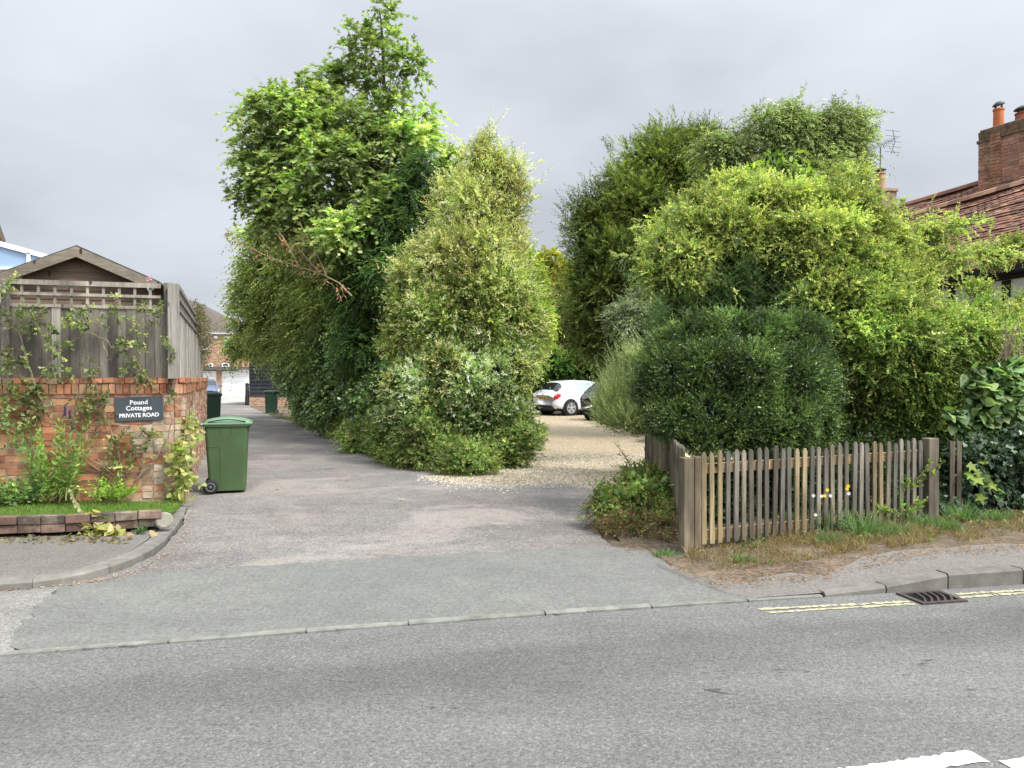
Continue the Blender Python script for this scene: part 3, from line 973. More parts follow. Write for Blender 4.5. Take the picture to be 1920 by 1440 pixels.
for (y0, y1) in ((529, 538), (552, 557), (573, 578.5)):
    mb = MB()
    z0, z1 = Wp(200, y1, -BO)[2], Wp(200, y0, -BO)[2]
    mb.box(FA + WL * 2.1 + WN * .02 + np.array([0, 0, (z0 + z1) / 2]), (3.7, .022, z1 - z0), (WL, WN, (0, 0, 1)), (1.5, 1.45, 1.38), .0015)
    mb.build('trellis_rail', MAT['fence_side'] if False else MAT['fence'], ff)
for s in np.arange(.37, 4.0, .174):
    if abs(s - 2.09) < .09: continue
    mb = MB(); mb.box(FA + WL * s + WN * .003 + np.array([0, 0, 2.59]), (.030, .018, .29), (WL, WN, (0, 0, 1)), tuple(np.array([1.45, 1.4, 1.33]) * RNG.uniform(.85, 1.15)), .0015)
    mb.build('trellis_upright', MAT['fence'], ff)

fs = thing('board_fence', 'pale silvery board fence running up the drive along the wall top', 'fence', tuple(CN + SD * 4 + np.array([0, 0, 1.6])))
SA = CN - SN * .06
mb = MB(); board_run(mb, SA, SD, SN, -.02, 8.2, 1.60, 2.42, pal=((1, 1, 1), (.92, .9, .88), (1.1, 1.08, 1.02)))
mb.build('boards', MAT['fence_side'], fs)
for zz, hh in ((2.725, .05), (2.58, .03), (2.44, .03)):
    mb = MB(); mb.box(SA + SD * 2.9 + SN * .025 + np.array([0, 0, zz]), (5.6, .024, hh), (SD, SN, (0, 0, 1)), (.75, .72, .7), .001)
    mb.build('trellis_rail', MAT['fence_side'], fs)
for s in np.arange(.3, 5.7, .174):
    mb = MB(); mb.box(SA + SD * s + SN * .006 + np.array([0, 0, 2.58]), (.03, .018, .27), (SD, SN, (0, 0, 1)), (.7, .68, .66))
    mb.build('trellis_upright', MAT['fence_side'], fs)
for s in (-.05, 1.9, 3.8, 5.7):
    mb = MB(); mb.box(SA + SD * s - SN * (.05 if s > 0 else .03) + np.array([0, 0, 2.17]), (.08, .08 if s > 0 else .13, 1.17), (SD, SN, (0, 0, 1)), (.8, .78, .75))
    mb.build('post', MAT['fence_side'], fs, bevel=.004)

# ---- shed behind the fence
SY = 10.7
apex = P(143, 462, SY)
sh = thing('garden_shed', 'brown timber shed with gabled roof behind the trellis fence', 'shed', (apex[0], apex[1] + 1, 0))
U = -WL; N = WN
el = P(296, 530, SY + .45); er_s = np.dot(el - apex, U)
hw = er_s; drop = apex[2] - el[2]
up = np.array([0, 0, 1.])
mb = MB()
zz = .3
slope = drop / hw
k = 0
while zz < apex[2] - .12:
    z2 = zz + .135
    half = min(hw - .12, (apex[2] - .10 - zz) / slope)
    half2 = min(hw - .12, max((apex[2] - .10 - z2) / slope, .01))
    c = tuple(np.array([1, 1, 1]) * RNG.uniform(.75, 1.2))
    b0 = apex * np.array([1, 1, 0]) - N * .18
    mb.raw([b0 - U * half + up * zz + N * .012, b0 + U * half + up * zz + N * .012, b0 + U * half2 + up * z2, b0 - U * half2 + up * z2], [(0, 1, 2, 3)], c)
    mb.raw([b0 - U * half + up * zz + N * .012, b0 + U * half + up * zz + N * .012, b0 + U * half + up * zz, b0 - U * half + up * zz], [(0, 3, 2, 1)], c)
    zz = z2
for sgn in (-1, 1):
    b0 = apex * np.array([1, 1, 0]) - N * .19 + U * sgn * (hw - .13)
    mb.raw([b0 + up * .1, b0 - N * 2.6 + up * .1, b0 - N * 2.6 + up * (apex[2] - drop), b0 + up * (apex[2] - drop)], [(0, 1, 2, 3)], (.9, .9, .9))
mb.build('wall', MAT['shed'], sh)
for sgn in (-1, 1):
    mb = MB()
    d = np.array(U * sgn * hw - up * drop); dn = d / np.linalg.norm(d); pn = np.cross(N, dn); pn = pn if pn[2] < 0 else -pn
    a = apex + N * .02
    mb.prism([a, a + d * 1.02, a + d * 1.02 + pn * .135, a + np.array([0, 0, -.135 / dn[0] if False else -.150])], -N * .025, (1, 1, 1))
    mb.build('bargeboard', MAT['barge'], sh)
    mb = MB()
    a2 = apex + up * .022 - N * .01
    mb.prism([a2, a2 + d * 1.04, a2 + d * 1.04 - up * .03, a2 - up * .03], -N * 2.9, (1, 1, 1))
    mb.build('roof', plain('roof_felt', (.055, .055, .05), .95, .2, .3, 9, bump=.5), sh)

# ---- neighbour's conservatory and roof on the far left
cv = thing('conservatory', 'white framed conservatory roof and glass coloured as pale blue sky reflection at far left', 'conservatory', tuple(P(-40, 708, 15) * np.array([1, 1, 0])))
MAT['upvc'] = plain('upvc', (.80, .82, .84), .35, .5, .03)
tG = NT('sky_tint_glass'); MAT['sky_tint_glass'] = tG.fin((.30, .42, .58), .12, .6)  # sky reflection put into the base colour as pale blue
Yc = 15.0
def cvq(name, pts, mat, th=.06):
    mb = MB(); mb.prism([P(a, b, Yc) for a, b in pts], (0, th, 0)); return mb.build(name, mat, cv)
cvq('rafter', [(-160, 418), (0, 452), (120, 486), (120, 494), (0, 462), (-160, 430)], MAT['upvc'], .12)
cvq('mullion', [(50, 473), (56, 475), (53, 520), (48, 520)], MAT['upvc'], .11)
cvq('sill', [(-160, 501), (120, 501), (120, 505), (-160, 505)], MAT['upvc'], .10)
mb = MB(); mb.poly([P(a, b, Yc + .05) for a, b in [(-160, 425), (0, 458), (120, 490), (120, 503), (-160, 503)]]); mb.build('glass', MAT['sky_tint_glass'], cv)
mb = MB(); mb.prism([P(a, b, Yc + .02) for a, b in [(-160, 505), (120, 505), (120, 720), (-160, 720)]], (0, 2.2, 0)); mb.build('wall', plain('cv_wall', (.35, .34, .32)), cv)
nb = thing('neighbour_house', 'dark tiled roof verge just showing at the left edge', 'house', tuple(P(-120, 708, 17) * np.array([1, 1, 0])))
mb = MB(); mb.prism([P(-40, 330, 17), P(-3, 412, 17), P(11, 452, 17), P(3, 452, 17), P(-8, 428, 17), P(-60, 350, 17)], (-3.4, 4.0, 0), (1, 1, 1)); mb.build('roof', plain('verge', (.14, .115, .085), .9, .2, .3), nb)
mb = MB(); mb.prism([P(-10, 430, 17.1), P(2, 452, 17.1), P(2, 720, 17.1), P(-300, 720, 17.1), P(-300, 430, 17.1)], (-3.4, 3.8, 0), (1, 1, 1)); mb.build('wall', plain('nwall', (.33, .20, .12), .9, .2, .2), nb)

# ---- sign on the wall
sg_c = (Wp(218, 746, .02) + Wp(302, 741, .02) + Wp(301, 789, .02) + Wp(221, 790, .02)) / 4
sgn_ = thing('road_sign', 'dark slate plate lettered Pound Cottages PRIVATE ROAD on the brick wall', 'sign', tuple(sg_c))
sgn_.rotation_euler = (0, 0, math.atan2(.281, .960))
sw, shh = .535, .292
tilt = R(1.6)
mb = MB(); mb.box((0, 0, 0), (sw, .014, shh), None, (1, 1, 1))
pl = mb.build('plate', plain('slate', (.045, .055, .065), .6, .4, .12, 5), sgn_, bevel=.003, world_geo=False)
pl.rotation_euler = (0, -tilt, 0)
MAT['sign_white'] = plain('sign_white', (.72, .72, .70), .6, .3, .05)
def text_mesh(txt, size, space=1.0):
    cu = bpy.data.curves.new('t', 'FONT')
    cu.body = txt; cu.size = size; cu.align_x = 'CENTER'; cu.align_y = 'CENTER'; cu.extrude = .0012; cu.space_character = space; cu.offset = .0012
    o = bpy.data.objects.new('t', cu); sc.collection.objects.link(o)
    dg_ = bpy.context.evaluated_depsgraph_get()
    me = bpy.data.meshes.new_from_object(o.evaluated_get(dg_))
    bpy.data.objects.remove(o); bpy.data.curves.remove(cu)
    me.materials.clear()
    return me
for txt, sz, zz, sp in (('Pound', .076, .078, 1.05), ('Cottages', .076, .008, 1.05), ('PRIVATE ROAD', .066, -.080, .98)):
    me = text_mesh(txt, sz, sp); me.name = 'lettering'
    o = link('lettering', me, MAT['sign_white'], pl, False)
    o.location = (0, -.0085, zz); o.rotation_euler = (R(90), 0, 0)

# ---- brick edging and lawn strip
ed = [G(-200, 1016, .06), G(0, 1011, .06), G(100, 1008, .06), G(200, 1003, .06), G(298, 996, .06)]
edp = np.array(ed); sg2 = np.linalg.norm(np.diff(edp, axis=0), axis=1); cm2 = np.concatenate([[0], np.cumsum(sg2)])
eg = thing('brick_edging', 'low edging of worn dark red bricks holding up the lawn strip', 'edging', tuple(ed[2]))
mb = MB(); s = 0
while s < cm2[-1] - .1:
    L = RNG.uniform(.205, .225)
    q, t = at(s + L / 2, edp, cm2); n_ = np.array([t[1], -t[0], 0]); up = np.array([0, 0, 1.])
    for (zc, hh, oo) in ((.085, .085, .02), (.170, .082, RNG.uniform(-.012, .012))):
        c = np.array([(.095, .060, .046), (.12, .070, .052), (.085, .066, .055), (.14, .088, .068)][RNG.integers(4)]) * RNG.uniform(.7, 1.2)
        mb.box(q - n_ * (.05 + oo) + up * zc, (L - .008, .10, hh), (t, n_, up), tuple(c), .006)
    s += L
mb.build('bricks', MAT['brick'], eg, bevel=.006)
q, t = at(cm2[-1] - .02, edp, cm2); n_ = np.array([t[1], -t[0], 0])
mb = MB(); mb.lathe(q - n_ * .03 + t * .07 + np.array([0, 0, .095]), [(.085, 0), (.088, .02), (.07, .035), (.0, .036)], 11, (.35, -1, .35)); stone = mb.build('end_stone', plain('pale_stone', (.21, .195, .155), .9, .2, .3, 8, bump=.5), eg, False)
lw = []
mb = MB()
top_e = [p + np.array([-.02, .11, .16]) for p in ed]
EDGE_R = [G(318, 985, .08), G(338, 958, .05), G(345, 945, .03)]
q = [(p[0], p[1], .19) for p in top_e] + [(EDGE_R[0][0] - .05, EDGE_R[0][1], .09), (EDGE_R[1][0] - .05, EDGE_R[1][1], .06), (CN[0] + .02, CN[1] - .02, .06)] + [tuple(CN + WL * 3.4 + np.array([0, 0, .2]))]
cc = np.mean(np.array(q), 0)
for i in range(len(q) - 1): mb.poly([q[i], q[i + 1], cc])
mb.poly([q[-1], q[0], cc])
lb = structure(mb.build('lawn_soil', MAT['earth']))
LAWN = np.array(q)

mb = MB()
for i in range(3600):
    x = RNG.uniform(1.05, 6.5)
    y = verge_near(x) + RNG.normal(-.03, .09) - abs(RNG.normal(0, .05))
    z0 = max(zr(x) + .014, .02) if x > 1.3 else .016
    if y > verge_near(x) + .03: z0 = vz(x, y) + .002
    r = RNG.uniform(.004, .013); an = RNG.uniform(0, 6.28)
    u = np.array([math.cos(an), math.sin(an), .12]) * r * RNG.uniform(.6, 1.8); v = np.array([-math.sin(an), math.cos(an), .25]) * r * .45
    p = np.array([x, y, z0 + .002 + RNG.random() * .004])
    mb.poly([p - u, p - v, p + u, p + v], tuple(np.array([(.55, .42, .32), (.75, .58, .42), (.40, .31, .24), (.95, .78, .55)][RNG.integers(4)]) * RNG.uniform(.7, 1.2)))
cr = mb.build('soil_crumbs', MAT['dead']); tag(cr, 'soil crumbs and straw bits strewn along the verge edge', 'debris', kind='stuff')

# ================================================================== BINS
MAT['bin_green'] = plain('bin_green', (.046, .082, .030), .46, .4, .22, 3.5, bump=.12)
MAT['lid_green'] = plain('lid_green', (.115, .205, .120), .4, .4, .10, 2.5)
MAT['bin_dark'] = plain('bin_dark', (.012, .034, .018), .45, .4, .1, 3)
MAT['rubber'] = plain('rubber', (.016, .016, .017), .8, .3, .2, 20)
MAT['hub_grey'] = plain('hub_grey', (.11, .11, .11), .5, .4, .15, 20)
def make_bin(label, loc, rz, mbody, mlid, group):
    """x runs from the wheels to the front, y across"""
    b = thing('wheelie_bin', label, 'wheelie bin', loc, rz, group)
    d0, d1, w0, w1, h = .235, .285, .20, .24, .95
    mb = MB()
    def ring(z):
        f = z / h
        dx, wy = d0 + (d1 - d0) * f, w0 + (w1 - w0) * f
        out = []
        r = .045
        for cx, cy, a0 in ((dx - r, wy - r, 0), (-dx + r, wy - r, 90), (-dx + r, -wy + r, 180), (dx - r, -wy + r, 270)):
            for a in (0, 30, 60, 90):
                out.append((cx + r * math.cos(R(a0 + a)) + .012 * (1 - f), cy + r * math.sin(R(a0 + a)), z))
        return out
    zs = [.035, .06, .2, .5, .8, .93, .95]
    vs, fs = [], []
    for z in zs: vs += ring(z)
    for i in range(len(zs) - 1):
        for k in range(16): fs.append((i * 16 + k, i * 16 + (k + 1) % 16, (i + 1) * 16 + (k + 1) % 16, (i + 1) * 16 + k))
    fs.append(tuple(range(16))[::-1]); fs.append(tuple(6 * 16 + k for k in range(16)))
    mb.raw(vs, fs)
    body = mb.build('body', mbody, b, smooth=False, bevel=.004, world_geo=False)
    # moulded step in the side panels over the wheels, and the ribs under the rim
    for s in (-1, 1):
        mb = MB()
        yy = lambda z: s * (w0 + (w1 - w0) * z / h + .0015)
        pts = [(-.225, .10), (-.08, .10), (-.08, .60), (-.085, .63), (-.10, .645), (-.235, .65)]
        for a, c in zip(pts[1:-1], pts[2:]):
            mb.tube([(a[0], yy(a[1]), a[1]), (c[0], yy(c[1]), c[1])], .0045, 5)
        mb.build('moulding', mbody, b, world_geo=False)
        for x in (-.07, .07):
            mb = MB(); mb.tube([(x, yy(.82), .82), (x, yy(.935), .935)], .006, 5); mb.build('rib', mbody, b, world_geo=False)
    mb = MB()
    mb.box((.0, 0, .935), (.60, .52, .03)); mb.box((.30, 0, .925), (.03, .46, .06))
    mb.build('rim', mbody, b, bevel=.006, world_geo=False)
    # domed lid
    mb = MB(); n = 12; vs, fs = [], []
    for i in range(n + 1):
        x = -.30 + .625 * i / n
        zc = .965 + .085 * math.sin(math.pi * min(1, (i + 1.2) / (n + 2.2))) ** .7
        for j in range(9):
            y = -.262 + .524 * j / 8
            e = (abs(j - 4) / 4) ** 3
            vs.append((x, y, zc * (1 - e) + .955 * e + (.03 * e if 0 < i < n else 0)))
    for i in range(n):
        for j in range(8): fs.append((i * 9 + j, (i + 1) * 9 + j, (i + 1) * 9 + j + 1, i * 9 + j + 1))
    mb.raw(vs, fs)
    lid = mb.build('lid', mlid, b, smooth=True, world_geo=False)
    mo = lid.modifiers.new('solid', 'SOLIDIFY'); mo.thickness = .012
    mb = MB(); mb.box((.012, 0, .962), (.645, .545, .034)); mb.build('lid_rim', mlid, lid, bevel=.012, world_geo=False)
    for s in (-1, 1):
        mb = MB(); mb.tube([(-.23 + .48 * f, s * .268, .988 + .030 * math.sin(math.pi * f)) for f in np.linspace(0, 1, 9)], .008, 5); mb.build('lid_groove', MAT['rubber'], lid, world_geo=False)
    mb = MB(); mb.tube([(-.335, -.2, .95), (-.335, .2, .95)], .014, 8)
    mb.box((-.31, -.16, .945), (.06, .03, .03)); mb.box((-.31, .16, .945), (.06, .03, .03))
    mb.build('handle', mbody, b, world_geo=False)
    for s in (-1, 1):
        mb = MB(); c = (-.205, s * .225, .10)
        mb.lathe(c, [(.001, -.028), (.075, -.028), (.097, -.020), (.10, 0), (.097, .020), (.075, .028), (.001, .028)], 28, (0, 1, 0))
        wh = mb.build('wheel', MAT['rubber'], b, True, world_geo=False)
        mb = MB(); mb.lathe((c[0], c[1] + s * .024, c[2]), [(.001, -.008), (.062, -.008), (.062, .008), (.050, .010), (.044, .002), (.02, .002), (.014, .016), (.001, .016)], 24, (0, s, 0))
        mb.build('hub', MAT['hub_grey'], wh, False, world_geo=False)
    mb = MB(); mb.tube([(-.205, -.2, .10), (-.205, .2, .10)], .012, 8); mb.build('axle', MAT['rubber'], b, world_geo=False)
    return b
q = G(414, 927)
make_bin('bright green wheelie bin with pale lid standing at the wall corner', (q[0], q[1] + .24, .006), R(18), MAT['bin_green'], MAT['lid_green'], 'green wheelie bins along the drive')
q = G(402, 788)
make_bin('dark green wheelie bin farther up beside the brick wall', (q[0] - .05, q[1], .006), R(20), MAT['bin_dark'], MAT['bin_dark'], 'green wheelie bins along the drive')
q = G(509, 776)
make_bin('dark green wheelie bin half hidden under the hedge by the black shed', (q[0], q[1], .006), R(200), MAT['bin_dark'], MAT['bin_dark'], 'green wheelie bins along the drive')

# ================================================================== CARS
def carmat(name, col, rough=.22):
    t = NT(name)
    t.b.inputs['Coat Weight'].default_value = .6
    t.b.inputs['Coat Roughness'].default_value = .06
    return t.fin(col, rough, .5)
MAT['car_white'] = carmat('car_white', (.62, .63, .64))
MAT['car_dark'] = carmat('car_dark', (.035, .04, .046))
MAT['car_blue'] = carmat('car_blue', (.06, .085, .15))
tG = NT('car_glass'); MAT['car_glass'] = tG.fin((.012, .015, .016), .06, .6)
tG = NT('car_side_glass'); MAT['car_side_glass'] = tG.fin((.30, .35, .35), .10, .6)
MAT['red_lens'] = carmat('red_lens', (.45, .015, .02)); MAT['pink_lens'] = carmat('pink_lens', (.62, .28, .28))
MAT['black_plastic'] = plain('black_plastic', (.018, .018, .019), .65, .3, .1)
MAT['alloy'] = plain('alloy', (.52, .53, .54), .35, .5, .06, 8, metal=.5)
MAT['plate_yellow'] = plain('plate_yellow', (.52, .34, .04), .5, .3, .05)
MAT['clear_lens'] = carmat('clear_lens', (.55, .57, .6))
ST = np.array([  # x, zb, w, ws, zbelt, yr, zr
    (.00, .40, .70, .70, .74, .60, .86), (.05, .34, .80, .77, .86, .64, .96), (.20, .27, .86, .81, .96, .62, 1.12), (.42, .23, .89, .82, 1.00, .58, 1.34), (.62, .21, .90, .82, 1.00, .57, 1.44),
    (1.2, .20, .91, .83, .97, .60, 1.49), (2.0, .20, .91, .83, .93, .61, 1.485), (2.55, .20, .91, .83, .91, .59, 1.42), (3.05, .20, .91, .82, .90, .63, 1.15), (3.32, .20, .91, .82, .89, .68, .99),
    (3.9, .21, .90, .80, .82, .64, .89), (4.2, .26, .84, .72, .72, .58, .78), (4.33, .34, .70, .60, .62, .5, .66)])
def cinterp(xs, ys, x):
    return np.interp(x, xs, ys)
def body_pt(x, t, off=0.0, s=1):
    v = [cinterp(ST[:, 0], ST[:, k], x) for k in range(1, 7)]
    zb, w, ws, zbt, yr, zr = v
    prof = np.array([(w * .90, zb), (w * .985, zb + .12), (w, .58), (ws + .035, zbt - .06), (ws, zbt), ((ws + yr) / 2 + .03, (zbt + zr) / 2), (yr, zr - .07), (yr * .72, zr - .012), (0, zr)])
    k = np.arange(9)
    y, z = np.interp(t, k, prof[:, 0]), np.interp(t, k, prof[:, 1])
    y2, z2 = np.interp(min(t + .1, 8), k, prof[:, 0]), np.interp(min(t + .1, 8), k, prof[:, 1])
    y1, z1 = np.interp(max(t - .1, 0), k, prof[:, 0]), np.interp(max(t - .1, 0), k, prof[:, 1])
    tn = np.array([y2 - y1, z2 - z1]); tn = tn / (np.linalg.norm(tn) + 1e-9); nn = np.array([tn[1], -tn[0]])
    return np.array([x, s * (y + nn[0] * off), z + nn[1] * off])
def car_patch(mb, poly_fn, x0, x1, s, off, nx=10, nt=6, back=0.0):
    for i in range(nx):
        xa, xb = x0 + (x1 - x0) * i / nx, x0 + (x1 - x0) * (i + 1) / nx
        la, ha = poly_fn(xa); lb_, hb = poly_fn(xb)
        for j in range(nt):
            fa, fb = j / nt, (j + 1) / nt
            q = [body_pt(xa, la + (ha - la) * fa, off, s), body_pt(xb, lb_ + (hb - lb_) * fa, off, s), body_pt(xb, lb_ + (hb - lb_) * fb, off, s), body_pt(xa, la + (ha - la) * fb, off, s)]
            for p in q: p[0] -= back
            mb.poly(q)
def make_car(label, cat, loc, rz, paint, group=None, plate=True):
    c = thing('parked_car', label, cat, loc, rz, group)
    xs = np.unique(np.concatenate([np.linspace(0, .7, 16), np.linspace(.7, 3.4, 22), np.linspace(3.4, 4.33, 12)]))
    ts = np.linspace(0, 8, 25)
    ring = [(1, t) for t in ts] + [(-1, t) for t in ts[::-1][1:]]
    mb = MB(); vs, fs = [], []
    for x in xs:
        for s, t in ring: vs.append(body_pt(x, t, 0, s))
    m = len(ring)
    for i in range(len(xs) - 1):
        for k in range(m - 1): fs.append((i * m + k, i * m + k + 1, (i + 1) * m + k + 1, (i + 1) * m + k))
        fs.append((i * m + m - 1, i * m, (i + 1) * m, (i + 1) * m + m - 1))
    fs.append(tuple(range(m))); fs.append(tuple((len(xs) - 1) * m + k for k in range(m))[::-1])
    mb.raw(vs, fs); mb.build('body', paint, c, True, world_geo=False)
    # rear window, windscreen, side windows
    mb = MB()
    for s in (-1, 1): car_patch(mb, lambda x: (4.45 + max(0, (.5 - x)) * 1.4 * (1 if x > .28 else 0) + (0.6 if x < .2 else 0), 8), .17, .50, s, .008, back=.006)
    mb.build('rear_window', MAT['car_glass'], c, world_geo=False)
    mb = MB()
    for s in (-1, 1): car_patch(mb, lambda x: (5.9, 8), 2.62, 3.22, s, .008, back=-.006)
    mb.build('windscreen', MAT['car_glass'], c, world_geo=False)
    for s in (-1, 1):
        for (x0, x1, f) in ((.72, 1.12, lambda x: (4.25 + max(0, (.95 - x)) * 1.6, 4.9 + min(1, (x - .7) * 2.6))), (1.2, 1.98, lambda x: (4.2, 5.88)), (2.06, 2.86, lambda x: (4.2, 5.88 - max(0, x - 2.5) * 2.6))):
            mb = MB(); car_patch(mb, f, x0, x1, s, .006); mb.build('side_window', MAT['car_side_glass'], c, world_geo=False)
        mb = MB(); car_patch(mb, lambda x: (2.45 + max(0, x - .12) * 1.2, 4.05 - max(0, x - .1) * 1.2), .012, .30, s, .012, back=.01)
        tl = mb.build('tail_light', MAT['red_lens'], c, world_geo=False)
        mb = MB(); car_patch(mb, lambda x: (3.35, 3.62), .28, .66, s, .012); car_patch(mb, lambda x: (3.0, 3.3), .02, .10, s, .02, back=.012); mb.build('lens', MAT['red_lens'], tl, world_geo=False)
        mb = MB(); car_patch(mb, lambda x: (2.7, 3.9), 3.95, 4.25, s, .008); mb.build('headlight', MAT['clear_lens'], c, world_geo=False)
        mb = MB(); mb.box((2.75, s * .98, .98), (.12, .18, .13)); mb.build('wing_mirror', paint, c, bevel=.03, world_geo=False)
        mb = MB(); car_patch(mb, lambda x: (0, .42), .02, 4.3, s, .008, 24, 2); mb.build('sill', MAT['black_plastic'], c, world_geo=False)
        for x in (.78, 3.42):
            mb = MB(); mb.lathe((x, s * .875, .33), [(.001, -.2), (.375, -.2), (.375, .05), (.35, .052), (.35, .03), (.001, .03)], 30, (0, s, 0))
            mb.build('wheel_arch', MAT['black_plastic'], c, world_geo=False)
            mb = MB(); mb.lathe((x, s * .85, .325), [(.001, -.1), (.29, -.1), (.32, -.08), (.325, 0), (.32, .075), (.30, .095), (.225, .098), (.22, .05), (.001, .05)], 32, (0, s, 0))
            w = mb.build('wheel', MAT['rubber'], c, True, world_geo=False)
            mb = MB(); mb.lathe((x, s * .94, .325), [(.222, -.03), (.222, .012), (.198, .012), (.198, -.03)], 30, (0, s, 0))
            for k in range(5):
                a = k * 2 * math.pi / 5 + .3
                u = np.array([math.cos(a), 0, math.sin(a)]); v = np.array([-math.sin(a), 0, math.cos(a)])
                mb.box(np.array([x, s * .943, .325]) + u * .11, (.20, .062, .02), (u, v, (0, 1, 0)))
            mb.lathe((x, s * .944, .325), [(.001, -.02), (.05, -.02), (.05, .012), (.001, .014)], 16, (0, s, 0))
            mb.build('rim', MAT['alloy'], w, world_geo=False)
    for xb, wb in ((.03, 1.34), (4.27, 1.30)):
        mb = MB(); mb.box((xb, 0, .34), (.14, wb, .20)); mb.build('bumper', MAT['black_plastic'], c, bevel=.04, world_geo=False)
    mb = MB(); mb.box((2.1, 0, .26), (3.9, 1.5, .16)); mb.build('underside', MAT['black_plastic'], c, world_geo=False)
    if plate:
        mb = MB(); mb.box((-.012, 0, .735), (.02, .53, .115)); pz = mb.build('number_plate', MAT['plate_yellow'], c, world_geo=False)
        mb = MB()      # characters too soft in the photograph to read
        for k, wv in enumerate((.045, .05, .035, .05, 0, .045, .05, .045)):
            if wv: mb.box((-.0235, .19 - k * .056, .735), (.004, wv * .62, .06))
        mb.build('characters', MAT['black_plastic'], pz, world_geo=False)
        mb = MB(); mb.lathe((.02, 0, .875), [(.001, -.03), (.045, -.03), (.045, .0), (.001, .004)], 16, (-1, 0, .25)); mb.build('badge', MAT['alloy'], c, world_geo=False)
        mb = MB(); mb.box((-.004, 0, .815), (.02, .62, .025)); mb.build('boot_trim', MAT['alloy'], c, world_geo=False)
    return c
# white hatchback: rear right wheel at pixel (1070, 780)
hd = R(33)
wpos = G(1071, 780)
rot = np.array([[math.cos(hd), -math.sin(hd)], [math.sin(hd), math.cos(hd)]])
loc = wpos[:2] - rot @ np.array([.78, -.93])
make_car('white hatchback with red tail lights parked on the gravel, rear showing', 'car', (loc[0], loc[1], .01), hd, MAT['car_white'])
w2 = G(1103, 783)
loc = w2[:2] - rot @ np.array([.25, -.6])
make_car('dark grey car mostly hidden behind the grey green bush on the gravel', 'car', (P(1090, 770, 27.2)[0] + .58, 27.2, .01), R(48), MAT['car_dark'])
make_car('pale blue car nose out by the garages up the drive', 'car', (P(341, 745, 52.5)[0], 56.5, .012), R(-66), MAT['car_blue'], plate=False)
make_car('blue car glimpsed through the shrubs behind the picket fence', 'car', (7.6, 17.0, .01), R(155), carmat('car_sky', (.22, .34, .58)), plate=False)

# ================================================================== FAR END OF THE DRIVE
HY = 66.0
hs = thing('brick_house', 'brick house with hipped tile roof and white garage doors below', 'house', tuple(P(420, 742, HY + 4) * np.array([1, 1, 0])))
def fbrick(name, c1, c2, mort, scale=1.0):
    t = NT(name)
    q = t.n('ShaderNodeTexBrick'); q.inputs['Scale'].default_value = 1.0
    q.inputs['Brick Width'].default_value = .225 * scale; q.inputs['Row Height'].default_value = .075 * scale; q.inputs['Mortar Size'].default_value = .009 * scale
    q.inputs['Color1'].default_value = (*c1, 1); q.inputs['Color2'].default_value = (*c2, 1); q.inputs['Mortar'].default_value = (*mort, 1)
    q.inputs['Bias'].default_value = -.1
    mp = t.map(rot=(R(90), 0, 0)); t.t.links.new(mp, q.inputs[0])
    c = t.mix(1.0, q.outputs[0], t.ramp(t.noise(3, 6, .7), [(.25, .7), (.75, 1.3)]), 'MULTIPLY')
    return t.fin(c, .9, .2)
MAT['house_brick'] = fbrick('house_brick', (.30, .14, .075), (.40, .22, .13), (.42, .35, .27), 1.6)
MAT['house_roof'] = plain('house_roof', (.105, .085, .074), .9, .2, .25, 6, bump=.6)
MAT['white_door'] = plain('white_door', (.80, .80, .79), .5, .4, .04, 2)
MAT['white_frame'] = plain('white_frame', (.75, .75, .74), .5, .4, .04, 2)
MAT['dark_pane'] = plain('dark_pane', (.05, .06, .065), .1, .6, .1)
def hp(px, py, dy=0.0):
    q = P(px, py, HY); return np.array([q[0], q[1] + dy, q[2]])
def hbox(name, x0, y0, x1, y1, d0, d1, mat, parent, col=(1, 1, 1)):
    a, b = P(x0, y1, HY), P(x1, y0, HY)
    mb = MB(); mb.box(((a[0] + b[0]) / 2, HY + (d0 + d1) / 2, (a[2] + b[2]) / 2), (abs(b[0] - a[0]), abs(d1 - d0), abs(b[2] - a[2])), None, col)
    o = bpy.data.objects.new(name, mb.mesh(name)); sc.collection.objects.link(o); o.data.materials.append(mat)
    o.parent = parent
    o.matrix_parent_inverse = Matrix.Translation(-Vector(hs.location))
    if parent is not hs: o.matrix_parent_inverse = Matrix.Identity(4)
    return o
hbox('wall', 340, 622, 445, 745, .1, 7, MAT['house_brick'], hs)
hbox('wall', 445.2, 622, 560, 745, 3.5, 7, MAT['house_brick'], hs)
hbox('gutter', 338, 621.5, 447, 626.5, -.25, .1, MAT['white_frame'], hs)
hbox('canopy', 340, 687.5, 475, 693.5, -.7, .098, plain('canopy', (.10, .10, .10), .8, .2, .1), hs)
mb = MB()
e0, e1 = P(336, 622, HY), P(449, 622, HY)
ra = P(350, 563.5, HY + 3.5); rb = P(367, 564.5, HY + 3.5)
z = e0[2]
fr = [np.array([e0[0], HY - .35, z]), np.array([e1[0], HY - .35, z]), np.array([e1[0], HY + 7.3, z]), np.array([e0[0], HY + 7.3, z])]
mb.poly([fr[0], fr[1], rb, ra]); mb.poly([fr[1], fr[2], rb]); mb.poly([fr[2], fr[3], ra, rb]); mb.poly([fr[3], fr[0], ra])
rf = mb.build('roof', MAT['house_roof'], hs)
mb = MB()
e2, e3 = P(440, 622, HY + 3.5), P(575, 622, HY + 3.5)
a = P(445, 606.5, HY + 5.5); b = P(560, 606.5, HY + 5.5)
mb.poly([e2, e3, b, a]); mb.build('roof', plain('roof_far', (.19, .115, .08), .9, .2, .2, 5), hs)
mb = MB(); q = P(442, 620, HY + 2.5); mb.box((q[0], q[1], q[2] + .5), (.45, .5, 1.2)); mb.build('chimney', MAT['house_brick'], hs)
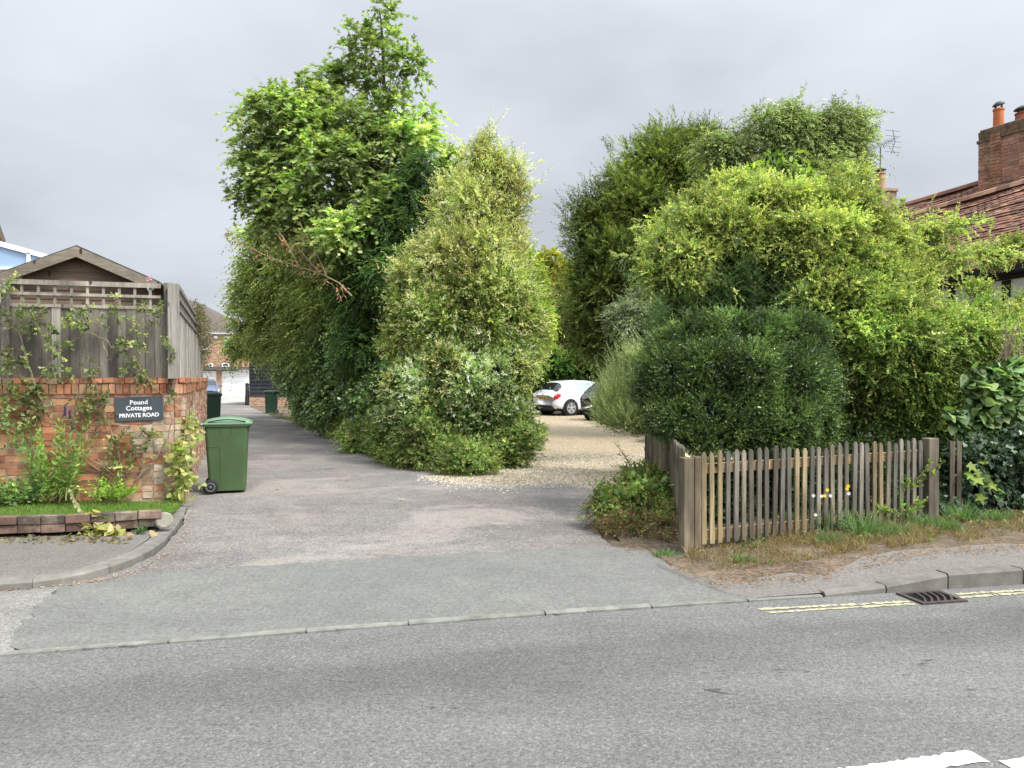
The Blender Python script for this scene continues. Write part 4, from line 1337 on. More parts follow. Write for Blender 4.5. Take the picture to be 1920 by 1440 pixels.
for (x0, y0, x1, y1) in ((419.5, 631, 437, 654), (380, 631, 391.5, 654)):
    w = hbox('window', x0, y0, x1, y1, .03, .16, MAT['white_frame'], hs)
    k = 2
    for i in range(k):
        xa = x0 + 1.4 + (x1 - x0 - 2.0) * i / k; xb = x0 + .6 + (x1 - x0 - 1.4) * (i + 1) / k
        a, b = P(xa, y1 - 1.6, HY), P(xb, y0 + 1.5, HY)
        for (za, zb2) in ((a[2], a[2] + (b[2] - a[2]) * .62), (a[2] + (b[2] - a[2]) * .66, b[2])):
            mb = MB(); mb.box(((a[0] + b[0]) / 2, HY + .025, (za + zb2) / 2), (b[0] - a[0], .01, zb2 - za)); mb.build('pane', MAT['dark_pane'], w)
            w.children[-1].matrix_parent_inverse = Matrix.Identity(4)
    hbox('sill', x0 - 1, y1, x1 + 1, y1 + 1.6, -.06, .16, MAT['white_frame'], hs)
hbox('window', 415.5, 681, 430, 687.3, .03, .16, MAT['white_frame'], hs); hbox('window_pane', 418, 682.4, 427.5, 686, .02, .03, MAT['dark_pane'], hs)
hbox('window', 390, 681, 398.5, 687.3, .03, .16, MAT['white_frame'], hs); hbox('window_pane', 392, 682.4, 396.5, 686, .02, .03, MAT['dark_pane'], hs)
hbox('alarm_box', 401.5, 630, 407.5, 634.5, -.05, .1, MAT['white_frame'], hs)
hbox('brick_pier', 406.7, 693.5, 415.7, 742, -.12, .098, MAT['house_brick'], hs)
for (x0, x1) in ((380, 406.6), (415.8, 469)):
    d = hbox('garage_door', x0, 695.5, x1, 742, .0, .09, MAT['white_door'], hs)
    mb = MB()
    for k in range(1, 5):
        zz = P(0, 742, HY)[2] + k * .42
        a, b = P(x0 + .6, 700, HY), P(x1 - .6, 700, HY)
        mb.box(((a[0] + b[0]) / 2, HY - .001, zz), (b[0] - a[0], .008, .022))
    mb.box((P((x0 + x1) / 2, 700, HY)[0], HY - .03, 1.15), (.12, .05, .05))
    q = mb.build('groove', plain('groove', (.45, .45, .45)), d); q.matrix_parent_inverse = Matrix.Identity(4)

# black boarded shed
BY = 43.0
bs = thing('black_shed', 'black weatherboarded outbuilding on a low brick base by the bollard', 'shed', tuple(P(490, 760, BY + 2) * np.array([1, 1, 0])))
mb = MB()
a, b = P(467.5, 760, BY), P(560, 760, BY)
z0 = P(0, 743.5, BY)[2]; z1 = P(0, 660, BY)[2]
k = 12
for i in range(k):
    za, zb2 = z0 + (z1 - z0) * i / k, z0 + (z1 - z0) * (i + 1) / k
    c = RNG.uniform(.7, 1.5)
    mb.raw([(a[0], BY - .035, za), (b[0], BY - .035, za), (b[0], BY, zb2), (a[0], BY, zb2), (a[0], BY, za), (b[0], BY, za), (a[0], BY + 4, za), (a[0], BY + 4, zb2)], [(0, 1, 2, 3), (0, 4, 5, 1), (0, 3, 7, 6)], (c, c, c))
mb.build('boards', MAT['black_board'], bs)
mb = MB(); mb.prism([(a[0] - .2, BY - .2, z1), (b[0], BY - .2, z1), (b[0], BY + 4, z1 + .9), (a[0] - .2, BY + 4, z1 + .9)], (0, 0, .12)); mb.build('roof', MAT['house_roof'], bs)
mb = MB(); mb.box(((a[0] + b[0]) / 2, BY + 2, z0 / 2 - .02), (b[0] - a[0], 4.0, z0 + .03)); mb.build('brick_base', fbrick('base_brick', (.30, .15, .085), (.42, .28, .17), (.40, .33, .26), 1.3), bs)
q = G(463.5, 760)
bo = thing('bollard', 'black bollard with domed cap beside the drive at the black shed', 'bollard', tuple(q))
h = (760 - 716) * q[1] / FPX
mb = MB(); mb.lathe((0, 0, 0), [(.13, 0), (.125, .1), (.105, h * .62), (.10, h * .86)], 14); mb.build('post', MAT['black_plastic'], bo, True, world_geo=False)
mb = MB(); mb.lathe((0, 0, h * .86), [(.115, 0), (.115, .05), (.10, .06), (.085, .11), (.0, .15)], 14); mb.build('cap', MAT['black_plastic'], bo, True, world_geo=False)

# ================================================================== COTTAGE ON THE RIGHT
HD = np.array([-.25, .968, 0]); HD /= np.linalg.norm(HD)      # the ridge runs away from the street
HP = np.array([HD[1], -HD[0], 0])                              # towards the right, away from the near eave
E0 = np.array([8.35, 12.3, 3.50])
run, rise = 2.5, 1.97
ct = thing('cottage', 'white and black timbered cottage with old red clay tile roof', 'house', (E0[0] + 2, E0[1] + 2, 0))
TILE = [(.185, .092, .066), (.21, .102, .070), (.16, .082, .062), (.235, .12, .08), (.19, .105, .078), (.33, .20, .13), (.135, .078, .062)]
def tiles(mb, o, along, L0, L1, slope, Ls, gauge=.105, tw=.168, pal=TILE):
    s = slope / np.linalg.norm(slope); nn = np.cross(along, s); nn = nn if nn[2] > 0 else -nn
    r = 0; d = 0
    while d < Ls:
        sagz = lambda x: .030 * math.sin(x * .9 + 1) + .02 * math.sin(x * 2.7)
        x = L0 - (r % 2) * tw / 2
        lift = RNG.normal(0, .004)
        while x < L1:
            c = np.array(pal[RNG.choice(len(pal), p=[.22, .2, .2, .13, .12, .03, .1])]) * RNG.uniform(.72, 1.22)
            q = o + along * (x + tw / 2) + s * (d + gauge * .62) + nn * (.012 + lift + RNG.normal(0, .004)) + np.array([0, 0, sagz(x)])
            tilt = .155 + RNG.normal(0, .02)
            s2 = s * math.cos(tilt) + nn * math.sin(tilt) * -1; n2 = np.cross(along, s2); n2 = n2 if n2[2] > 0 else -n2
            mb.box(q, (tw - .006, gauge * 1.5, .013), (along, s2, n2), tuple(c), .0025)
            x += tw
        d += gauge; r += 1
slope = HP * run + np.array([0, 0, rise]); Ls = np.linalg.norm(slope)
mb = MB(); tiles(mb, E0 - HD * 1.0, HD, 0, 9.2, slope, Ls)
nrf = mb.build('roof', plain('tile', (1, 1, 1), .9, .2, .25, 3.5, bump=.5, attr=True), ct)
MAT['tile'] = nrf.data.materials[0]
R0 = E0 + slope
mb = MB()
x = -1.0
while x < 8.3:
    c = np.array(TILE[RNG.integers(3, 6)]) * RNG.uniform(.9, 1.25)
    pr = [(-.13, -.07), (-.08, .02), (0, .055), (.08, .02), (.13, -.07)]
    o = R0 + HD * x + np.array([0, 0, .03 + .02 * math.sin(x * .9)])
    mb.prism([o + HP * a + np.array([0, 0, b]) for a, b in pr], HD * .30, tuple(c)); x += .305
mb.build('ridge', MAT['tile'], ct)
# back slope and the second, slightly higher roof behind
mb = MB(); mb.poly([R0 - HD * 1, R0 + HD * 8.2, R0 + HD * 8.2 + HP * 2.0 - np.array([0, 0, 1.6]), R0 - HD * 1 + HP * 2.0 - np.array([0, 0, 1.6])], (.25, .11, .08)); mb.build('back_slope', MAT['tile'], ct)
R1 = R0 + HP * 1.35 + np.array([0, 0, .68]) + HD * 1.0
mb = MB(); tiles(mb, R1 - slope * .52, HD, -.9, 8.6, slope, Ls * .52); mb.build('rear_roof', MAT['tile'], ct)
mb = MB(); x = -.9
while x < 8.6:
    c = np.array(TILE[RNG.integers(2, 6)]) * RNG.uniform(.85, 1.15)
    mb.prism([R1 + HD * x + HP * a + np.array([0, 0, b + .03]) for a, b in [(-.13, -.07), (-.08, .02), (0, .055), (.08, .02), (.13, -.07)]], HD * .30, tuple(c)); x += .305
mb.build('ridge', MAT['tile'], ct)
# wall under the eave: white panels and black studs
WO = E0 + HP * .28
mb = MB()
def wallq(x0, x1, z0, z1, mat, name, proud=.0):
    mb = MB(); c = WO + HD * ((x0 + x1) / 2) - HP * proud
    mb.box((c[0], c[1], (z0 + z1) / 2), (x1 - x0, .12, z1 - z0), (HD, HP, (0, 0, 1)), (1, 1, 1), .003)
    return mb.build(name, mat, ct)
MAT['render_white'] = plain('render_white', (.62, .61, .59), .85, .2, .07, 4, bump=.3)
MAT['black_timber'] = plain('black_timber', (.017, .016, .016), .7, .3, .2, 12, bump=.4)
wallq(-1.0, 8.2, 0, 3.36, MAT['render_white'], 'wall')
wallq(-1.0, 8.2, 3.27, 3.36, MAT['black_timber'], 'wall_plate', .03)
wallq(-1.0, 8.2, 1.9, 2.05, MAT['black_timber'], 'timber_rail', .03)
for x in (-.7, .35, 1.5, 2.75, 3.75, 4.8, 5.9, 7): wallq(x, x + .16, 2.06, 3.26, MAT['black_timber'], 'timber_stud', .028)
mb = MB(); c = E0 - HD * 1.0
mb.prism([c + np.array([0, 0, -.02]), c + HP * .3 + np.array([0, 0, -.1]), c + HP * .3 + np.array([0, 0, -.16]), c + np.array([0, 0, -.12])], HD * 9.2); mb.build('eaves_board', MAT['black_timber'], ct)
# street-facing gable end, outside the frame but real
mb = MB(); g0 = WO - HD * 1.0
mb.poly([g0 * np.array([1, 1, 0]), g0 * np.array([1, 1, 0]) + HP * 4.4, g0 + HP * 4.4 - np.array([0, 0, .2]), R0 - HD * 1.0 - np.array([0, 0, .1]), g0 - np.array([0, 0, .2])]); mb.build('gable', MAT['render_white'], ct)

# big chimney
def chimney_box(parent, c, ax, w, d, z0, z1, cols):
    a = np.array(ax); b = np.array([-a[1], a[0], 0])
    cor = [c - a * w / 2 - b * d / 2, c + a * w / 2 - b * d / 2, c + a * w / 2 + b * d / 2, c - a * w / 2 + b * d / 2]
    pth = []
    for i in range(4):
        p, q = cor[i], cor[(i + 1) % 4]
        for f in np.linspace(.004, .996, 10): pth.append(p + (q - p) * f)
    mb = MB()
    for i in range(4):
        p2 = np.array([cor[i], cor[(i + 1) % 4]]); cm = np.array([0, np.linalg.norm(p2[1] - p2[0])])
        brickwork(mb, p2, cm, z0, z1, .0755, .226, None, .006, .04, cols, .0025, gap=.016)
    o = mb.build('brickwork', MAT['brick'], parent)
    mb = MB(); cc = c.copy(); mb.box((cc[0], cc[1], (z0 + z1) / 2), (w - .012, d - .012, z1 - z0 - .01), (a, b, (0, 0, 1))); mb.build('mortar', MAT['mortar_pale'], parent)
    return a, b
CB = [(.34, .165, .12), (.37, .185, .13), (.29, .145, .11), (.25, .15, .11), (.35, .195, .145)]
cpx = P(1834, 350, 17.1)
ca = np.array([.42, -.907, 0]); ca /= np.linalg.norm(ca); cb = np.array([-ca[1], ca[0], 0])
CW, CD = 1.45, .62
# left visible corner sits at pixel 1834; the broad face runs right and towards the camera
cc = np.array([cpx[0], cpx[1], 0]) + ca * CW / 2 + cb * CD / 2
ch = thing('chimney_stack', 'broad brick chimney with corbelled stone cap and clay pots on the cottage roof', 'chimney', tuple(cc + np.array([0, 0, 5.0])))
zt = P(1834, 270, 17.1)[2]
chimney_box(ch, cc, ca, CW, CD, 4.6, zt, CB)
mb = MB()
mb.box((*cc[:2], zt + .03), (CW + .07, CD + .07, .06), (ca, cb, (0, 0, 1)), (1, 1, 1), .01)
mb.box((*cc[:2], zt + .16), (CW + .02, CD + .02, .20), (ca, cb, (0, 0, 1)), (.9, .85, .8), .014)
mb.box((*cc[:2], zt + .28), (CW - .02, CD - .02, .05), (ca, cb, (0, 0, 1)), (1.5, 1.45, 1.4), .01)
mb.build('cap', plain('lichen_stone', (.155, .115, .082), .95, .15, .5, 9, bump=1.0, attr=True), ch, bevel=.03)
mb = MB(); q = cc - ca * (CW / 2 - .42) - cb * (CD / 2 + .03)
pth = np.array([q - ca * .09, q - ca * .09 - cb * .04, q + ca * .09 - cb * .04, q + ca * .09]);
zz = 4.7
while zz < zt + .1:
    mb.box((*(q - cb * .012)[:2], zz + .0375), (.20 + RNG.uniform(-.008, .008), .09, .066), (ca, cb, (0, 0, 1)), tuple(np.array([.30, .15, .09]) * RNG.uniform(.7, 1.15)), .004); zz += .0755
mb.build('pilaster', MAT['brick'], ch)
MAT['terracotta'] = plain('terracotta', (.44, .135, .055), .8, .25, .12, 5)
MAT['terracotta_dull'] = plain('terracotta_dull', (.27, .095, .065), .85, .2, .2, 6)
MAT['cowl'] = plain('cowl', (.012, .014, .015), .5, .4, .2)
def pot(parent, p, h, r, mat, lean=0.0):
    mb = MB(); mb.lathe(p, [(r * 1.08, -.02), (r * 1.06, .05), (r, h * .9), (r * 1.12, h * .91), (r * 1.12, h), (r * .8, h)], 20); o = mb.build('chimney_pot', mat, parent, False)
    mb = MB()
    for k in range(4):
        a = k * 1.57 + .4; mb.tube([p + np.array([r * .8 * math.cos(a), r * .8 * math.sin(a), h]), p + np.array([r * .8 * math.cos(a), r * .8 * math.sin(a), h + .09])], .012, 5)
    mb.lathe(p + np.array([0, 0, h + .085]), [(r * 1.25, 0), (r * 1.1, .03), (r * .5, .075), (.001, .085)], 20, (lean, 0, 1)); q = mb.build('cowl', MAT['cowl'], o); q.matrix_parent_inverse = Matrix.Identity(4)
pot(ch, np.array([*(cpx + ca * .26 + cb * CD / 2)[:2], zt + .29]), .47, .105, MAT['terracotta'], -.25)
pot(ch, np.array([*(cpx + ca * .80 + cb * CD / 2)[:2], zt + .29]), .20, .15, MAT['terracotta_dull'], -.05)
# small chimney farther back
c2 = P(1657, 380, 25.0)
ch2 = thing('chimney_stack', 'small stone coloured chimney with single pot above the yellow green shrub', 'chimney', (c2[0], c2[1], 6))
zt2 = P(0, 362, 25)[2]
chimney_box(ch2, np.array([c2[0], c2[1], 0]), HP, .58, .5, 4.0, zt2, [(.25, .18, .12), (.30, .22, .15), (.22, .14, .10)])
mb = MB(); mb.box((c2[0], c2[1], zt2 + .06), (.66, .6, .12), (HP, HD, (0, 0, 1))); mb.build('cap', plain('cap2', (.26, .20, .145), .9, .2, .4, 9), ch2, bevel=.02)
pot(ch2, np.array([c2[0] - .12, c2[1], zt2 + .12]), .55, .15, plain('pot2', (.34, .20, .12), .85, .2, .2), 0)
ae = thing('tv_aerial', 'thin metal television aerial on a mast beside the small chimney', 'aerial', tuple(P(1650, 330, 25)))
MAT['wire'] = plain('wire', (.10, .11, .12), .5, .4, .1, metal=.4)
mb = MB(); mb.tube([P(1650, 345, 25), P(1651, 276, 25)], .022, 6); mb.build('mast', MAT['wire'], ae)
mb = MB(); b0, b1 = P(1634, 280, 24.8), P(1683, 258, 25.3); mb.tube([b0, b1], .014, 5); mb.build('boom', MAT['wire'], ae)
mb = MB()
for f in np.linspace(.05, .8, 9):
    q = b0 + (b1 - b0) * f; mb.tube([q - np.array([.10, 0, .17]) * (.5 + f * .4), q + np.array([.10, 0, .17]) * (.5 + f * .4)], .008, 4)
for k in range(5):
    q = P(1675 + abs(k - 2) * -1.0, 245 + k * 10, 25.2); mb.tube([q - np.array([.24, 0, -.02]), q + np.array([.27, 0, -.03])], .008, 4)
mb.tube([P(1674, 243, 25.2), P(1678, 266, 25.2), P(1671, 288, 25.2)], .012, 5)
mb.build('elements', MAT['wire'], ae)

# ================================================================== PICKET FENCE
pf = thing('picket_fence', 'weathered picket fence with pointed tops facing the road', 'fence', (FR0[0], FR0[1], 0))
FD = (FR1 - FR0) * np.array([1, 1, 0]); FLn = np.linalg.norm(FD); FD /= FLn; FN = np.array([FD[1], -FD[0], 0])
ztop = lambda s: P(0, 855, FR0[1])[2] + (P(0, 829, FR1[1])[2] - P(0, 855, FR0[1])[2]) * s / FLn
PALP = [(1, 1, 1), (.78, .77, .76), (1.15, 1.12, 1.06), (.62, .62, .64), (1.15, 1.1, .98), (.85, .80, .73), (1.3, 1.12, .80), (.7, .69, .68)]
mb = MB(); q0 = FR0 + np.array([.0, 0, 0]); mb.box((q0[0] - .025, q0[1] + .03, .42), (.10, .10, .92), (FD, FN, (0, 0, 1)), (1.35, 1.2, .98), .003); mb.build('post', MAT['picket'], pf, bevel=.008)
mb = MB(); mb.box((q0[0] + .075, q0[1] + .075, .43), (.085, .085, .90), (FD, FN, (0, 0, 1)), (1.1, .95, .75), .003); mb.build('post', MAT['picket'], pf, bevel=.008)
mb = MB(); mb.box((FR1[0] + .02, FR1[1] + .03, .09 + .44), (.135, .11, .90), (FD, FN, (0, 0, 1)), (.85, .78, .70), .003); mb.build('post', MAT['picket'], pf, bevel=.01)
for f0, f1 in ((.10, .20), (.80, .90)):
    mb = MB(); za = [.03 + (ztop(0) - .03) * (1 - f) for f in (f1, f0)]; zb2 = [.09 + (ztop(FLn) - .09) * (1 - f) for f in (f1, f0)]
    a, b = FR0 + FD * .06 - FN * .035, FR1 - FD * .05 - FN * .035
    mb.prism([(*a[:2], za[0]), (*b[:2], zb2[0]), (*b[:2], zb2[1]), (*a[:2], za[1])], -FN * .035); mb.build('rail', MAT['rail'], pf)
npk = 31
for i in range(npk):
    s = .155 + (FLn - .26) * i / (npk - 1)
    c = FR0 + FD * s; zb0 = .05 + (.13 - .05) * s / FLn; zt_ = ztop(s) + RNG.normal(0, .012)
    w = .0455 * RNG.uniform(.92, 1.08); col = np.array(PALP[RNG.integers(len(PALP))] if i > 2 else (1.5, 1.3, .9)) * RNG.uniform(.8, 1.12)
    lean = RNG.normal(0, .009); up = np.array([0, 0, 1.])
    pts = [c - FD * w / 2 + up * zb0, c + FD * w / 2 + up * zb0, c + FD * (w / 2 + lean) + up * (zt_ - .032), c + FD * (w * .22 + lean) + up * zt_, c + FD * (-w * .22 + lean) + up * zt_, c + FD * (-w / 2 + lean) + up * (zt_ - .032)]
    mb = MB(); mb.prism([p + FN * RNG.uniform(-.001, .001) for p in pts], -FN * .02, tuple(col)); mb.build('picket', MAT['picket'], pf, bevel=.002)
# return fence along the gravel yard
SB0, SB1 = FR0 + np.array([-.03, .12, 0]), G(1214, 880, .0)
pr = thing('picket_fence', 'picket fence running back along the gravel yard behind the corner post', 'fence', (SB0[0], SB0[1], 0))
RD = (SB1 - SB0) * np.array([1, 1, 0]); RL = np.linalg.norm(RD); RD /= RL; RNn = np.array([-RD[1], RD[0], 0])
npk = 46
zt0, zt1 = .93, P(0, 790, SB1[1])[2]
for i in range(npk):
    s = .06 + (RL - .1) * i / (npk - 1); c = SB0 + RD * s; zt_ = zt0 + (zt1 - zt0) * s / RL + RNG.uniform(-.01, .01)
    w = .068; up = np.array([0, 0, 1.]); col = np.array([1.05, .98, .84]) * RNG.uniform(.72, 1.08)
    mb = MB(); mb.prism([c - RD * w / 2 + up * .03, c + RD * w / 2 + up * .03, c + RD * w / 2 + up * (zt_ - .035), c + up * zt_, c - RD * w / 2 + up * (zt_ - .035)], -RNn * .02, tuple(col)); mb.build('picket', MAT['picket'], pr)
for zz in (.25, .75):
    mb = MB(); a = SB0 - RNn * .04; mb.prism([a + up * zz, a + RD * RL + up * zz, a + RD * RL + up * (zz + .08), a + up * (zz + .08)], -RNn * .035); mb.build('rail', MAT['rail'], pr)
mb = MB(); mb.box((*(SB1 + RD * .05)[:2], (zt1 + .06) / 2), (.09, .09, zt1 + .06), (RD, RNn, (0, 0, 1)), (1.25, 1.25, 1.2), .002); mb.build('post', MAT['picket'], pr, bevel=.006)

# ================================================================== TREES AND SHRUBS
def root_thing(name, label, cat, p, group=None):
    return thing(name, label, cat, (p[0], p[1], 0), 0, group)
def BL(Y, *rows):
    """lobes of a crown: (px, py, rx, ry[, dY])"""
    return [blob(r[0], r[1], r[2], r[3], Y + (r[4] if len(r) > 4 else 0)) for r in rows]
def trunk(name_pts, rad, parent, mat=None, name='trunk'):
    mb = MB(); mb.tube(name_pts, rad, 9)
    return mb.build(name, mat or MAT['bark'], parent, smooth=True)
def crown_dirs(nr, upb=.35, rnd=.45):
    return nrm(nr + np.array([0, 0, upb]) + RNG.normal(0, rnd, nr.shape))

# ---- tall maple
MAPLE = [(.215, .275, .105), (.27, .33, .125), (.175, .235, .095), (.335, .395, .15), (.23, .30, .14)]
tm = root_thing('maple_tree', 'tall loose maple tree with a thin spire of leaves, tallest against the sky', 'tree', P(690, 800, 20.5))
mb_ = BL(20, (722, 12, 20, 15), (732, 40, 16, 17), (664, 64, 22, 11), (692, 60, 22, 15, .3), (648, 76, 12, 7), (682, 92, 30, 17), (708, 112, 24, 14), (736, 82, 20, 19), (763, 116, 24, 19), (780, 140, 14, 13), (742, 142, 18, 10), (698, 150, 18, 9), (752, 174, 20, 8), (716, 190, 38, 14), (690, 172, 20, 10), (735, 205, 30, 12),
         (628, 150, 44, 28, .6), (590, 185, 46, 34), (530, 205, 55, 36, .5), (475, 203, 34, 20), (556, 250, 80, 48), (640, 235, 60, 44, -.5), (500, 262, 44, 30), (457, 290, 26, 20), (700, 255, 52, 40),
         (760, 262, 46, 32, -.5), (800, 232, 22, 30), (792, 275, 30, 30, .3), (620, 305, 80, 50, -.8), (530, 330, 60, 40), (710, 322, 60, 44, -.4), (770, 330, 34, 30), (590, 375, 80, 44, -.6), (490, 340, 40, 26), (470, 372, 40, 16), (520, 390, 50, 30), (680, 385, 60, 40, -.5), (690, 420, 50, 34, -2.2), (640, 440, 46, 36, -2.4), (722, 380, 40, 30, -2.2), (600, 470, 46, 34, -1.5), (545, 430, 46, 30, -.5), (835, 300, 26, 22, 1.5), (840, 330, 26, 24, 1.5))
L = Leaves()
p, n = shell(mb_, 4000, (.45, 1.12), .45, .60, k=4, flat=.65, cull=-.42, amp=.26)
sprigs(L, p, crown_dirs(n, .35, .5), .42, 7, .165, .150, T_MAP, MAPLE, droop=.35, ang=(45, 85), flat=.6, jit=.22, up=.75, leafdroop=.38, tip=.15, twig=(.014, (.05, .045, .025)))
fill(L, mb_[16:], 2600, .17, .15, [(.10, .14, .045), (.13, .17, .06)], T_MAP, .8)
L.build('crown', MAT['leaf'], tm)
t0 = P(700, 800, 20.4); trunk([np.array([t0[0], t0[1], 0]), P(705, 600, 20.4), P(712, 420, 20.4), P(716, 330, 20.2), P(722, 200, 20.1), P(716, 60, 20), P(712, 15, 20)], [.16, .14, .10, .075, .05, .03, .012], tm)
limbs([mb_[i] for i in range(14, len(mb_) - 2)], P(708, 470, 20.4), MAT['bark'], tm, .05)
limbs([mb_[i] for i in range(2, 15)], P(720, 215, 20.1), MAT['bark'], tm, .022)

# ---- drooping hornbeam-like tree over the drive
HORN = [(.205, .255, .085), (.26, .305, .10), (.16, .205, .075), (.33, .37, .125), (.225, .26, .11)]
th_ = root_thing('spreading_tree', 'broad dark green tree hanging over the drive beside the black shed', 'tree', P(560, 770, 27))
hb = BL(26, (540, 430, 60, 46), (600, 450, 70, 60, -2), (500, 490, 44, 40, 1), (556, 520, 70, 60), (640, 520, 70, 70, -3), (478, 545, 34, 34, 2), (520, 590, 60, 50, 1), (590, 600, 70, 60, -2), (470, 610, 34, 30, 3), (450, 648, 26, 20, 4),
        (512, 640, 46, 28, 2), (560, 660, 60, 44), (650, 610, 70, 60, -4), (620, 670, 50, 40, -3), (480, 655, 32, 15, 4), (462, 560, 26, 14, 3), (446, 537, 20, 8, 3), (440, 575, 16, 8, 3), (475, 440, 26, 20, 1), (470, 500, 20, 14, 2), (530, 470, 40, 40, 2), (452, 662, 20, 9, 4), (440, 650, 18, 9, 5))
L = Leaves()
p, n = shell(hb, 9500, (.45, 1.08), .3, .65, amp=.24, cull=-.7)
sprigs(L, p, crown_dirs(n, .05, .5), .50, 9, .125, .070, T_OV, HORN, droop=.5, ang=(45, 80), flat=.7, jit=.22, up=.7, leafdroop=.35, tip=.12)
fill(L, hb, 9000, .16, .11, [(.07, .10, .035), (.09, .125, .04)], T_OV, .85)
L.build('crown', MAT['leaf'], th_)
t0 = P(585, 780, 25.5); trunk([np.array([t0[0], t0[1], 0]), P(580, 700, 25.5), P(570, 600, 25.6), P(560, 500, 25.8), P(550, 440, 26)], [.2, .18, .14, .09, .04], th_)
limbs(hb, P(578, 680, 25.5), MAT['bark'], th_, .06)
# dead bough with brown leaves
L = Leaves()
dead_l = [[(660, 555), (635, 530), (600, 512), (560, 500), (500, 480), (455, 458), (432, 440), (421, 428)], [(612, 517), (596, 480), (580, 450), (560, 415)], [(600, 512), (570, 478), (548, 450)], [(560, 500), (540, 460), (520, 430)]]
mb = MB(); pts_all = []
for ln in dead_l:
    pts = [P(a, b, 16.7 + .012 * (660 - a)) for a, b in ln]
    mb.tube(pts, list(np.linspace(.017, .005, len(pts))), 5); 
    for a, b in zip(pts[:-1], pts[1:]):
        for f in RNG.random(9): pts_all.append(a + (b - a) * f)
mb.build('dead_bough', plain('deadwood', (.30, .22, .15), .9, .2, .2), th_)
pa = np.array(pts_all); pa = pa[RNG.permutation(len(pa))[:210]]
sprigs(L, pa + RNG.normal(0, .05, pa.shape), RNG.normal(0, 1, pa.shape) + np.array([0, 0, -.2]), .22, 5, .085, .035, T_OV, [(.34, .19, .11), (.42, .26, .15), (.26, .15, .09)], droop=.5, leafdroop=.7)
L.build('dead_leaves', MAT['leaf'], th_)

# ---- dark yew behind the variegated shrub
YEW = [(0.045, 0.092, 0.026), (0.063, 0.122, 0.033), (0.033, 0.068, 0.024), (0.081, 0.149, 0.042)]
ty = root_thing('yew_tree', 'very dark green yew tree between the maple and the cream variegated shrub', 'tree', P(740, 800, 18.4))
yb = BL(18, (792, 325, 30, 36), (760, 372, 44, 44), (805, 385, 36, 50), (722, 430, 50, 50), (775, 450, 56, 60), (690, 480, 46, 54, .4), (745, 520, 60, 60, -.4), (805, 520, 50, 60), (690, 565, 52, 52), (750, 600, 70, 60), (690, 640, 56, 54), (770, 680, 60, 60), (655, 560, 34, 50, .5))
L = Leaves()
p, n = shell(yb, 8500, (.5, 1.06), .3, .62)
sprigs(L, p, crown_dirs(n, -.05, .4), .34, 14, .095, .026, T_RH, YEW, droop=.55, ang=(50, 75), flat=.85, jit=.25, tip=.35)
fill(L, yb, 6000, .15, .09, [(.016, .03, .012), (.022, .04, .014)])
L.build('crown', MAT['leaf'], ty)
t0 = P(745, 800, 18.6); trunk([np.array([t0[0], t0[1], 0]), P(748, 600, 18.6), P(775, 420, 18.4), P(792, 310, 18.2)], [.17, .14, .08, .02], ty)

# ---- mixed hedge along the drive
HEDGE = [(.085, .145, .045), (.115, .18, .055), (.065, .11, .038), (.155, .22, .065), (.10, .155, .07)]
hd_ = root_thing('hedge', 'overgrown dark mixed hedge along the right side of the tarmac drive', 'hedge', P(620, 800, 21))
hg = BL(21.2, (566, 715, 30, 44, 8), (548, 712, 16, 24, 12), (590, 700, 46, 50, 4), (600, 745, 44, 46, 2.6), (640, 690, 54, 60, 1), (650, 750, 50, 54, -.6), (700, 690, 54, 70, -2.5), (705, 765, 44, 52, -3.6), (680, 640, 50, 50, -.5), (625, 640, 50, 50, 2), (735, 740, 34, 70, -4.5), (555, 690, 28, 36, 9), (740, 650, 40, 60, -3))
L = Leaves()
p, n = shell(hg, 8500, (.5, 1.06), .25, .66, amp=.24, cull=-.7)
sprigs(L, p, crown_dirs(n, .1, .5), .34, 8, .115, .075, T_OV, HEDGE, droop=.4, ang=(45, 85), flat=.4, jit=.28, leafdroop=.35, tip=.2)
q, n2 = shell(hg[4:11], 420, (.85, 1.05), .2, .75)
sprigs(L, q, crown_dirs(n2, .2, .5), .40, 8, .15, .135, T_MAP, [(.075, .16, .035), (.10, .20, .04), (.06, .12, .03)], droop=.4, ang=(50, 85), flat=.4, leafdroop=.4)
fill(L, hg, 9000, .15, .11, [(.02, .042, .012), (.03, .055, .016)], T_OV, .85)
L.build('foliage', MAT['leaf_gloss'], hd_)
mb = MB()
for i in range(26):
    c, r = hg[RNG.integers(len(hg))]
    a = np.array([c[0] + RNG.normal(0, r[0] * .4), c[1] + .2, 0]); b = c + RNG.normal(0, .5, 3) * r
    mb.tube([a, (a + b) / 2 + RNG.normal(0, .1, 3), b], [.035, .025, .01], 5)
mb.build_split('stem', MAT['bark'], hd_)

# low growth at the hedge foot along the tarmac
FOOT = [(.15, .22, .065), (.20, .26, .08), (.115, .175, .055), (.26, .30, .10), (.29, .28, .12)]
gcv = []
for (px, py) in ((850, 888), (790, 878), (765, 872), (740, 864), (715, 855), (690, 846), (665, 834), (640, 822), (620, 814), (600, 806), (580, 799), (560, 794)):
    g = G(px, py); gcv.append((np.array([g[0] + .22, g[1] + .05, .10]), np.array([.50, .5, .46 + .16 * RNG.random()])))
for (px, py) in ((880, 880), (920, 874), (960, 862), (990, 846), (1000, 830)):
    g = G(px, py); gcv.append((np.array([g[0] - .1, g[1] + .3, .05]), np.array([.45, .45, .40])))
for (px, py, r) in ((770, 842, .5), (735, 838, .45), (830, 846, .5), (890, 850, .42), (950, 842, .4), (680, 822, .5), (790, 815, .5), (740, 810, .4), (860, 858, .3), (800, 862, .36), (920, 862, .3), (985, 830, .3)):
    g = G(px, 880); gcv.append((P(px, py, 13.3 if px > 770 else 14.2 if px > 725 else 16), np.array([r, r, r * .8])))
L = Leaves()
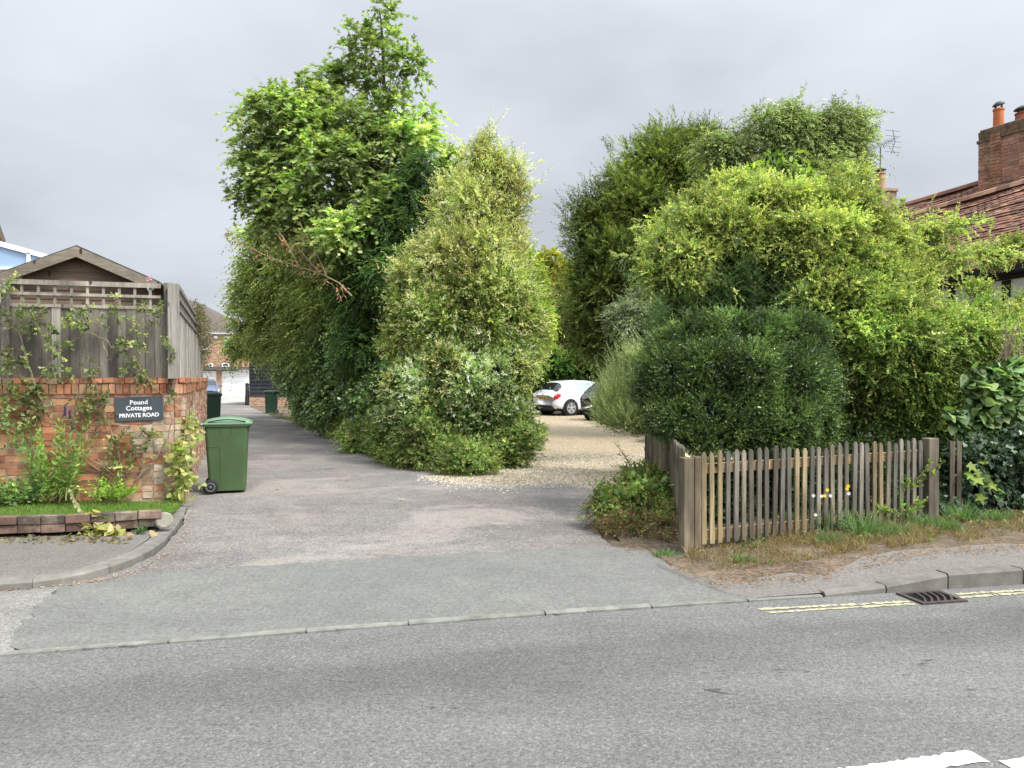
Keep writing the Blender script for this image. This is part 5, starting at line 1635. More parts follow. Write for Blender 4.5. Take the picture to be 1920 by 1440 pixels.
p, n = shell(gcv, 13000, (.55, 1.08), .3, .6)
sprigs(L, p, crown_dirs(n, .5, .6), .17, 8, .055, .034, T_OV, FOOT, droop=.2, ang=(35, 80), jit=.28, leafdroop=.2)
fill(L, gcv, 5000, .07, .05, [(.03, .06, .018)], T_OV, .9)
q = []
for i in range(2600):
    f = RNG.random() * 9.98; k = int(f); ln = [(905, 885), (880, 890), (850, 894), (800, 884), (760, 872), (700, 852), (650, 830), (600, 808), (560, 793), (525, 784), (500, 776)]
    a = G(*ln[k]); b = G(*ln[k + 1]); g = a + (b - a) * (f - k); q.append(g + np.array([RNG.normal(.05, .12), RNG.normal(.08, .14), 0]))
q = np.array(q)
L.add(q, RNG.normal(0, .45, q.shape) + np.array([0, 0, 1.]), RNG.normal(0, 1, q.shape), RNG.uniform(.05, .17, len(q)), np.full(len(q), .007), T_BLADE, palette(len(q), [(.11, .16, .045), (.16, .18, .06), (.22, .19, .08), (.08, .13, .035)]))
gc = L.build('ground_cover', MAT['leaf'])
tag(gc, 'tangled green ground cover and grass at the hedge foot', 'ground cover', kind='stuff')

# ---- tall cream variegated shrub on the island point
VAR = [(.60, .55, .26), (.68, .62, .34), (.34, .38, .13), (.47, .46, .17), (.74, .66, .38), (.24, .30, .09)]
VARW = [.25, .2, .2, .18, .1, .12]
tv = root_thing('variegated_shrub', 'tall cream and green variegated shrub on the point between drive and gravel', 'shrub', P(870, 850, 14.6))
vb = BL(14.6, (908, 276, 14, 14), (890, 302, 20, 18), (924, 306, 20, 20), (905, 330, 30, 22), (962, 330, 16, 14), (870, 350, 28, 22), (935, 352, 32, 24), (838, 368, 20, 18), (972, 372, 14, 22), (895, 385, 48, 36, -.2), (850, 410, 34, 30), (935, 415, 40, 38), (880, 470, 72, 50, -.3), (800, 470, 30, 22), (945, 490, 46, 56), (820, 505, 60, 40, -.1),
        (775, 515, 34, 26), (890, 540, 84, 56, -.4), (965, 545, 40, 54), (800, 555, 46, 36), (757, 560, 22, 18), (840, 600, 80, 50, -.4), (935, 600, 62, 60, -.3), (780, 620, 42, 40), (745, 612, 16, 14), (870, 660, 96, 50, -.3), (960, 660, 48, 54), (782, 670, 46, 40), (735, 645, 14, 14), (990, 610, 26, 40))
L = Leaves()
p, n = shell(vb, 13500, (.5, 1.1), .3, .66, amp=.26, cull=-.6, k=6)
lowmix = (p[:, 2] < 3.6) & (RNG.random(len(p)) < .52)
sprigs(L, p[~lowmix], crown_dirs(n[~lowmix], .45, .5), .26, 9, .085, .030, T_RH, VAR, VARW, droop=.12, ang=(30, 70), jit=.18, up=.5, leafdroop=.05, twig=(.008, (.12, .09, .05)))
mixw = lowmix & (RNG.random(len(p)) < .30)
sprigs(L, p[mixw], crown_dirs(n[mixw], .3, .5), .2, 9, .064, .033, T_OV, [(.62, .65, .44), (.40, .46, .22), (.26, .33, .12)], droop=.15, ang=(35, 75), jit=.2)
sprigs(L, p[lowmix], crown_dirs(n[lowmix], .25, .5), .24, 9, .075, .036, T_OV, [(.24, .31, .075), (.32, .38, .09), (.17, .23, .06), (.12, .17, .05)], droop=.3, ang=(35, 75), jit=.22)
tips = np.array([P(a, b, 14.5) for a, b in ((905, 262), (893, 268), (915, 268), (925, 262), (890, 285), (955, 325), (968, 312), (978, 322), (985, 318), (975, 345), (985, 355), (990, 372), (978, 400), (972, 300), (965, 310), (725, 515), (735, 560), (720, 600), (770, 460), (810, 350))])
tips = np.repeat(tips, 4, 0) + RNG.normal(0, .06, (len(tips) * 4, 3))
sprigs(L, tips, np.array([.25, 0, 1.]) + RNG.normal(0, .45, tips.shape), .42, 10, .10, .030, T_RH, VAR, VARW, droop=.2, ang=(25, 60), twig=(.008, (.12, .09, .05)))
fill(L, vb, 9000, .10, .05, [(.11, .14, .05), (.17, .18, .075), (.15, .115, .07)], T_OV, .8)
L.build('foliage', MAT['leaf'], tv)
mb = MB()
for i in range(34):
    c, r = vb[RNG.integers(len(vb))]; a = np.array([P(870, 840, 14.7)[0] + RNG.normal(0, .35), 14.8 + RNG.normal(0, .2), 0]); b = c + np.array([0, 0, r[2] * .6])
    mb.tube([a, a * .5 + b * .5 + RNG.normal(0, .18, 3), b], [.035, .022, .007], 5)
mb.build_split('stem', MAT['bark'], tv)

# ---- white edged euonymus mound at its foot
EUO = [(.62, .65, .46), (.36, .43, .20), (.23, .31, .11), (.70, .72, .54), (.46, .52, .27), (.15, .21, .08)]
te = root_thing('euonymus_bush', 'white edged variegated bush mounded at the foot of the tall cream shrub', 'shrub', P(840, 860, 13.4))
eb = BL(13.9, (850, 680, 50, 44), (800, 705, 40, 34), (905, 700, 46, 46), (758, 735, 30, 38), (960, 690, 30, 50, .2), (830, 745, 64, 50, -.2), (915, 755, 60, 54, -.1), (765, 775, 44, 44), (972, 735, 18, 44, .3), (860, 795, 70, 40, -.1), (950, 795, 40, 40), (738, 770, 18, 36, .4), (985, 680, 16, 22, .5), (870, 720, 50, 40, -.3))
L = Leaves()
p, n = shell(eb, 10500, (.5, 1.1), .25, .66, amp=.30, cull=-.55, k=6)
up_ = RNG.random(len(p)) < np.interp(p[:, 2], [.4, 1.1, 1.8], [.25, .62, .95])
mixv = up_ & (vn(p, 1.3) > .75)
sprigs(L, p[mixv], crown_dirs(n[mixv], .4, .5), .2, 9, .078, .030, T_RH, VAR, VARW, droop=.12, ang=(35, 75), jit=.2)
up_ &= ~mixv
sprigs(L, p[up_], crown_dirs(n[up_], .4, .5), .17, 9, .062, .033, T_OV, EUO, droop=.12, ang=(35, 75), jit=.2, up=.5, leafdroop=.08)
sprigs(L, p[~up_], crown_dirs(n[~up_], .3, .5), .17, 8, .058, .034, T_OV, [(.06, .115, .03), (.085, .15, .035), (.045, .085, .025), (.12, .16, .06)], droop=.25, ang=(35, 80), jit=.25, leafdroop=.2)
fill(L, eb, 9000, .065, .04, [(.07, .10, .04), (.10, .13, .055)], T_OV, .85)
L.build('foliage', MAT['leaf'], te)

# ---- lime bush on the right flank of the island
tl_ = root_thing('lime_bush', 'bright lime green bush on the gravel side of the variegated shrub', 'shrub', P(1000, 800, 16.4))
lb_ = BL(15.6, (985, 500, 24, 34), (1000, 540, 24, 40), (1006, 590, 22, 46), (1002, 630, 22, 38), (992, 665, 18, 24), (948, 790, 28, 32, -1.6), (965, 825, 20, 24, -1.8))
L = Leaves()
p, n = shell(lb_, 2600, (.45, 1.08), .4, .6)
sprigs(L, p, crown_dirs(n, .2, .5), .22, 9, .075, .038, T_OV, [(.36, .45, .075), (.44, .50, .09), (.25, .34, .06), (.30, .36, .07)], droop=.35, ang=(35, 75), jit=.18, leafdroop=.25)
L.build('foliage', MAT['leaf'], tl_)

# ---- bushes behind the yard
def bush(name, label, Y, rows, n, ll, lw, pal, nfill=0, fillpal=None, L_=.35, M=8, mat='leaf', cat='bush', tm=T_OV, upb=.3, dro=.3, part='foliage', stems=8, w=None, ang=(35, 80), flat=.2, tipk=.1, group=None, depth=(.5, 1.07), ld=.2):
    bl = BL(Y, *rows)
    c0 = np.mean([b[0] for b in bl], 0)
    r = root_thing(name, label, cat, (c0[0], c0[1] + .2), group)
    L = Leaves()
    p, nn = shell(bl, n, depth, .25, .66)
    sprigs(L, p, crown_dirs(nn, upb, .5), L_, M, ll, lw, tm, pal, w, droop=dro, ang=ang, flat=flat, jit=.22, tip=tipk, leafdroop=ld)
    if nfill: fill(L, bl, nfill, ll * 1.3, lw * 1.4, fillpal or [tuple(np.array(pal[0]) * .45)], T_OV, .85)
    L.build(part, MAT[mat], r)
    if stems:
        for i in range(stems):
            mb = MB()
            c, rr = bl[RNG.integers(len(bl))]; a = np.array([c0[0] + RNG.normal(0, rr[0] * .4), c0[1] + .2, 0]); b = c + np.array([0, 0, rr[2] * .3])
            mb.tube([a, (a + b) / 2 + RNG.normal(0, .12, 3), b], [.05, .035, .012], 5)
            mb.build('stem', MAT['bark'], r)
    return r, bl
bush('golden_bush', 'yellow topped bush far behind the gravel yard, against the sky', 36, [(1000, 500, 34, 26), (1030, 495, 30, 24), (1045, 530, 40, 36), (1020, 550, 44, 40), (1065, 510, 26, 20), (1075, 540, 26, 30), (975, 520, 24, 40)], 2200, .16, .08, [(.36, .32, .05), (.28, .30, .05), (.40, .33, .08), (.20, .24, .05)], 1500, [(.12, .13, .03)])
bush('olive_bush', 'dull olive bush at the back of the yard under the golden bush', 34, [(1050, 590, 50, 50), (1090, 620, 44, 54), (1030, 640, 50, 44), (1075, 665, 60, 34), (1110, 570, 34, 50)], 2800, .15, .08, [(.13, .15, .055), (.17, .18, .07), (.09, .11, .035), (.21, .20, .09)], 2400, [(.04, .05, .018)])
bush('green_bush', 'leafy mid green bush right behind the white hatchback', 33, [(1040, 690, 44, 26), (1090, 690, 50, 30), (1140, 680, 50, 40), (1000, 700, 40, 34), (1180, 650, 44, 50), (1010, 670, 40, 30), (1150, 640, 40, 40), (970, 710, 40, 50), (1210, 700, 50, 50)], 3600, .17, .11, [(.07, .14, .03), (.11, .19, .04), (.045, .09, .025), (.16, .22, .05)], 4500, [(.018, .035, .012)])

# ---- dark conifer
CON = [(.095, .125, .040), (.125, .155, .045), (.07, .098, .034), (.155, .19, .06)]
tc = root_thing('conifer_tree', 'large dark olive conifer standing behind the gravel yard', 'tree', P(1200, 780, 21))
cbl = BL(20.5, (1236, 268, 30, 26), (1262, 285, 40, 36), (1205, 300, 36, 34), (1300, 300, 44, 46, .5), (1235, 330, 62, 46), (1170, 345, 34, 40), (1290, 355, 54, 50), (1200, 390, 70, 50, -.3), (1125, 395, 36, 36), (1085, 400, 18, 14), (1140, 430, 56, 46), (1240, 430, 70, 54, -.4), (1090, 440, 26, 36), (1180, 485, 80, 54, -.5), (1105, 495, 40, 44), (1090, 530, 26, 36),
         (1230, 510, 60, 56), (1140, 550, 66, 50, -.4), (1100, 590, 40, 44), (1190, 590, 70, 54), (1150, 640, 60, 50), (1110, 640, 40, 40), (1320, 270, 26, 26, .6), (1330, 330, 40, 50, .6), (1340, 430, 60, 60, .6), (1330, 520, 60, 60, .4), (1290, 590, 60, 60))
L = Leaves()
p, n = shell(cbl, 13000, (.45, 1.08), .3, .62)
sprigs(L, p, crown_dirs(n, .25, .35), .42, 15, .12, .030, T_RH, CON, droop=.12, ang=(35, 60), flat=.55, jit=.24, tip=.3, leafdroop=.05)
tp = np.array([P(a, b, 20.4) for a, b in ((1148, 290), (1160, 285), (1225, 248), (1243, 245), (1268, 240), (1290, 262), (1180, 275), (1072, 395), (1078, 385), (1120, 350), (1135, 345), (1066, 405), (1085, 470), (1070, 430), (1110, 372))])
tp = np.repeat(tp, 5, 0) + RNG.normal(0, .15, (len(tp) * 5, 3))
sprigs(L, tp, np.array([-.35, 0, 1.]) + RNG.normal(0, .35, tp.shape), .40, 16, .10, .030, T_RH, CON, droop=.05, ang=(30, 55), flat=.4)
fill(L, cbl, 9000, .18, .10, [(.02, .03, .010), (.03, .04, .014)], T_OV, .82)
L.build('crown', MAT['leaf'], tc)
t0 = P(1200, 780, 21); trunk([np.array([t0[0], t0[1], 0]), P(1205, 600, 21), P(1220, 420, 20.8), P(1240, 265, 20.6)], [.25, .2, .12, .02], tc)
limbs(cbl, P(1208, 560, 21), MAT['bark'], tc, .06)

# ---- airy willow-leaved tree behind the yellow shrub
WIL = [(.205, .26, .095), (.26, .31, .12), (.16, .205, .08), (.33, .38, .15)]
tw = root_thing('willow_tree', 'airy narrow leaved tree rising behind the yellow green shrub', 'tree', P(1480, 800, 19))
wb = BL(18, (1440, 235, 34, 24), (1478, 222, 28, 20), (1425, 275, 52, 34), (1500, 262, 50, 36), (1560, 238, 44, 30), (1598, 225, 24, 15), (1570, 275, 52, 36), (1606, 258, 18, 20), (1392, 300, 40, 36), (1460, 310, 60, 36), (1540, 315, 60, 40), (1585, 310, 24, 34), (1370, 340, 44, 30), (1425, 345, 60, 34), (1500, 350, 70, 36), (1565, 350, 40, 34), (1580, 340, 20, 24), (1345, 290, 30, 34))
L = Leaves()
p, n = shell(wb, 6400, (.35, 1.08), .4, .58, cull=-.55, amp=.2)
sprigs(L, p, crown_dirs(n, .35, .5), .42, 10, .125, .034, T_RH, WIL, droop=.45, ang=(40, 80), flat=.3, jit=.2, leafdroop=.45, twig=(.010, (.10, .085, .05)))
tp = np.array([P(a, b, 18) for a, b in ((1415, 215), (1425, 222), (1482, 205), (1490, 198), (1525, 222), (1590, 205), (1615, 210), (1640, 222), (1632, 232), (1612, 280), (1622, 262), (1320, 240), (1335, 245), (1350, 262))])
tp = np.repeat(tp, 5, 0) + RNG.normal(0, .12, (len(tp) * 5, 3))
sprigs(L, tp, np.array([.3, 0, .8]) + RNG.normal(0, .5, tp.shape), .5, 10, .13, .034, T_RH, WIL, droop=.4, leafdroop=.4, twig=(.010, (.10, .085, .05)))
L.build('crown', MAT['leaf'], tw)
t0 = P(1490, 800, 19); trunk([np.array([t0[0], t0[1], 0]), P(1492, 600, 19), P(1500, 440, 18.8), P(1510, 340, 18.4)], [.2, .17, .12, .06], tw)
limbs(wb, P(1500, 440, 18.8), MAT['bark'], tw, .055)
bush('walnut_sapling', 'fresh green broad leaved sapling poking above the yellow shrub', 13, [(1430, 345, 44, 24), (1470, 340, 40, 22), (1400, 365, 36, 22), (1500, 360, 34, 22)], 300, .19, .085, [(.16, .24, .05), (.22, .30, .05), (.12, .18, .04)], 0, None, .35, 7, cat='sapling', dro=.5, stems=4, ld=.5)

# ---- the big yellow green shrub behind the picket fence
YEL = [(.345, .385, .125), (.40, .435, .15), (.265, .31, .105), (.46, .475, .20), (.205, .25, .09)]
by = root_thing('golden_shrub', 'big spreading yellow green small leaved shrub behind the picket fence', 'shrub', P(1560, 830, 9.6))
ybl = BL(10, (1330, 388, 50, 28), (1385, 360, 54, 30, .4), (1440, 380, 60, 40), (1290, 425, 60, 40), (1360, 425, 70, 38, -.2), (1450, 430, 70, 48), (1520, 395, 56, 40), (1580, 390, 50, 46), (1600, 350, 26, 34, .3), (1545, 440, 70, 44, -.3), (1625, 440, 64, 40), (1255, 470, 46, 34, -.2), (1300, 478, 44, 26, -.4),
          (1230, 520, 36, 26, -.3), (1275, 530, 46, 26, -.4), (1415, 458, 70, 26, -.2), (1515, 490, 60, 34, -.4), (1600, 500, 80, 46, -.3), (1685, 470, 40, 24), (1740, 445, 36, 16, .2), (1790, 424, 32, 11, .2), (1690, 525, 56, 34, -.2), (1780, 486, 40, 13), (1860, 480, 36, 13, .3), (1905, 465, 30, 11, .3), (1560, 560, 76, 46, -.6), (1655, 580, 74, 44, -.6), (1745, 598, 50, 26, -.5), (1840, 592, 46, 24, -.2), (1915, 590, 34, 28), (1830, 545, 24, 12),
          (1545, 560, 30, 24, -.5), (1600, 625, 70, 40, -.7), (1700, 640, 84, 44, -.8), (1800, 640, 70, 50, -.7), (1890, 640, 60, 50, -.4), (1640, 680, 70, 44, -.7), (1740, 700, 80, 44, -.7), (1820, 700, 60, 40, -.6), (1600, 720, 36, 40, -.5), (1680, 740, 60, 36, -.6), (1770, 755, 70, 34, -.6), (1700, 785, 70, 24, -.5), (1630, 770, 40, 36, -.5), (1590, 780, 30, 36, -.3), (1760, 800, 50, 24, -.6), (1660, 815, 50, 16, -.5))
L = Leaves()
p, n = shell(ybl, 28000, (.5, 1.10), .25, .64, k=8, flat=.5, amp=.26, cull=-.85)
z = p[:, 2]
k = np.interp(z + .35 * vn(p, 1.1), [1.0, 2.1, 3.3], [.03, .32, .88])  # lower sprays draw on a darker green, shade put into the colour
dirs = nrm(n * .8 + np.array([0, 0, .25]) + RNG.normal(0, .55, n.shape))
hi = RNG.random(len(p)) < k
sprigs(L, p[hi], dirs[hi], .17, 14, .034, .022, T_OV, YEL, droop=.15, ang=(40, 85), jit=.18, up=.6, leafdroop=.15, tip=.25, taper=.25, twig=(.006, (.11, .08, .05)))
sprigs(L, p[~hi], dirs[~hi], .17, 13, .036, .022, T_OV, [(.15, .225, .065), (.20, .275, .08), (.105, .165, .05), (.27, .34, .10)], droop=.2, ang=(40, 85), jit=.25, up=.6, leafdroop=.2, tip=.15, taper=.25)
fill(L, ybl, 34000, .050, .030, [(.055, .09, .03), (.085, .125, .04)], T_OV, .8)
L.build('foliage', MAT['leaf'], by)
mb = MB()
for i, c in enumerate([(1500, 830), (1545, 832), (1590, 828), (1640, 826), (1668, 826), (1720, 820)]):
    a = P(c[0], c[1], 9.7); a[2] = .05
    for j in range(4):
        cc2, r = ybl[RNG.integers(len(ybl))]
        if abs(cc2[0] - a[0]) > 1.8: continue
        b = cc2 + RNG.normal(0, .3, 3) * r
        m_ = np.array([(a[0] * .6 + b[0] * .4), 9.7, .35 + .45 * b[2]]) + RNG.normal(0, .1, 3)
        mb.tube([a, a * .5 + m_ * .5 + RNG.normal(0, .05, 3), m_, (m_ + b) / 2 + RNG.normal(0, .08, 3), b], [.045, .036, .026, .016, .006], 6)
mb.build('branches', MAT['bark'], by)
# arching shoots that stick out of the outline
L = Leaves()
sh_ = [((1660, 420), (1790, 408)), ((1690, 440), (1800, 432)), ((1660, 410), (1690, 385)), ((1600, 380), (1595, 325)), ((1780, 490), (1900, 470)), ((1820, 500), (1918, 490)), ((1290, 500), (1205, 545)), ((1300, 520), (1215, 555)), ((1270, 460), (1195, 470)), ((1560, 560), (1640, 620)), ((1450, 555), (1468, 598)), ((1480, 590), (1492, 610)), ((1630, 620), (1680, 665)), ((1350, 400), (1250, 395))]
for (a, b) in sh_:
    A, B = P(*a, 9.6), P(*b, 9.5)
    m = 26
    f = RNG.random(m)[:, None]
    pp = A + (B - A) * f + np.array([0, 0, .10]) * (np.sin(f * 3.14)) + RNG.normal(0, .02, (m, 3))
    sprigs(L, pp, (B - A)[None, :] / np.linalg.norm(B - A) * .6 + RNG.normal(0, .6, (m, 3)), .14, 12, .034, .020, T_OV, YEL, droop=.3, taper=.2)
for i in range(150):
    c0, r = ybl[RNG.integers(len(ybl) - 6)]
    sgx = RNG.choice([-1, 1]); q_ = np.array([RNG.normal(0, .5), -abs(RNG.normal(.6, .3)), RNG.normal(.35, .4)]); q_ /= np.linalg.norm(q_)
    A = c0 + q_ * r * .8; Ln = RNG.uniform(.35, .75); B = A + np.array([sgx * Ln * RNG.uniform(.6, 1), -Ln * .3 * RNG.random(), Ln * RNG.uniform(-.45, .3)])
    m = 13; f = RNG.random(m)[:, None]
    pp = A + (B - A) * f + np.array([0, 0, .16]) * Ln * np.sin(f * 3.14) + RNG.normal(0, .02, (m, 3))
    sprigs(L, pp, (B - A)[None, :] / Ln * .7 + RNG.normal(0, .45, (m, 3)) + np.array([0, 0, .15]), .11, 11, .034, .021, T_OV, YEL if c0[2] > 2.0 else [(.20, .275, .08), (.27, .34, .10), (.15, .225, .065)], droop=.2, taper=.2, jit=.12)
L.build('arching_shoots', MAT['leaf'], by)

# ---- clipped yew mound over the corner of the fence
YW2 = [(.044, .080, .027), (.058, .100, .031), (.032, .062, .023), (.082, .13, .038)]
bw2 = root_thing('yew_bush', 'rounded dark green yew bush bulging over the picket fence corner', 'shrub', P(1390, 850, 8.9))
wbl = BL(8.5, (1270, 660, 56, 46, .3), (1330, 640, 70, 50, .2), (1410, 640, 76, 50, .2), (1480, 655, 64, 56, .3), (1235, 715, 46, 54, .2), (1305, 710, 80, 64, -.1), (1395, 710, 90, 66, -.2), (1480, 720, 74, 70), (1535, 730, 40, 70, .3), (1280, 775, 66, 56, -.2), (1360, 785, 84, 62, -.35), (1450, 790, 80, 58, -.25), (1525, 795, 46, 50, .1), (1330, 825, 56, 28, -.55), (1420, 830, 70, 26, -.35), (1500, 828, 54, 26), (1245, 765, 30, 50, .2))
L = Leaves()
p, n = shell(wbl, 18500, (.70, 1.07), .25, .74, amp=.09, cull=-.7, k=9)
sprigs(L, p, crown_dirs(n, .35, .5), .105, 12, .028, .0115, T_RH, YW2, droop=.05, ang=(35, 65), jit=.28, up=.6, leafdroop=.0, tip=.8, taper=.3, clump=.3)
q, n2 = shell(wbl, 9000, (.80, 1.04), .25, .78)
L.add(q, crown_dirs(n2, .3, .7), RNG.normal(0, 1, q.shape), RNG.uniform(.03, .05, len(q)), RNG.uniform(.014, .024, len(q)), T_OV, palette(len(q), YW2, None, .25))
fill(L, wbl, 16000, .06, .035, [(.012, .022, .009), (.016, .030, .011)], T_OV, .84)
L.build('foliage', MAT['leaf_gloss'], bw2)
trunk([np.array([P(1390, 850, 8.9)[0], 8.9, 0]), P(1390, 780, 8.8), P(1390, 700, 8.6)], [.09, .07, .03], bw2)

# ---- loose taller yew behind it
bw3 = root_thing('yew_tree', 'loose blue green yew with feathery upright shoots above the rounded bush', 'tree', P(1420, 820, 9.9))
L = Leaves()
YW3 = [(.048, .085, .036), (.062, .105, .042), (.036, .064, .028), (.085, .13, .055)]
for i in range(250):
    px = RNG.uniform(1215, 1575); ty = np.interp(px, [1215, 1260, 1330, 1400, 1460, 1520, 1575], [575, 520, 500, 478, 490, 530, 600]) + abs(RNG.normal(0, 34)); by_ = 690
    Yp = 9.55 + RNG.normal(0, .22) - (.25 if ty > 560 else 0)
    t_ = P(px, ty, Yp); b0 = P(px + RNG.normal(0, 16), min(by_, ty + 150), Yp + .25)
    m = 34; f = RNG.random(m)[:, None] ** .8
    ax = (t_ - b0) / np.linalg.norm(t_ - b0)
    pp = b0 + (t_ - b0) * f + RNG.normal(0, .012, (m, 3))
    out = RNG.normal(0, 1, (m, 3)); out -= ax * (out @ ax)[:, None]
    sprigs(L, pp, nrm(out) * 1.0 + ax * .8, .17 * (1.25 - .7 * float(np.mean(f))), 14, .030, .0085, T_RH, YW3, droop=.10, ang=(50, 75), flat=.8, jit=.2, up=.7, leafdroop=.0, tip=.45, taper=.35)
tp = np.array([P(a, b, 9.3) for a, b in ((1248, 420), (1265, 440), (1255, 480), (1240, 460), (1280, 470), (1180, 520), (1195, 540), (1210, 500), (1450, 440), (1380, 470), (1275, 400))])
tp = np.repeat(tp, 6, 0) + RNG.normal(0, .05, (len(tp) * 6, 3))
sprigs(L, tp, np.array([-.1, 0, 1.]) + RNG.normal(0, .4, tp.shape), .30, 24, .032, .008, T_RH, [(.15, .21, .095), (.11, .165, .07), (.19, .25, .11)], droop=.05, ang=(45, 70), flat=.5)
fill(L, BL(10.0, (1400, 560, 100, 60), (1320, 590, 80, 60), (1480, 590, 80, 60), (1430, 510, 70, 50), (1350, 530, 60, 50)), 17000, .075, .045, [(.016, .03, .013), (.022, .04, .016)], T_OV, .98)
L.build('crown', MAT['leaf'], bw3)
trunk([np.array([P(1420, 820, 10)[0], 10.0, 0]), P(1420, 700, 9.9), P(1410, 560, 9.7), P(1400, 490, 9.7)], [.11, .09, .05, .02], bw3)

# ---- rosemary and a silvery shrub by the return fence
ROS = [(.34, .38, .235), (.40, .44, .28), (.26, .31, .18), (.20, .24, .13)]
br = root_thing('rosemary_bush', 'soft grey green feathery rosemary bush leaning over the gravel', 'shrub', P(1190, 830, 12.4))
rb_ = BL(12.2, (1196, 692, 24, 26), (1174, 714, 28, 26), (1212, 722, 26, 40), (1160, 740, 30, 28, -.1), (1199, 747, 38, 40), (1148, 767, 28, 22, -.2), (1174, 777, 40, 28, -.2), (1200, 792, 32, 24, -.1), (1178, 800, 36, 16, -.2), (1148, 792, 30, 16, -.2))
L = Leaves()
p, n = shell(rb_, 4200, (.45, 1.05), .3, .6)
sprigs(L, p, nrm(np.array([-.35, -.1, .75]) + n * .55 + RNG.normal(0, .22, n.shape)), .25, 18, .042, .0105, T_RH, ROS, droop=-.05, ang=(25, 50), jit=.16, up=.5, leafdroop=.0, tip=.15, taper=.35)
tp = np.array([P(a, b, 12.0) for a, b in ((1149, 707), (1142, 732), (1159, 692), (1176, 672), (1168, 682), (1184, 664), (1136, 752), (1139, 767), (1198, 657), (1212, 660))])
tp = np.repeat(tp, 9, 0) + RNG.normal(0, .07, (len(tp) * 9, 3))
sprigs(L, tp, np.array([-.4, 0, .85]) + RNG.normal(0, .18, tp.shape), .30, 24, .040, .008, T_RH, ROS, droop=-.1, ang=(20, 45))
fill(L, rb_, 3500, .06, .02, [(.10, .12, .06), (.12, .12, .07)], T_OV, .75)
L.build('foliage', MAT['leaf'], br)
mb = MB()
for i in range(14):
    c, r = rb_[RNG.integers(len(rb_))]; a = P(1225, 800, 12.35) + RNG.normal(0, .05, 3); mb.tube([a, a * .5 + c * .5 + RNG.normal(0, .08, 3), c], [.03, .02, .008], 5)
mb.build_split('stem', MAT['bark'], br)
bush('silver_bush', 'small silvery leaved bush between conifer and rosemary', 13.5, [(1185, 590, 36, 24), (1160, 600, 24, 16), (1205, 570, 20, 24), (1200, 620, 30, 24)], 620, .075, .028, [(.20, .24, .17), (.14, .18, .11), (.26, .29, .2)], 500, [(.03, .04, .02)], .28, 10, cat='bush', stems=0, tm=T_RH)

# ---- big leaved climber and ivy at the right
bgl = root_thing('large_leaved_climber', 'climber with big pale heart shaped leaves at the right edge', 'climber', P(1870, 840, 8.8))
L = Leaves()
big = BL(8.5, (1830, 720, 30, 24), (1870, 700, 44, 26), (1900, 740, 44, 34), (1850, 760, 40, 34), (1905, 690, 30, 24), (1815, 800, 30, 24), (1870, 800, 44, 24), (1910, 790, 40, 30), (1790, 780, 20, 16), (1820, 830, 20, 14))
p, n = shell(big, 460, (.6, 1.1), .15, .5)
L.add(p, np.array([0.1, -.75, -.25]) + RNG.normal(0, .45, p.shape), RNG.normal(0, .4, p.shape) + np.array([1., 0, .1]), RNG.uniform(.06, .16, len(p)), RNG.uniform(.07, .15, len(p)), T_HEART, palette(len(p), [(.20, .30, .13), (.26, .36, .17), (.30, .39, .15), (.14, .22, .08)]))
fill(L, big, 1800, .09, .06, [(.035, .06, .02), (.06, .09, .03)], T_OV, .9)
mp = np.array([P(a, b, 7.95) for a, b in ((1815, 870), (1830, 880), (1845, 868), (1825, 895), (1850, 890), (1870, 915), (1840, 912), (1812, 885), (1835, 925), (1855, 905), (1838, 868))])
L.add(mp, np.array([0.2, -.6, -.35]) + RNG.normal(0, .35, mp.shape), np.array([1., 0, .1]) + RNG.normal(0, .3, mp.shape), RNG.uniform(.08, .15, len(mp)), RNG.uniform(.08, .14, len(mp)), T_MAP, palette(len(mp), [(.22, .32, .05), (.28, .36, .06), (.16, .25, .06)]))
L.build('leaves', MAT['leaf'], bgl)
mb = MB()
for i in range(18):
    a = P(1895 + RNG.normal(0, 14), 620 + RNG.normal(0, 20), 8.8); b = P(1900 + RNG.normal(0, 20), 760, 8.6); mb.tube([a, (a + b) / 2 + RNG.normal(0, .07, 3), b], .006, 4)
mb.tube([P(1905, 900, 8.9), P(1880, 800, 8.8), P(1840, 740, 8.7)], [.02, .016, .008], 5)
mb.build_split('stem', MAT['stem'], bgl)
iv = root_thing('ivy_hedge', 'dense dark ivy covering the fence to the right of the pickets', 'hedge', P(1850, 970, 8.3))
ib = BL(8.25, (1770, 950, 22, 34, -.2), (1790, 930, 34, 60), (1800, 860, 30, 40), (1840, 860, 60, 50), (1900, 855, 60, 60), (1850, 930, 70, 56), (1930, 930, 60, 60), (1960, 860, 60, 60), (1820, 960, 50, 30, -.1), (1900, 965, 60, 26), (1765, 905, 8, 20))
L = Leaves()
p, n = shell(ib, 5600, (.85, 1.05), .15, .82)
L.add(p, n * .35 + np.array([0, -.2, -.75]) + RNG.normal(0, .4, p.shape), np.cross(n, np.array([0, 0, 1.])) + RNG.normal(0, .4, p.shape), RNG.uniform(.03, .065, len(p)), RNG.uniform(.032, .065, len(p)), T_IVY, palette(len(p), [(.038, .07, .030), (.052, .09, .038), (.028, .052, .025), (.075, .115, .05)], None, .2))
fill(L, ib, 9000, .055, .05, [(.018, .032, .014), (.026, .045, .02)], T_IVY, .9)
L.build('foliage', MAT['leaf_gloss'], iv)
for i, (px, w_) in enumerate(((1783, 9), (1796, 8), (1750, 9))):
    mb = MB(); a = P(px, 880, 8.02 if px > 1760 else 8.1); mb.box((a[0], a[1] - .02, .5), (w_ * 8 / 1400, .02, .84), None, (.8, .72, .62), .003); mb.build('picket', MAT['picket'], pf)
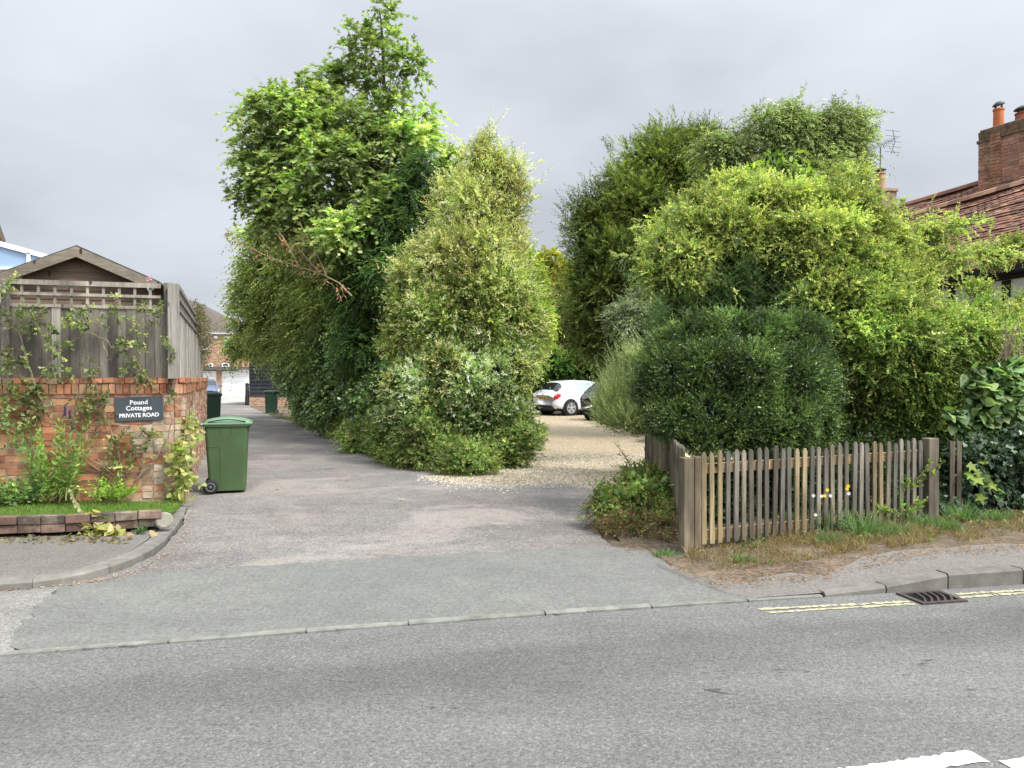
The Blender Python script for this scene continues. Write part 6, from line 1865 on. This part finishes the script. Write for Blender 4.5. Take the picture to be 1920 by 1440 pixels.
bush('undergrowth', 'undergrowth added behind the picket fence, coloured dark as shade in its gaps', 8.55, [(1340, 930, 70, 60, -.35), (1440, 920, 80, 70, -.1), (1540, 905, 80, 70, .1), (1640, 895, 80, 70, .25), (1730, 890, 60, 70, .4), (1600, 815, 50, 36, 1.2), (1690, 805, 60, 36, 1.2), (1760, 800, 50, 40, 1.0), (1540, 830, 50, 40, 1.0)], 3400, .06, .035, [(.035, .06, .02), (.05, .085, .025), (.025, .042, .018)], 9000, [(.014, .024, .010)], .18, 8, cat='undergrowth', stems=6, upb=.2)  # added dark leaves, put in to blacken the gaps of fence and shrub
# fresh hawthorn sprig in front of the pickets
hw_ = root_thing('hawthorn_sprig', 'bright green hawthorn shoots growing through the picket fence', 'sapling', P(1690, 985, 7.5))
L = Leaves()
hs_ = [((1680, 975), (1640, 945), 7.5), ((1690, 975), (1720, 938), 7.45), ((1685, 975), (1700, 900), 7.5), ((1690, 940), (1745, 868), 7.55), ((1670, 955), (1650, 890), 7.5), ((1700, 930), (1770, 865), 7.6), ((1690, 965), (1650, 950), 7.4), ((1700, 965), (1735, 940), 7.4), ((1680, 940), (1672, 870), 7.5)]
mb = MB()
for a, b, Y in hs_:
    A, B = P(*a, Y), P(*b, Y); m = 22; f = RNG.random(m)[:, None] * .85 + .15
    mb.tube([A, (A + B) / 2 + np.array([0, 0, .02]), B], [.006, .004, .002], 5)
    sprigs(L, A + (B - A) * f, (B - A)[None, :] * 1.5 + RNG.normal(0, .3, (m, 3)), .05, 6, .030, .022, T_OV, [(.22, .31, .06), (.16, .25, .05), (.28, .36, .10)], droop=.1, jit=.15)
L.build('leaves', MAT['leaf'], hw_); mb.build_split('stem', MAT['stem'], hw_)

# ---- weeds at the corner of the return fence
wd = root_thing('bramble_clump', 'half withered bramble and weed clump at the picket fence corner', 'weeds', P(1190, 1000, 7.9))
wbl2 = [(P(1195, 925, 8.4), np.array([.42, .38, .22])), (P(1165, 955, 8.0), np.array([.36, .34, .2])), (P(1215, 950, 7.9), np.array([.32, .3, .22])), (P(1175, 990, 7.6), np.array([.36, .3, .14])), (P(1225, 985, 7.4), np.array([.26, .25, .18])), (P(1205, 890, 8.9), np.array([.25, .3, .14])), (P(1140, 965, 7.9), np.array([.2, .25, .2]))]
L = Leaves()
p, n = shell(wbl2, 2600, (.4, 1.1), .3, .55)
lo = p[:, 2] < .26 + RNG.normal(0, .08, len(p))
sprigs(L, p[~lo], crown_dirs(n[~lo], .3, .6), .12, 7, .045, .028, T_OV, [(.13, .19, .045), (.17, .22, .06), (.09, .14, .04), (.22, .21, .07)], droop=.3, jit=.25)
sprigs(L, p[lo], crown_dirs(n[lo], .2, .8), .14, 8, .034, .010, T_RH, [(.20, .13, .065), (.26, .18, .10), (.14, .085, .05), (.17, .16, .06)], droop=.4, jit=.3)
bp = np.array([P(a, b, 7.8) for a, b in ((1130, 930), (1145, 925), (1150, 945), (1160, 915), (1120, 960), (1240, 905), (1235, 925), (1190, 890), (1175, 935), (1225, 900), (1140, 955), (1200, 905))])
bp = np.repeat(bp, 3, 0) + RNG.normal(0, .05, (len(bp) * 3, 3))
L.add(bp, np.array([-.3, -.6, -.2]) + RNG.normal(0, .4, bp.shape), np.array([1., 0, .2]) + RNG.normal(0, .3, bp.shape), RNG.uniform(.07, .13, len(bp)), RNG.uniform(.06, .11, len(bp)), T_MAP, palette(len(bp), [(.14, .24, .05), (.20, .30, .06), (.10, .18, .045)]))
L.build('foliage', MAT['leaf'], wd)
L = Leaves()
stalk = [P(a, b, 8.3) for a, b in ((1195, 900), (1180, 870), (1165, 845), (1150, 828))]
mb = MB(); mb.tube(stalk, [.008, .007, .005, .003], 5); mb.tube([P(1225, 890, 8.6), P(1212, 855, 8.6), P(1207, 838, 8.6)], .004, 5); mb.build_split('stalk', MAT['stem'], wd)
sp = np.array([stalk[i] + (stalk[i + 1] - stalk[i]) * f for i in range(3) for f in (0, .25, .5, .75)])
sprigs(L, sp, RNG.normal(0, 1, sp.shape), .07, 4, .055, .018, T_RH, [(.20, .24, .07), (.28, .28, .10)], droop=.5); L.build('stalk_leaves', MAT['leaf'], wd)

# ---- dry grass and tufts along the picket fence
L = Leaves()
q = []
for i in range(19000):
    px = RNG.uniform(1290, 1960); f = RNG.random() ** 1.5
    if px < 1350 and RNG.random() < .6: continue
    b0 = np.interp(px, [1290, 1350, 1742, 1960], [1030, 1005, 985, 968]); b1 = np.interp(px, [1290, 1340, 1450, 1600, 1960], [1048, 1062, 1058, 1040, 1012])
    y = b0 + (b1 - b0) * f
    g = G(px, y, .07); g[2] = vz(g[0], g[1]) - .01; q.append(g)
q = np.array(q)
q = q[vn(q * np.array([1, 1, 0]), .55) > -1.05]
h = RNG.uniform(.04, .15, len(q)) * np.interp(np.sin(q[:, 0] * 5.3) + np.sin(q[:, 0] * 2.1 + 1), [-2, 2], [.55, 1.35])
L.add(q, RNG.normal(0, .75, q.shape) * np.array([1, 1, .3]) + np.array([0, -.1, .75]), RNG.normal(0, 1, q.shape), h, np.full(len(q), .0045), T_BLADE, palette(len(q), [(.23, .145, .080), (.29, .20, .115), (.165, .105, .065), (.15, .17, .07), (.36, .28, .17)], [.30, .2, .24, .18, .08], .25))
dg2 = L.build('dry_grass', MAT['leaf']); tag(dg2, 'withered straw coloured grass along the foot of the picket fence', 'grass', kind='stuff')
L = Leaves(); q = []
for i in range(900):
    px = RNG.uniform(1360, 1960); b0 = np.interp(px, [1290, 1350, 1742, 1960], [1030, 1003, 983, 966]); y = b0 + abs(RNG.normal(0, 13)); g = G(px, y, .09); g[2] = vz(g[0], g[1]); q.append(g)
q = np.array(q); q = q[vn(q + 9.1, .45) > -.1]
sprigs(L, q, RNG.normal(0, .5, q.shape) + np.array([0, 0, .8]), .085, 7, .038, .017, T_OV, [(.15, .20, .08), (.19, .23, .095), (.11, .16, .065), (.23, .23, .12), (.26, .20, .12)], droop=.25, jit=.25, leafdroop=.15)
vw = L.build('verge_weeds', MAT['leaf']); tag(vw, 'low leafy weeds growing through the dry grass at the picket foot', 'weeds', kind='stuff')
def tuft(px, py, r, h, label, n=190, pal=((.13, .21, .085), (.18, .26, .11), (.10, .165, .075)), w=.013, group='green weed tufts along the picket fence', spread=.55):
    r, h = r * 1.35, h * 1.5
    g = G(px, py, .07); g[2] = vz(g[0], g[1]) - .02
    t = root_thing('weed_tuft', label, 'weed', g, group); t.location.z = g[2]
    L = Leaves(); a = RNG.uniform(0, 6.28, n); rr = RNG.uniform(0, r, n)
    b = g + np.stack([np.cos(a) * rr, np.sin(a) * rr, np.zeros(n)], 1)
    d = np.stack([np.cos(a) * spread, np.sin(a) * spread, np.full(n, 1.)], 1) + RNG.normal(0, .25, (n, 3))
    L.add(b, d, RNG.normal(0, 1, (n, 3)), h * RNG.uniform(.5, 1.1, n), w * RNG.uniform(.6, 1.4, n), T_BLADE, palette(n, list(pal)))
    L.build('blades', MAT['leaf'], t).matrix_parent_inverse = Matrix.Translation(-Vector(t.location))
    return t
for px, py, r, h, lb_ in ((1540, 1000, .10, .20, 'tall blue green weed tuft below the yellow flowers'), (1618, 1010, .12, .20, 'broad green weed tuft right of the yellow flowers, near the dry grass'), (1560, 1022, .07, .10, 'low weed tuft in front of the tall blue green tuft'),
                          (1480, 985, .05, .12, 'slim weed tuft at the picket foot left of the flowers'), (1680, 1010, .07, .09, 'small weed tuft under the hawthorn shoots'), (1735, 1000, .08, .13, 'weed tuft in front of the wide fence post'),
                          (1800, 985, .09, .16, 'weed tuft at the left foot of the ivy hedge'), (1870, 985, .08, .10, 'weed tuft under the ivy hedge near the right edge'), (1395, 1048, .06, .05, 'low green weed patch at the verge edge near the corner post'), (1250, 1030, .08, .05, 'low grey green weed patch left of the corner post'), (1770, 1003, .07, .11, 'weed tuft between fence post and ivy')):
    tuft(px, py, r, h, lb_)
yf = root_thing('yellow_flower', 'stalks with yellow daisy flowers and white seed heads in front of the pickets', 'flowers', P(1550, 1000, 7.1))
mb = MB(); mf = MB(); ms = MB()
for px, py, kind in ((1551, 918, 'y'), (1546, 929, 'y'), (1588, 916, 'y'), (1590, 911, 'y'), (1525, 929, 's'), (1540, 930, 's'), (1591, 925, 's'), (1529, 965, 's'), (1557, 929, 's')):
    c = P(px, py, 7.05); b = G(1545 + RNG.normal(0, 14), 1000, .08)
    mb.tube([b, (b + c) / 2 + RNG.normal(0, .02, 3), c], .0022, 4)
    M_ = mf if kind == 'y' else ms
    for k in range(14):
        a = k * .449; u = np.array([math.cos(a), -.35, math.sin(a)]); v = np.array([-math.sin(a), 0, math.cos(a)]) * .004
        M_.poly([c, c + u * .011 + v, c + u * .019, c + u * .011 - v])
    M_.lathe(c, [(.001, -.004), (.007, 0), (.005, .006), (.001, .007)], 8, (0, -1, .2))
mb.build_split('stalk', MAT['stem'], yf); mf.build('petals', plain('yellow_petal', (.72, .50, .015), .6, .3, .1), yf); ms.build('seed_heads', plain('seed_head', (.62, .60, .52), .9, .2, .1), yf)

# ================================================================== PLANTS BY THE LEFT WALL
L = Leaves()
n = 26000
a_, b_ = RNG.random(n), RNG.random(n)
front0, front1 = LAWN[0], LAWN[4]
back0, back1 = LAWN[-1], LAWN[-2]
fr_ = front0[None, :] + (front1 - front0)[None, :] * a_[:, None]
bk_ = back0[None, :] + (back1 - back0)[None, :] * a_[:, None]
q = fr_ + (bk_ - fr_) * (b_ ** 1.2 * .98)[:, None]
q2 = np.array([LAWN[4] + (LAWN[5 + (i % 2)] - LAWN[4]) * RNG.random() * .96 + (LAWN[7] - LAWN[4]) * RNG.random() * .25 for i in range(2500)])
q = np.concatenate([q, q2]); q[:, 2] -= .012
L.add(q, RNG.normal(0, .35, q.shape) + np.array([0, 0, 1.]), RNG.normal(0, 1, q.shape), RNG.uniform(.025, .065, len(q)), np.full(len(q), .0045), T_BLADE, palette(len(q), [(.12, .22, .035), (.17, .28, .05), (.09, .16, .03), (.24, .27, .09)], [.4, .3, .2, .1], .2))
lg = L.build('lawn_grass', MAT['leaf']); tag(lg, 'short bright green grass on the strip below the brick wall', 'grass', kind='stuff')

def wall_cluster(rows, n_per, off, ll, lw, pal, L_=.14, M=6, tm=T_OV, L=None, hang=.3, w=None):
    L = L or Leaves()
    for (px, py, rx, ry) in rows:
        k = 9.0 / FPX
        rx, ry = rx * .85, ry * .85
        m = max(7, int(3.4 * n_per * rx * ry / 900))
        a = RNG.uniform(0, 6.28, m); r = np.sqrt(RNG.random(m))
        q = np.array([Wp(px + math.cos(t) * s * rx, py + math.sin(t) * s * ry, off + abs(RNG.normal(0, .06))) for t, s in zip(a, r)])
        sprigs(L, q, WN * .7 + RNG.normal(0, .6, q.shape) + np.array([0, 0, .25]), L_, M, ll, lw, tm, pal, w, droop=hang, jit=.22, ang=(40, 80), leafdroop=.25, up=.5)
    return L
def wall_stems(parent, lines, mat, r0=.012, off=.05):
    for ln in lines:
        mb = MB()
        pts = [Wp(a, b, off + .02 * math.sin(i * 2.1)) for i, (a, b) in enumerate(ln)]
        fine = []
        for i in range(len(pts) - 1):
            for f in np.linspace(0, 1, 5)[:-1]: fine.append(pts[i] + (pts[i + 1] - pts[i]) * f + RNG.normal(0, .006, 3))
        fine.append(pts[-1]); mb.tube(fine, list(np.linspace(r0, r0 * .35, len(fine))), 6)
        mb.build('stem', mat, parent)
ROSE = [(.19, .22, .085), (.24, .27, .105), (.14, .175, .07), (.30, .31, .125), (.105, .14, .06)]
r1 = root_thing('climbing_rose', 'straggling climbing rose trained over the brick wall and grey fence boards', 'climbing rose', Wp(60, 900))
L = wall_cluster([(22, 495 + 40, 22, 22), (10, 600, 18, 24), (70, 615, 36, 22), (25, 670, 34, 24), (105, 640, 24, 22), (60, 590, 40, 18), (12, 690, 24, 16), (40, 735, 40, 30), (14, 760, 24, 22), (70, 745, 30, 30), (30, 790, 40, 20), (75, 770, 18, 26), (95, 700, 16, 12), (12, 832, 16, 12)], 11, .05, .056, .036, ROSE, L_=.10)
L.build('leaves', MAT['leaf'], r1)
wall_stems(r1, [[(66, 722), (50, 680), (38, 630), (28, 612)], [(66, 722), (80, 700), (105, 665), (140, 635), (170, 625)], [(60, 722), (45, 708), (30, 700)], [(66, 722), (75, 760), (110, 800)], [(0, 795), (35, 815), (60, 830)], [(170, 625), (200, 640), (214, 654)], [(192, 640), (202, 670), (207, 677)]], MAT['stem'])
r2 = root_thing('climbing_rose', 'climbing rose fanned around the road sign with pink flowers above', 'climbing rose', Wp(215, 900))
L = wall_cluster([(140, 600, 26, 14), (165, 590, 30, 18), (150, 612, 34, 16), (190, 605, 14, 22), (125, 690, 26, 14), (110, 660, 18, 10), (215, 570, 14, 22), (225, 600, 16, 14), (240, 655, 24, 18), (258, 610, 20, 12), (268, 640, 16, 26), (250, 690, 26, 22), (275, 700, 24, 18), (225, 640, 10, 14), (265, 575, 16, 12), (290, 600, 20, 18), (310, 640, 16, 20), (320, 670, 10, 16), (300, 580, 16, 14),
                  (170, 690, 16, 18), (180, 705, 14, 14), (160, 745, 28, 26), (185, 760, 26, 24), (150, 780, 26, 18), (196, 742, 12, 22), (198, 788, 14, 12), (275, 716, 24, 8), (322, 742, 12, 16), (265, 818, 36, 12), (225, 818, 22, 10), (225, 840, 30, 26), (245, 865, 30, 20), (290, 812, 16, 8), (215, 880, 20, 16), (275, 840, 12, 20)], 11, .05, .052, .034, ROSE, L_=.095)
L.build('leaves', MAT['leaf'], r2)
wall_stems(r2, [[(235, 905), (185, 870), (150, 850), (105, 820)], [(250, 905), (285, 870), (312, 830), (322, 790), (318, 750), (290, 728)], [(215, 900), (165, 868), (128, 840)], [(285, 870), (265, 875), (250, 868)], [(318, 750), (330, 700), (326, 640), (310, 600)], [(235, 905), (215, 830), (190, 760), (175, 700)], [(290, 728), (262, 690), (235, 640), (222, 590)]], MAT['stem'], .011)
mb = MB()
for (px, py, s) in ((219, 569, 1.0), (277, 524, .8), (283, 522, .7)):
    c = Wp(px, py, .10)
    for k in range(16):
        a = RNG.uniform(0, 6.28); e = RNG.uniform(-.2, 1.2); u = np.array([math.cos(a) * math.cos(e), -.4, math.sin(a) * math.cos(e) + math.sin(e)]) * .030 * s
        v = np.cross(u, RNG.normal(0, 1, 3)); v = v / np.linalg.norm(v) * .016 * s
        mb.poly([c, c + u * .6 + v, c + u, c + u * .6 - v], (1, RNG.uniform(.7, 1.1), RNG.uniform(.7, 1.1)))
mb.build('flowers', plain('pink_petal', (.62, .36, .40), .7, .2, .1, attr=True), r2)
# climber over the far part of the side fence
cl = root_thing('fence_climber', 'reddish grey climber tumbling over the far end of the side fence', 'climber', CN + SD * 6)
L = Leaves()
q = np.array([CN + SD * s_ + SN * RNG.uniform(-.2, .06) + np.array([0, 0, RNG.uniform(np.interp(s_, [4.2, 6.5, 8.3], [2.6, 2.2, 1.65]), 2.88)]) for s_ in RNG.uniform(4.2, 8.5, 650)])
sprigs(L, q, SN * .2 + RNG.normal(0, .6, q.shape) + np.array([0, 0, .2]), .20, 9, .055, .024, T_RH, [(.12, .12, .06), (.16, .13, .085), (.09, .10, .04), (.19, .15, .11)], droop=.4, jit=.25, twig=(.006, (.10, .07, .05)))
L.build('leaves', MAT['leaf'], cl)

# tall fresh green perennial
def stand(name, label, px, py, off, shoots, h, spread, ll, lw, pal, M, tm=T_OV, cat='plant', droop=.2, ang=(50, 85), ldr=.25, mat='leaf', z0=.18, up=.6, w=None, tip=.1):
    b = Wp(px, py, off); b[2] = z0
    t = thing(name, label, cat, tuple(b))
    L = Leaves()
    a = RNG.uniform(0, 6.28, shoots); r = np.sqrt(RNG.random(shoots))
    q = b + np.stack([np.cos(a) * r * spread * .35, np.sin(a) * r * spread * .35, np.zeros(shoots)], 1)
    d = np.stack([np.cos(a) * r * spread, np.sin(a) * r * spread, np.full(shoots, h)], 1)
    sprigs(L, q, d, h, M, ll, lw, tm, pal, w, droop=droop, ang=ang, jit=.15, leafdroop=ldr, up=up, twig=(.006, (.11, .14, .05)), tip=tip)
    o = L.build('foliage', MAT[mat], t); o.matrix_parent_inverse = Matrix.Translation(-Vector(t.location))
    return t, b
tp_, b = stand('tall_perennial', 'tall bushy light green perennial with pointed leaves before the wall', 105, 930, .28, 30, .92, .36, .085, .042, [(.15, .235, .06), (.19, .28, .07), (.11, .18, .05), (.20, .25, .06)], 30, T_OV, 'plant', .1)
for (px, py) in ((131, 778), (122, 772), (136, 800)):
    mb = MB()
    c = Wp(px, py, .3)
    for k in range(26):
        p_ = c + np.array([RNG.normal(0, .006), RNG.normal(0, .006), .11 * k / 26 - .05]); mb.box(p_, (.013, .013, .010), None, (1, 1, RNG.uniform(.7, 1.2)), .003)
    mb.build('flower_spike', plain('purple', (.055, .03, .075), .8, .2, .2, attr=True), tp_)
stand('sedum_plant', 'round leaved blue green sedum clump at the left of the lawn strip', 30, 945, .35, 46, .32, .40, .060, .050, [(.10, .19, .075), (.13, .235, .09), (.08, .15, .06), (.2, .28, .11)], 9, T_OV, 'plant', .05, tip=.5)
stand('sedum_plant', 'second sedum clump with paler heads nearer the left edge of the picture', -12, 950, .45, 40, .36, .38, .058, .048, [(.12, .20, .075), (.18, .26, .09), (.09, .16, .06)], 9, T_OV, 'plant', .05, tip=.5)
stand('lime_perennial', 'low bright lime green leafy clump in front of the wall', 213, 940, .30, 46, .27, .42, .060, .034, [(.22, .33, .055), (.28, .38, .07), (.17, .26, .05)], 12, T_OV, 'plant', .1)
stand('small_seedling', 'single small pale green seedling in the lawn beside the strap leaves', 81, 948, .42, 5, .16, .12, .055, .030, [(.25, .34, .07)], 7, T_OV, 'plant', .05)
b = Wp(128, 938, .30); b[2] = .18
st_ = thing('strap_leaved_plant', 'arching strap leaved daylily tuft at the foot of the tall perennial', 'plant', tuple(b))
L = Leaves(); n = 80; a = RNG.uniform(0, 6.28, n)
for k in range(n):
    u = np.array([math.cos(a[k]), math.sin(a[k]), 0]); ln = RNG.uniform(.25, .46); pv = b + u * .04
    c = palette(1, [(.14, .20, .06), (.19, .23, .08), (.26, .25, .11)])
    dz = 1.35 + RNG.normal(0, .25)
    for j in range(6):
        d = u + np.array([0, 0, dz - j * .42]); d /= np.linalg.norm(d)
        L.add(pv[None], d[None], np.cross(d, [0, 0, 1.])[None], np.array([ln / 6 * 1.05]), np.array([.013 * (1 - j * .12)]), np.array([(0, .5, 0), (1, .45, 0), (1, -.45, 0), (0, -.5, 0)]), c); pv = pv + d * ln / 6
L.build('leaves', MAT['leaf'], st_).matrix_parent_inverse = Matrix.Translation(-Vector(st_.location))
# hollyhock at the wall corner, yellowing
HOL = [(0.378, 0.378, 0.113), (0.302, 0.34, 0.101), (0.454, 0.428, 0.164), (0.202, 0.265, 0.076)]
hk = thing('hollyhock', 'tall yellowing hollyhock with rounded leaves at the wall corner by the bin', 'plant', tuple(np.array([CN[0] - .05, CN[1] - .12, .05])))
L = Leaves(); rows = [(338, 870, 20, 44), (352, 830, 14, 34), (345, 905, 22, 28), (330, 930, 18, 14), (356, 790, 10, 26), (366, 790, 8, 20), (335, 840, 18, 20), (372, 815, 8, 14)]
for (px, py, rx, ry) in rows:
    m = int(rx * ry / 9)
    q = np.array([P(px + RNG.normal(0, rx * .6), py + RNG.normal(0, ry * .5), 9.16 + RNG.normal(0, .07) + (.35 if px > 348 else 0)) for i in range(m)])
    L.add(q, np.array([0, -.7, -.35]) + RNG.normal(0, .5, q.shape), np.array([1., 0, 0]) + RNG.normal(0, .4, q.shape), RNG.uniform(.035, .085, m), RNG.uniform(.04, .09, m), T_HEART, palette(m, HOL))
L.build('leaves', MAT['leaf'], hk).matrix_parent_inverse = Matrix.Translation(-Vector(hk.location))
mb = MB()
for (a, b_) in (((340, 945), (352, 770)), ((330, 945), (338, 800)), ((346, 945), (364, 770))):
    mb.tube([P(*a, 9.15), P((a[0] + b_[0]) / 2 - 4, (a[1] + b_[1]) / 2, 9.2), P(*b_, 9.35)], [.009, .007, .004], 5)
mb.build('stalks', MAT['stem'], hk).matrix_parent_inverse = Matrix.Translation(-Vector(hk.location))
mb = MB()
for (px, py, s, kk) in ((376.5, 772, .024, 0), (372, 790, .012, 1), (366, 798, .012, 1), (378, 795, .012, 1), (369, 783, .011, 1)):
    c = P(px, py, 9.5)
    col = (.42, .03, .10) if kk == 0 else (.65, .62, .6)
    for k in range(5):
        a = k * 1.257; u = np.array([math.cos(a), -.25, math.sin(a)]) * s; v = np.array([-math.sin(a), 0, math.cos(a)]) * s * .62
        mb.poly([c, c + u * .6 + v, c + u, c + u * .6 - v], col)
    if kk == 0: mb.lathe(c + np.array([0, -.006, 0]), [(.001, 0), (.006, 0), (.001, .006)], 8, (0, -1, 0), (.7, .6, .5))
mb.build('flowers', plain('hk_petal', (1, 1, 1), .7, .2, .05, attr=True), hk).matrix_parent_inverse = Matrix.Translation(-Vector(hk.location))
# fallen hollyhock lying across the lawn and edging
fh = thing('fallen_hollyhock', 'fallen yellow hollyhock stem lying across the lawn onto the pavement', 'plant', tuple(G(165, 1000, .1)))
pts = [Wp(128, 915, .32), P(140, 940, 8.0), P(152, 962, 7.7), P(165, 985, 7.42), P(178, 1003, 7.25)]
mb = MB(); mb.tube(pts, [.010, .010, .010, .009, .007], 6); mb.build('stem', MAT['stem'], fh)
L = Leaves()
bud = np.array([pts[i] + (pts[i + 1] - pts[i]) * f for i in range(3) for f in np.linspace(0, .9, 7)])
L.add(np.repeat(bud, 4, 0), RNG.normal(0, 1, (len(bud) * 4, 3)), RNG.normal(0, 1, (len(bud) * 4, 3)), np.full(len(bud) * 4, .032), np.full(len(bud) * 4, .030), T_HEART, palette(len(bud) * 4, [(.36, .38, .17), (.44, .45, .25)]))
q = np.array([P(px, py, Y) for px, py, Y in [(RNG.normal(190, 26), RNG.uniform(985, 1016), 7.25) for i in range(60)]] + [P(RNG.normal(172, 9), RNG.uniform(960, 1010), 7.3) for i in range(26)])
q[:, 2] = np.maximum(q[:, 2], .08)
L.add(q, RNG.normal(0, .6, q.shape) + np.array([0, -.5, -.1]), RNG.normal(0, .5, q.shape) + np.array([1., 0, 0]), RNG.uniform(.05, .11, len(q)), RNG.uniform(.05, .11, len(q)), T_HEART, palette(len(q), [(.40, .36, .11), (.33, .33, .10), (.46, .38, .17), (.18, .24, .07), (.36, .26, .13)]))
L.build('leaves', MAT['leaf'], fh)
bw_ = thing('spiky_weed', 'small dark green spiky weed at the end of the brick edging', 'weed', tuple(G(265, 1000, .07)))
L = Leaves(); n = 46; b = G(265, 1000, .07); a = RNG.uniform(0, 6.28, n)
L.add(np.tile(b, (n, 1)) + RNG.normal(0, .02, (n, 3)), np.stack([np.cos(a), np.sin(a), RNG.uniform(.2, 1.6, n)], 1), RNG.normal(0, 1, (n, 3)), RNG.uniform(.05, .12, n), np.full(n, .018), T_RH, palette(n, [(.07, .12, .05), (.10, .16, .07)]))
L.build('leaves', MAT['leaf'], bw_).matrix_parent_inverse = Matrix.Translation(-Vector(bw_.location))
# dry leaves on the pavement in front of the edging, and a few on the tarmac
L = Leaves()
q = np.array([G(RNG.uniform(0, 250), 1012 + RNG.normal(0, 3.5), .07) for i in range(160)]); q[:, 2] = .072
L.add(q, RNG.normal(0, 1, q.shape) * np.array([1, 1, .25]) + np.array([0, 0, .1]), RNG.normal(0, 1, q.shape), RNG.uniform(.03, .06, len(q)), RNG.uniform(.02, .045, len(q)), T_OV, palette(len(q), [(.22, .16, .10), (.30, .22, .14), (.14, .11, .08), (.17, .17, .09)]))
ll_ = L.build('dry_leaves', MAT['leaf']); tag(ll_, 'curled brown leaves along the foot of the brick edging', 'leaves', kind='stuff')
for (px, py, r, col, lb_) in ((751, 937, .10, (.42, .34, .24), 'pale curled dead leaf lying in the middle of the drive'), (563, 853, .10, (.34, .26, .18), 'small dead leaf farther up the drive'), (612, 851, .11, (.4, .3, .2), 'dead leaf on the drive near the hedge edge'), (520, 917, .08, (.36, .26, .16), 'brown dead leaf on the drive beside the green bin')):
    c = G(px, py, .012); o = thing('fallen_leaf', lb_, 'leaf', tuple(c), 0, 'dead leaves on the drive')
    L = Leaves(); L.add(np.tile(c, (3, 1)), np.array([[1, .2, .25], [-.8, .3, .35], [.2, -.8, .3]]), np.array([[0, 1, .3], [.3, 1, -.2], [1, 0, .2]], float), np.array([r * .6, r * .5, r * .4]), np.array([r * .5, r * .4, r * .35]), T_MAP, palette(3, [col]))
    L.build('blade', MAT['leaf'], o).matrix_parent_inverse = Matrix.Translation(-Vector(o.location))
tot = sum(len(o.data.polygons) for o in bpy.data.objects if o.type == 'MESH')
print('OBJECTS', len(bpy.data.objects), 'POLYS', tot)
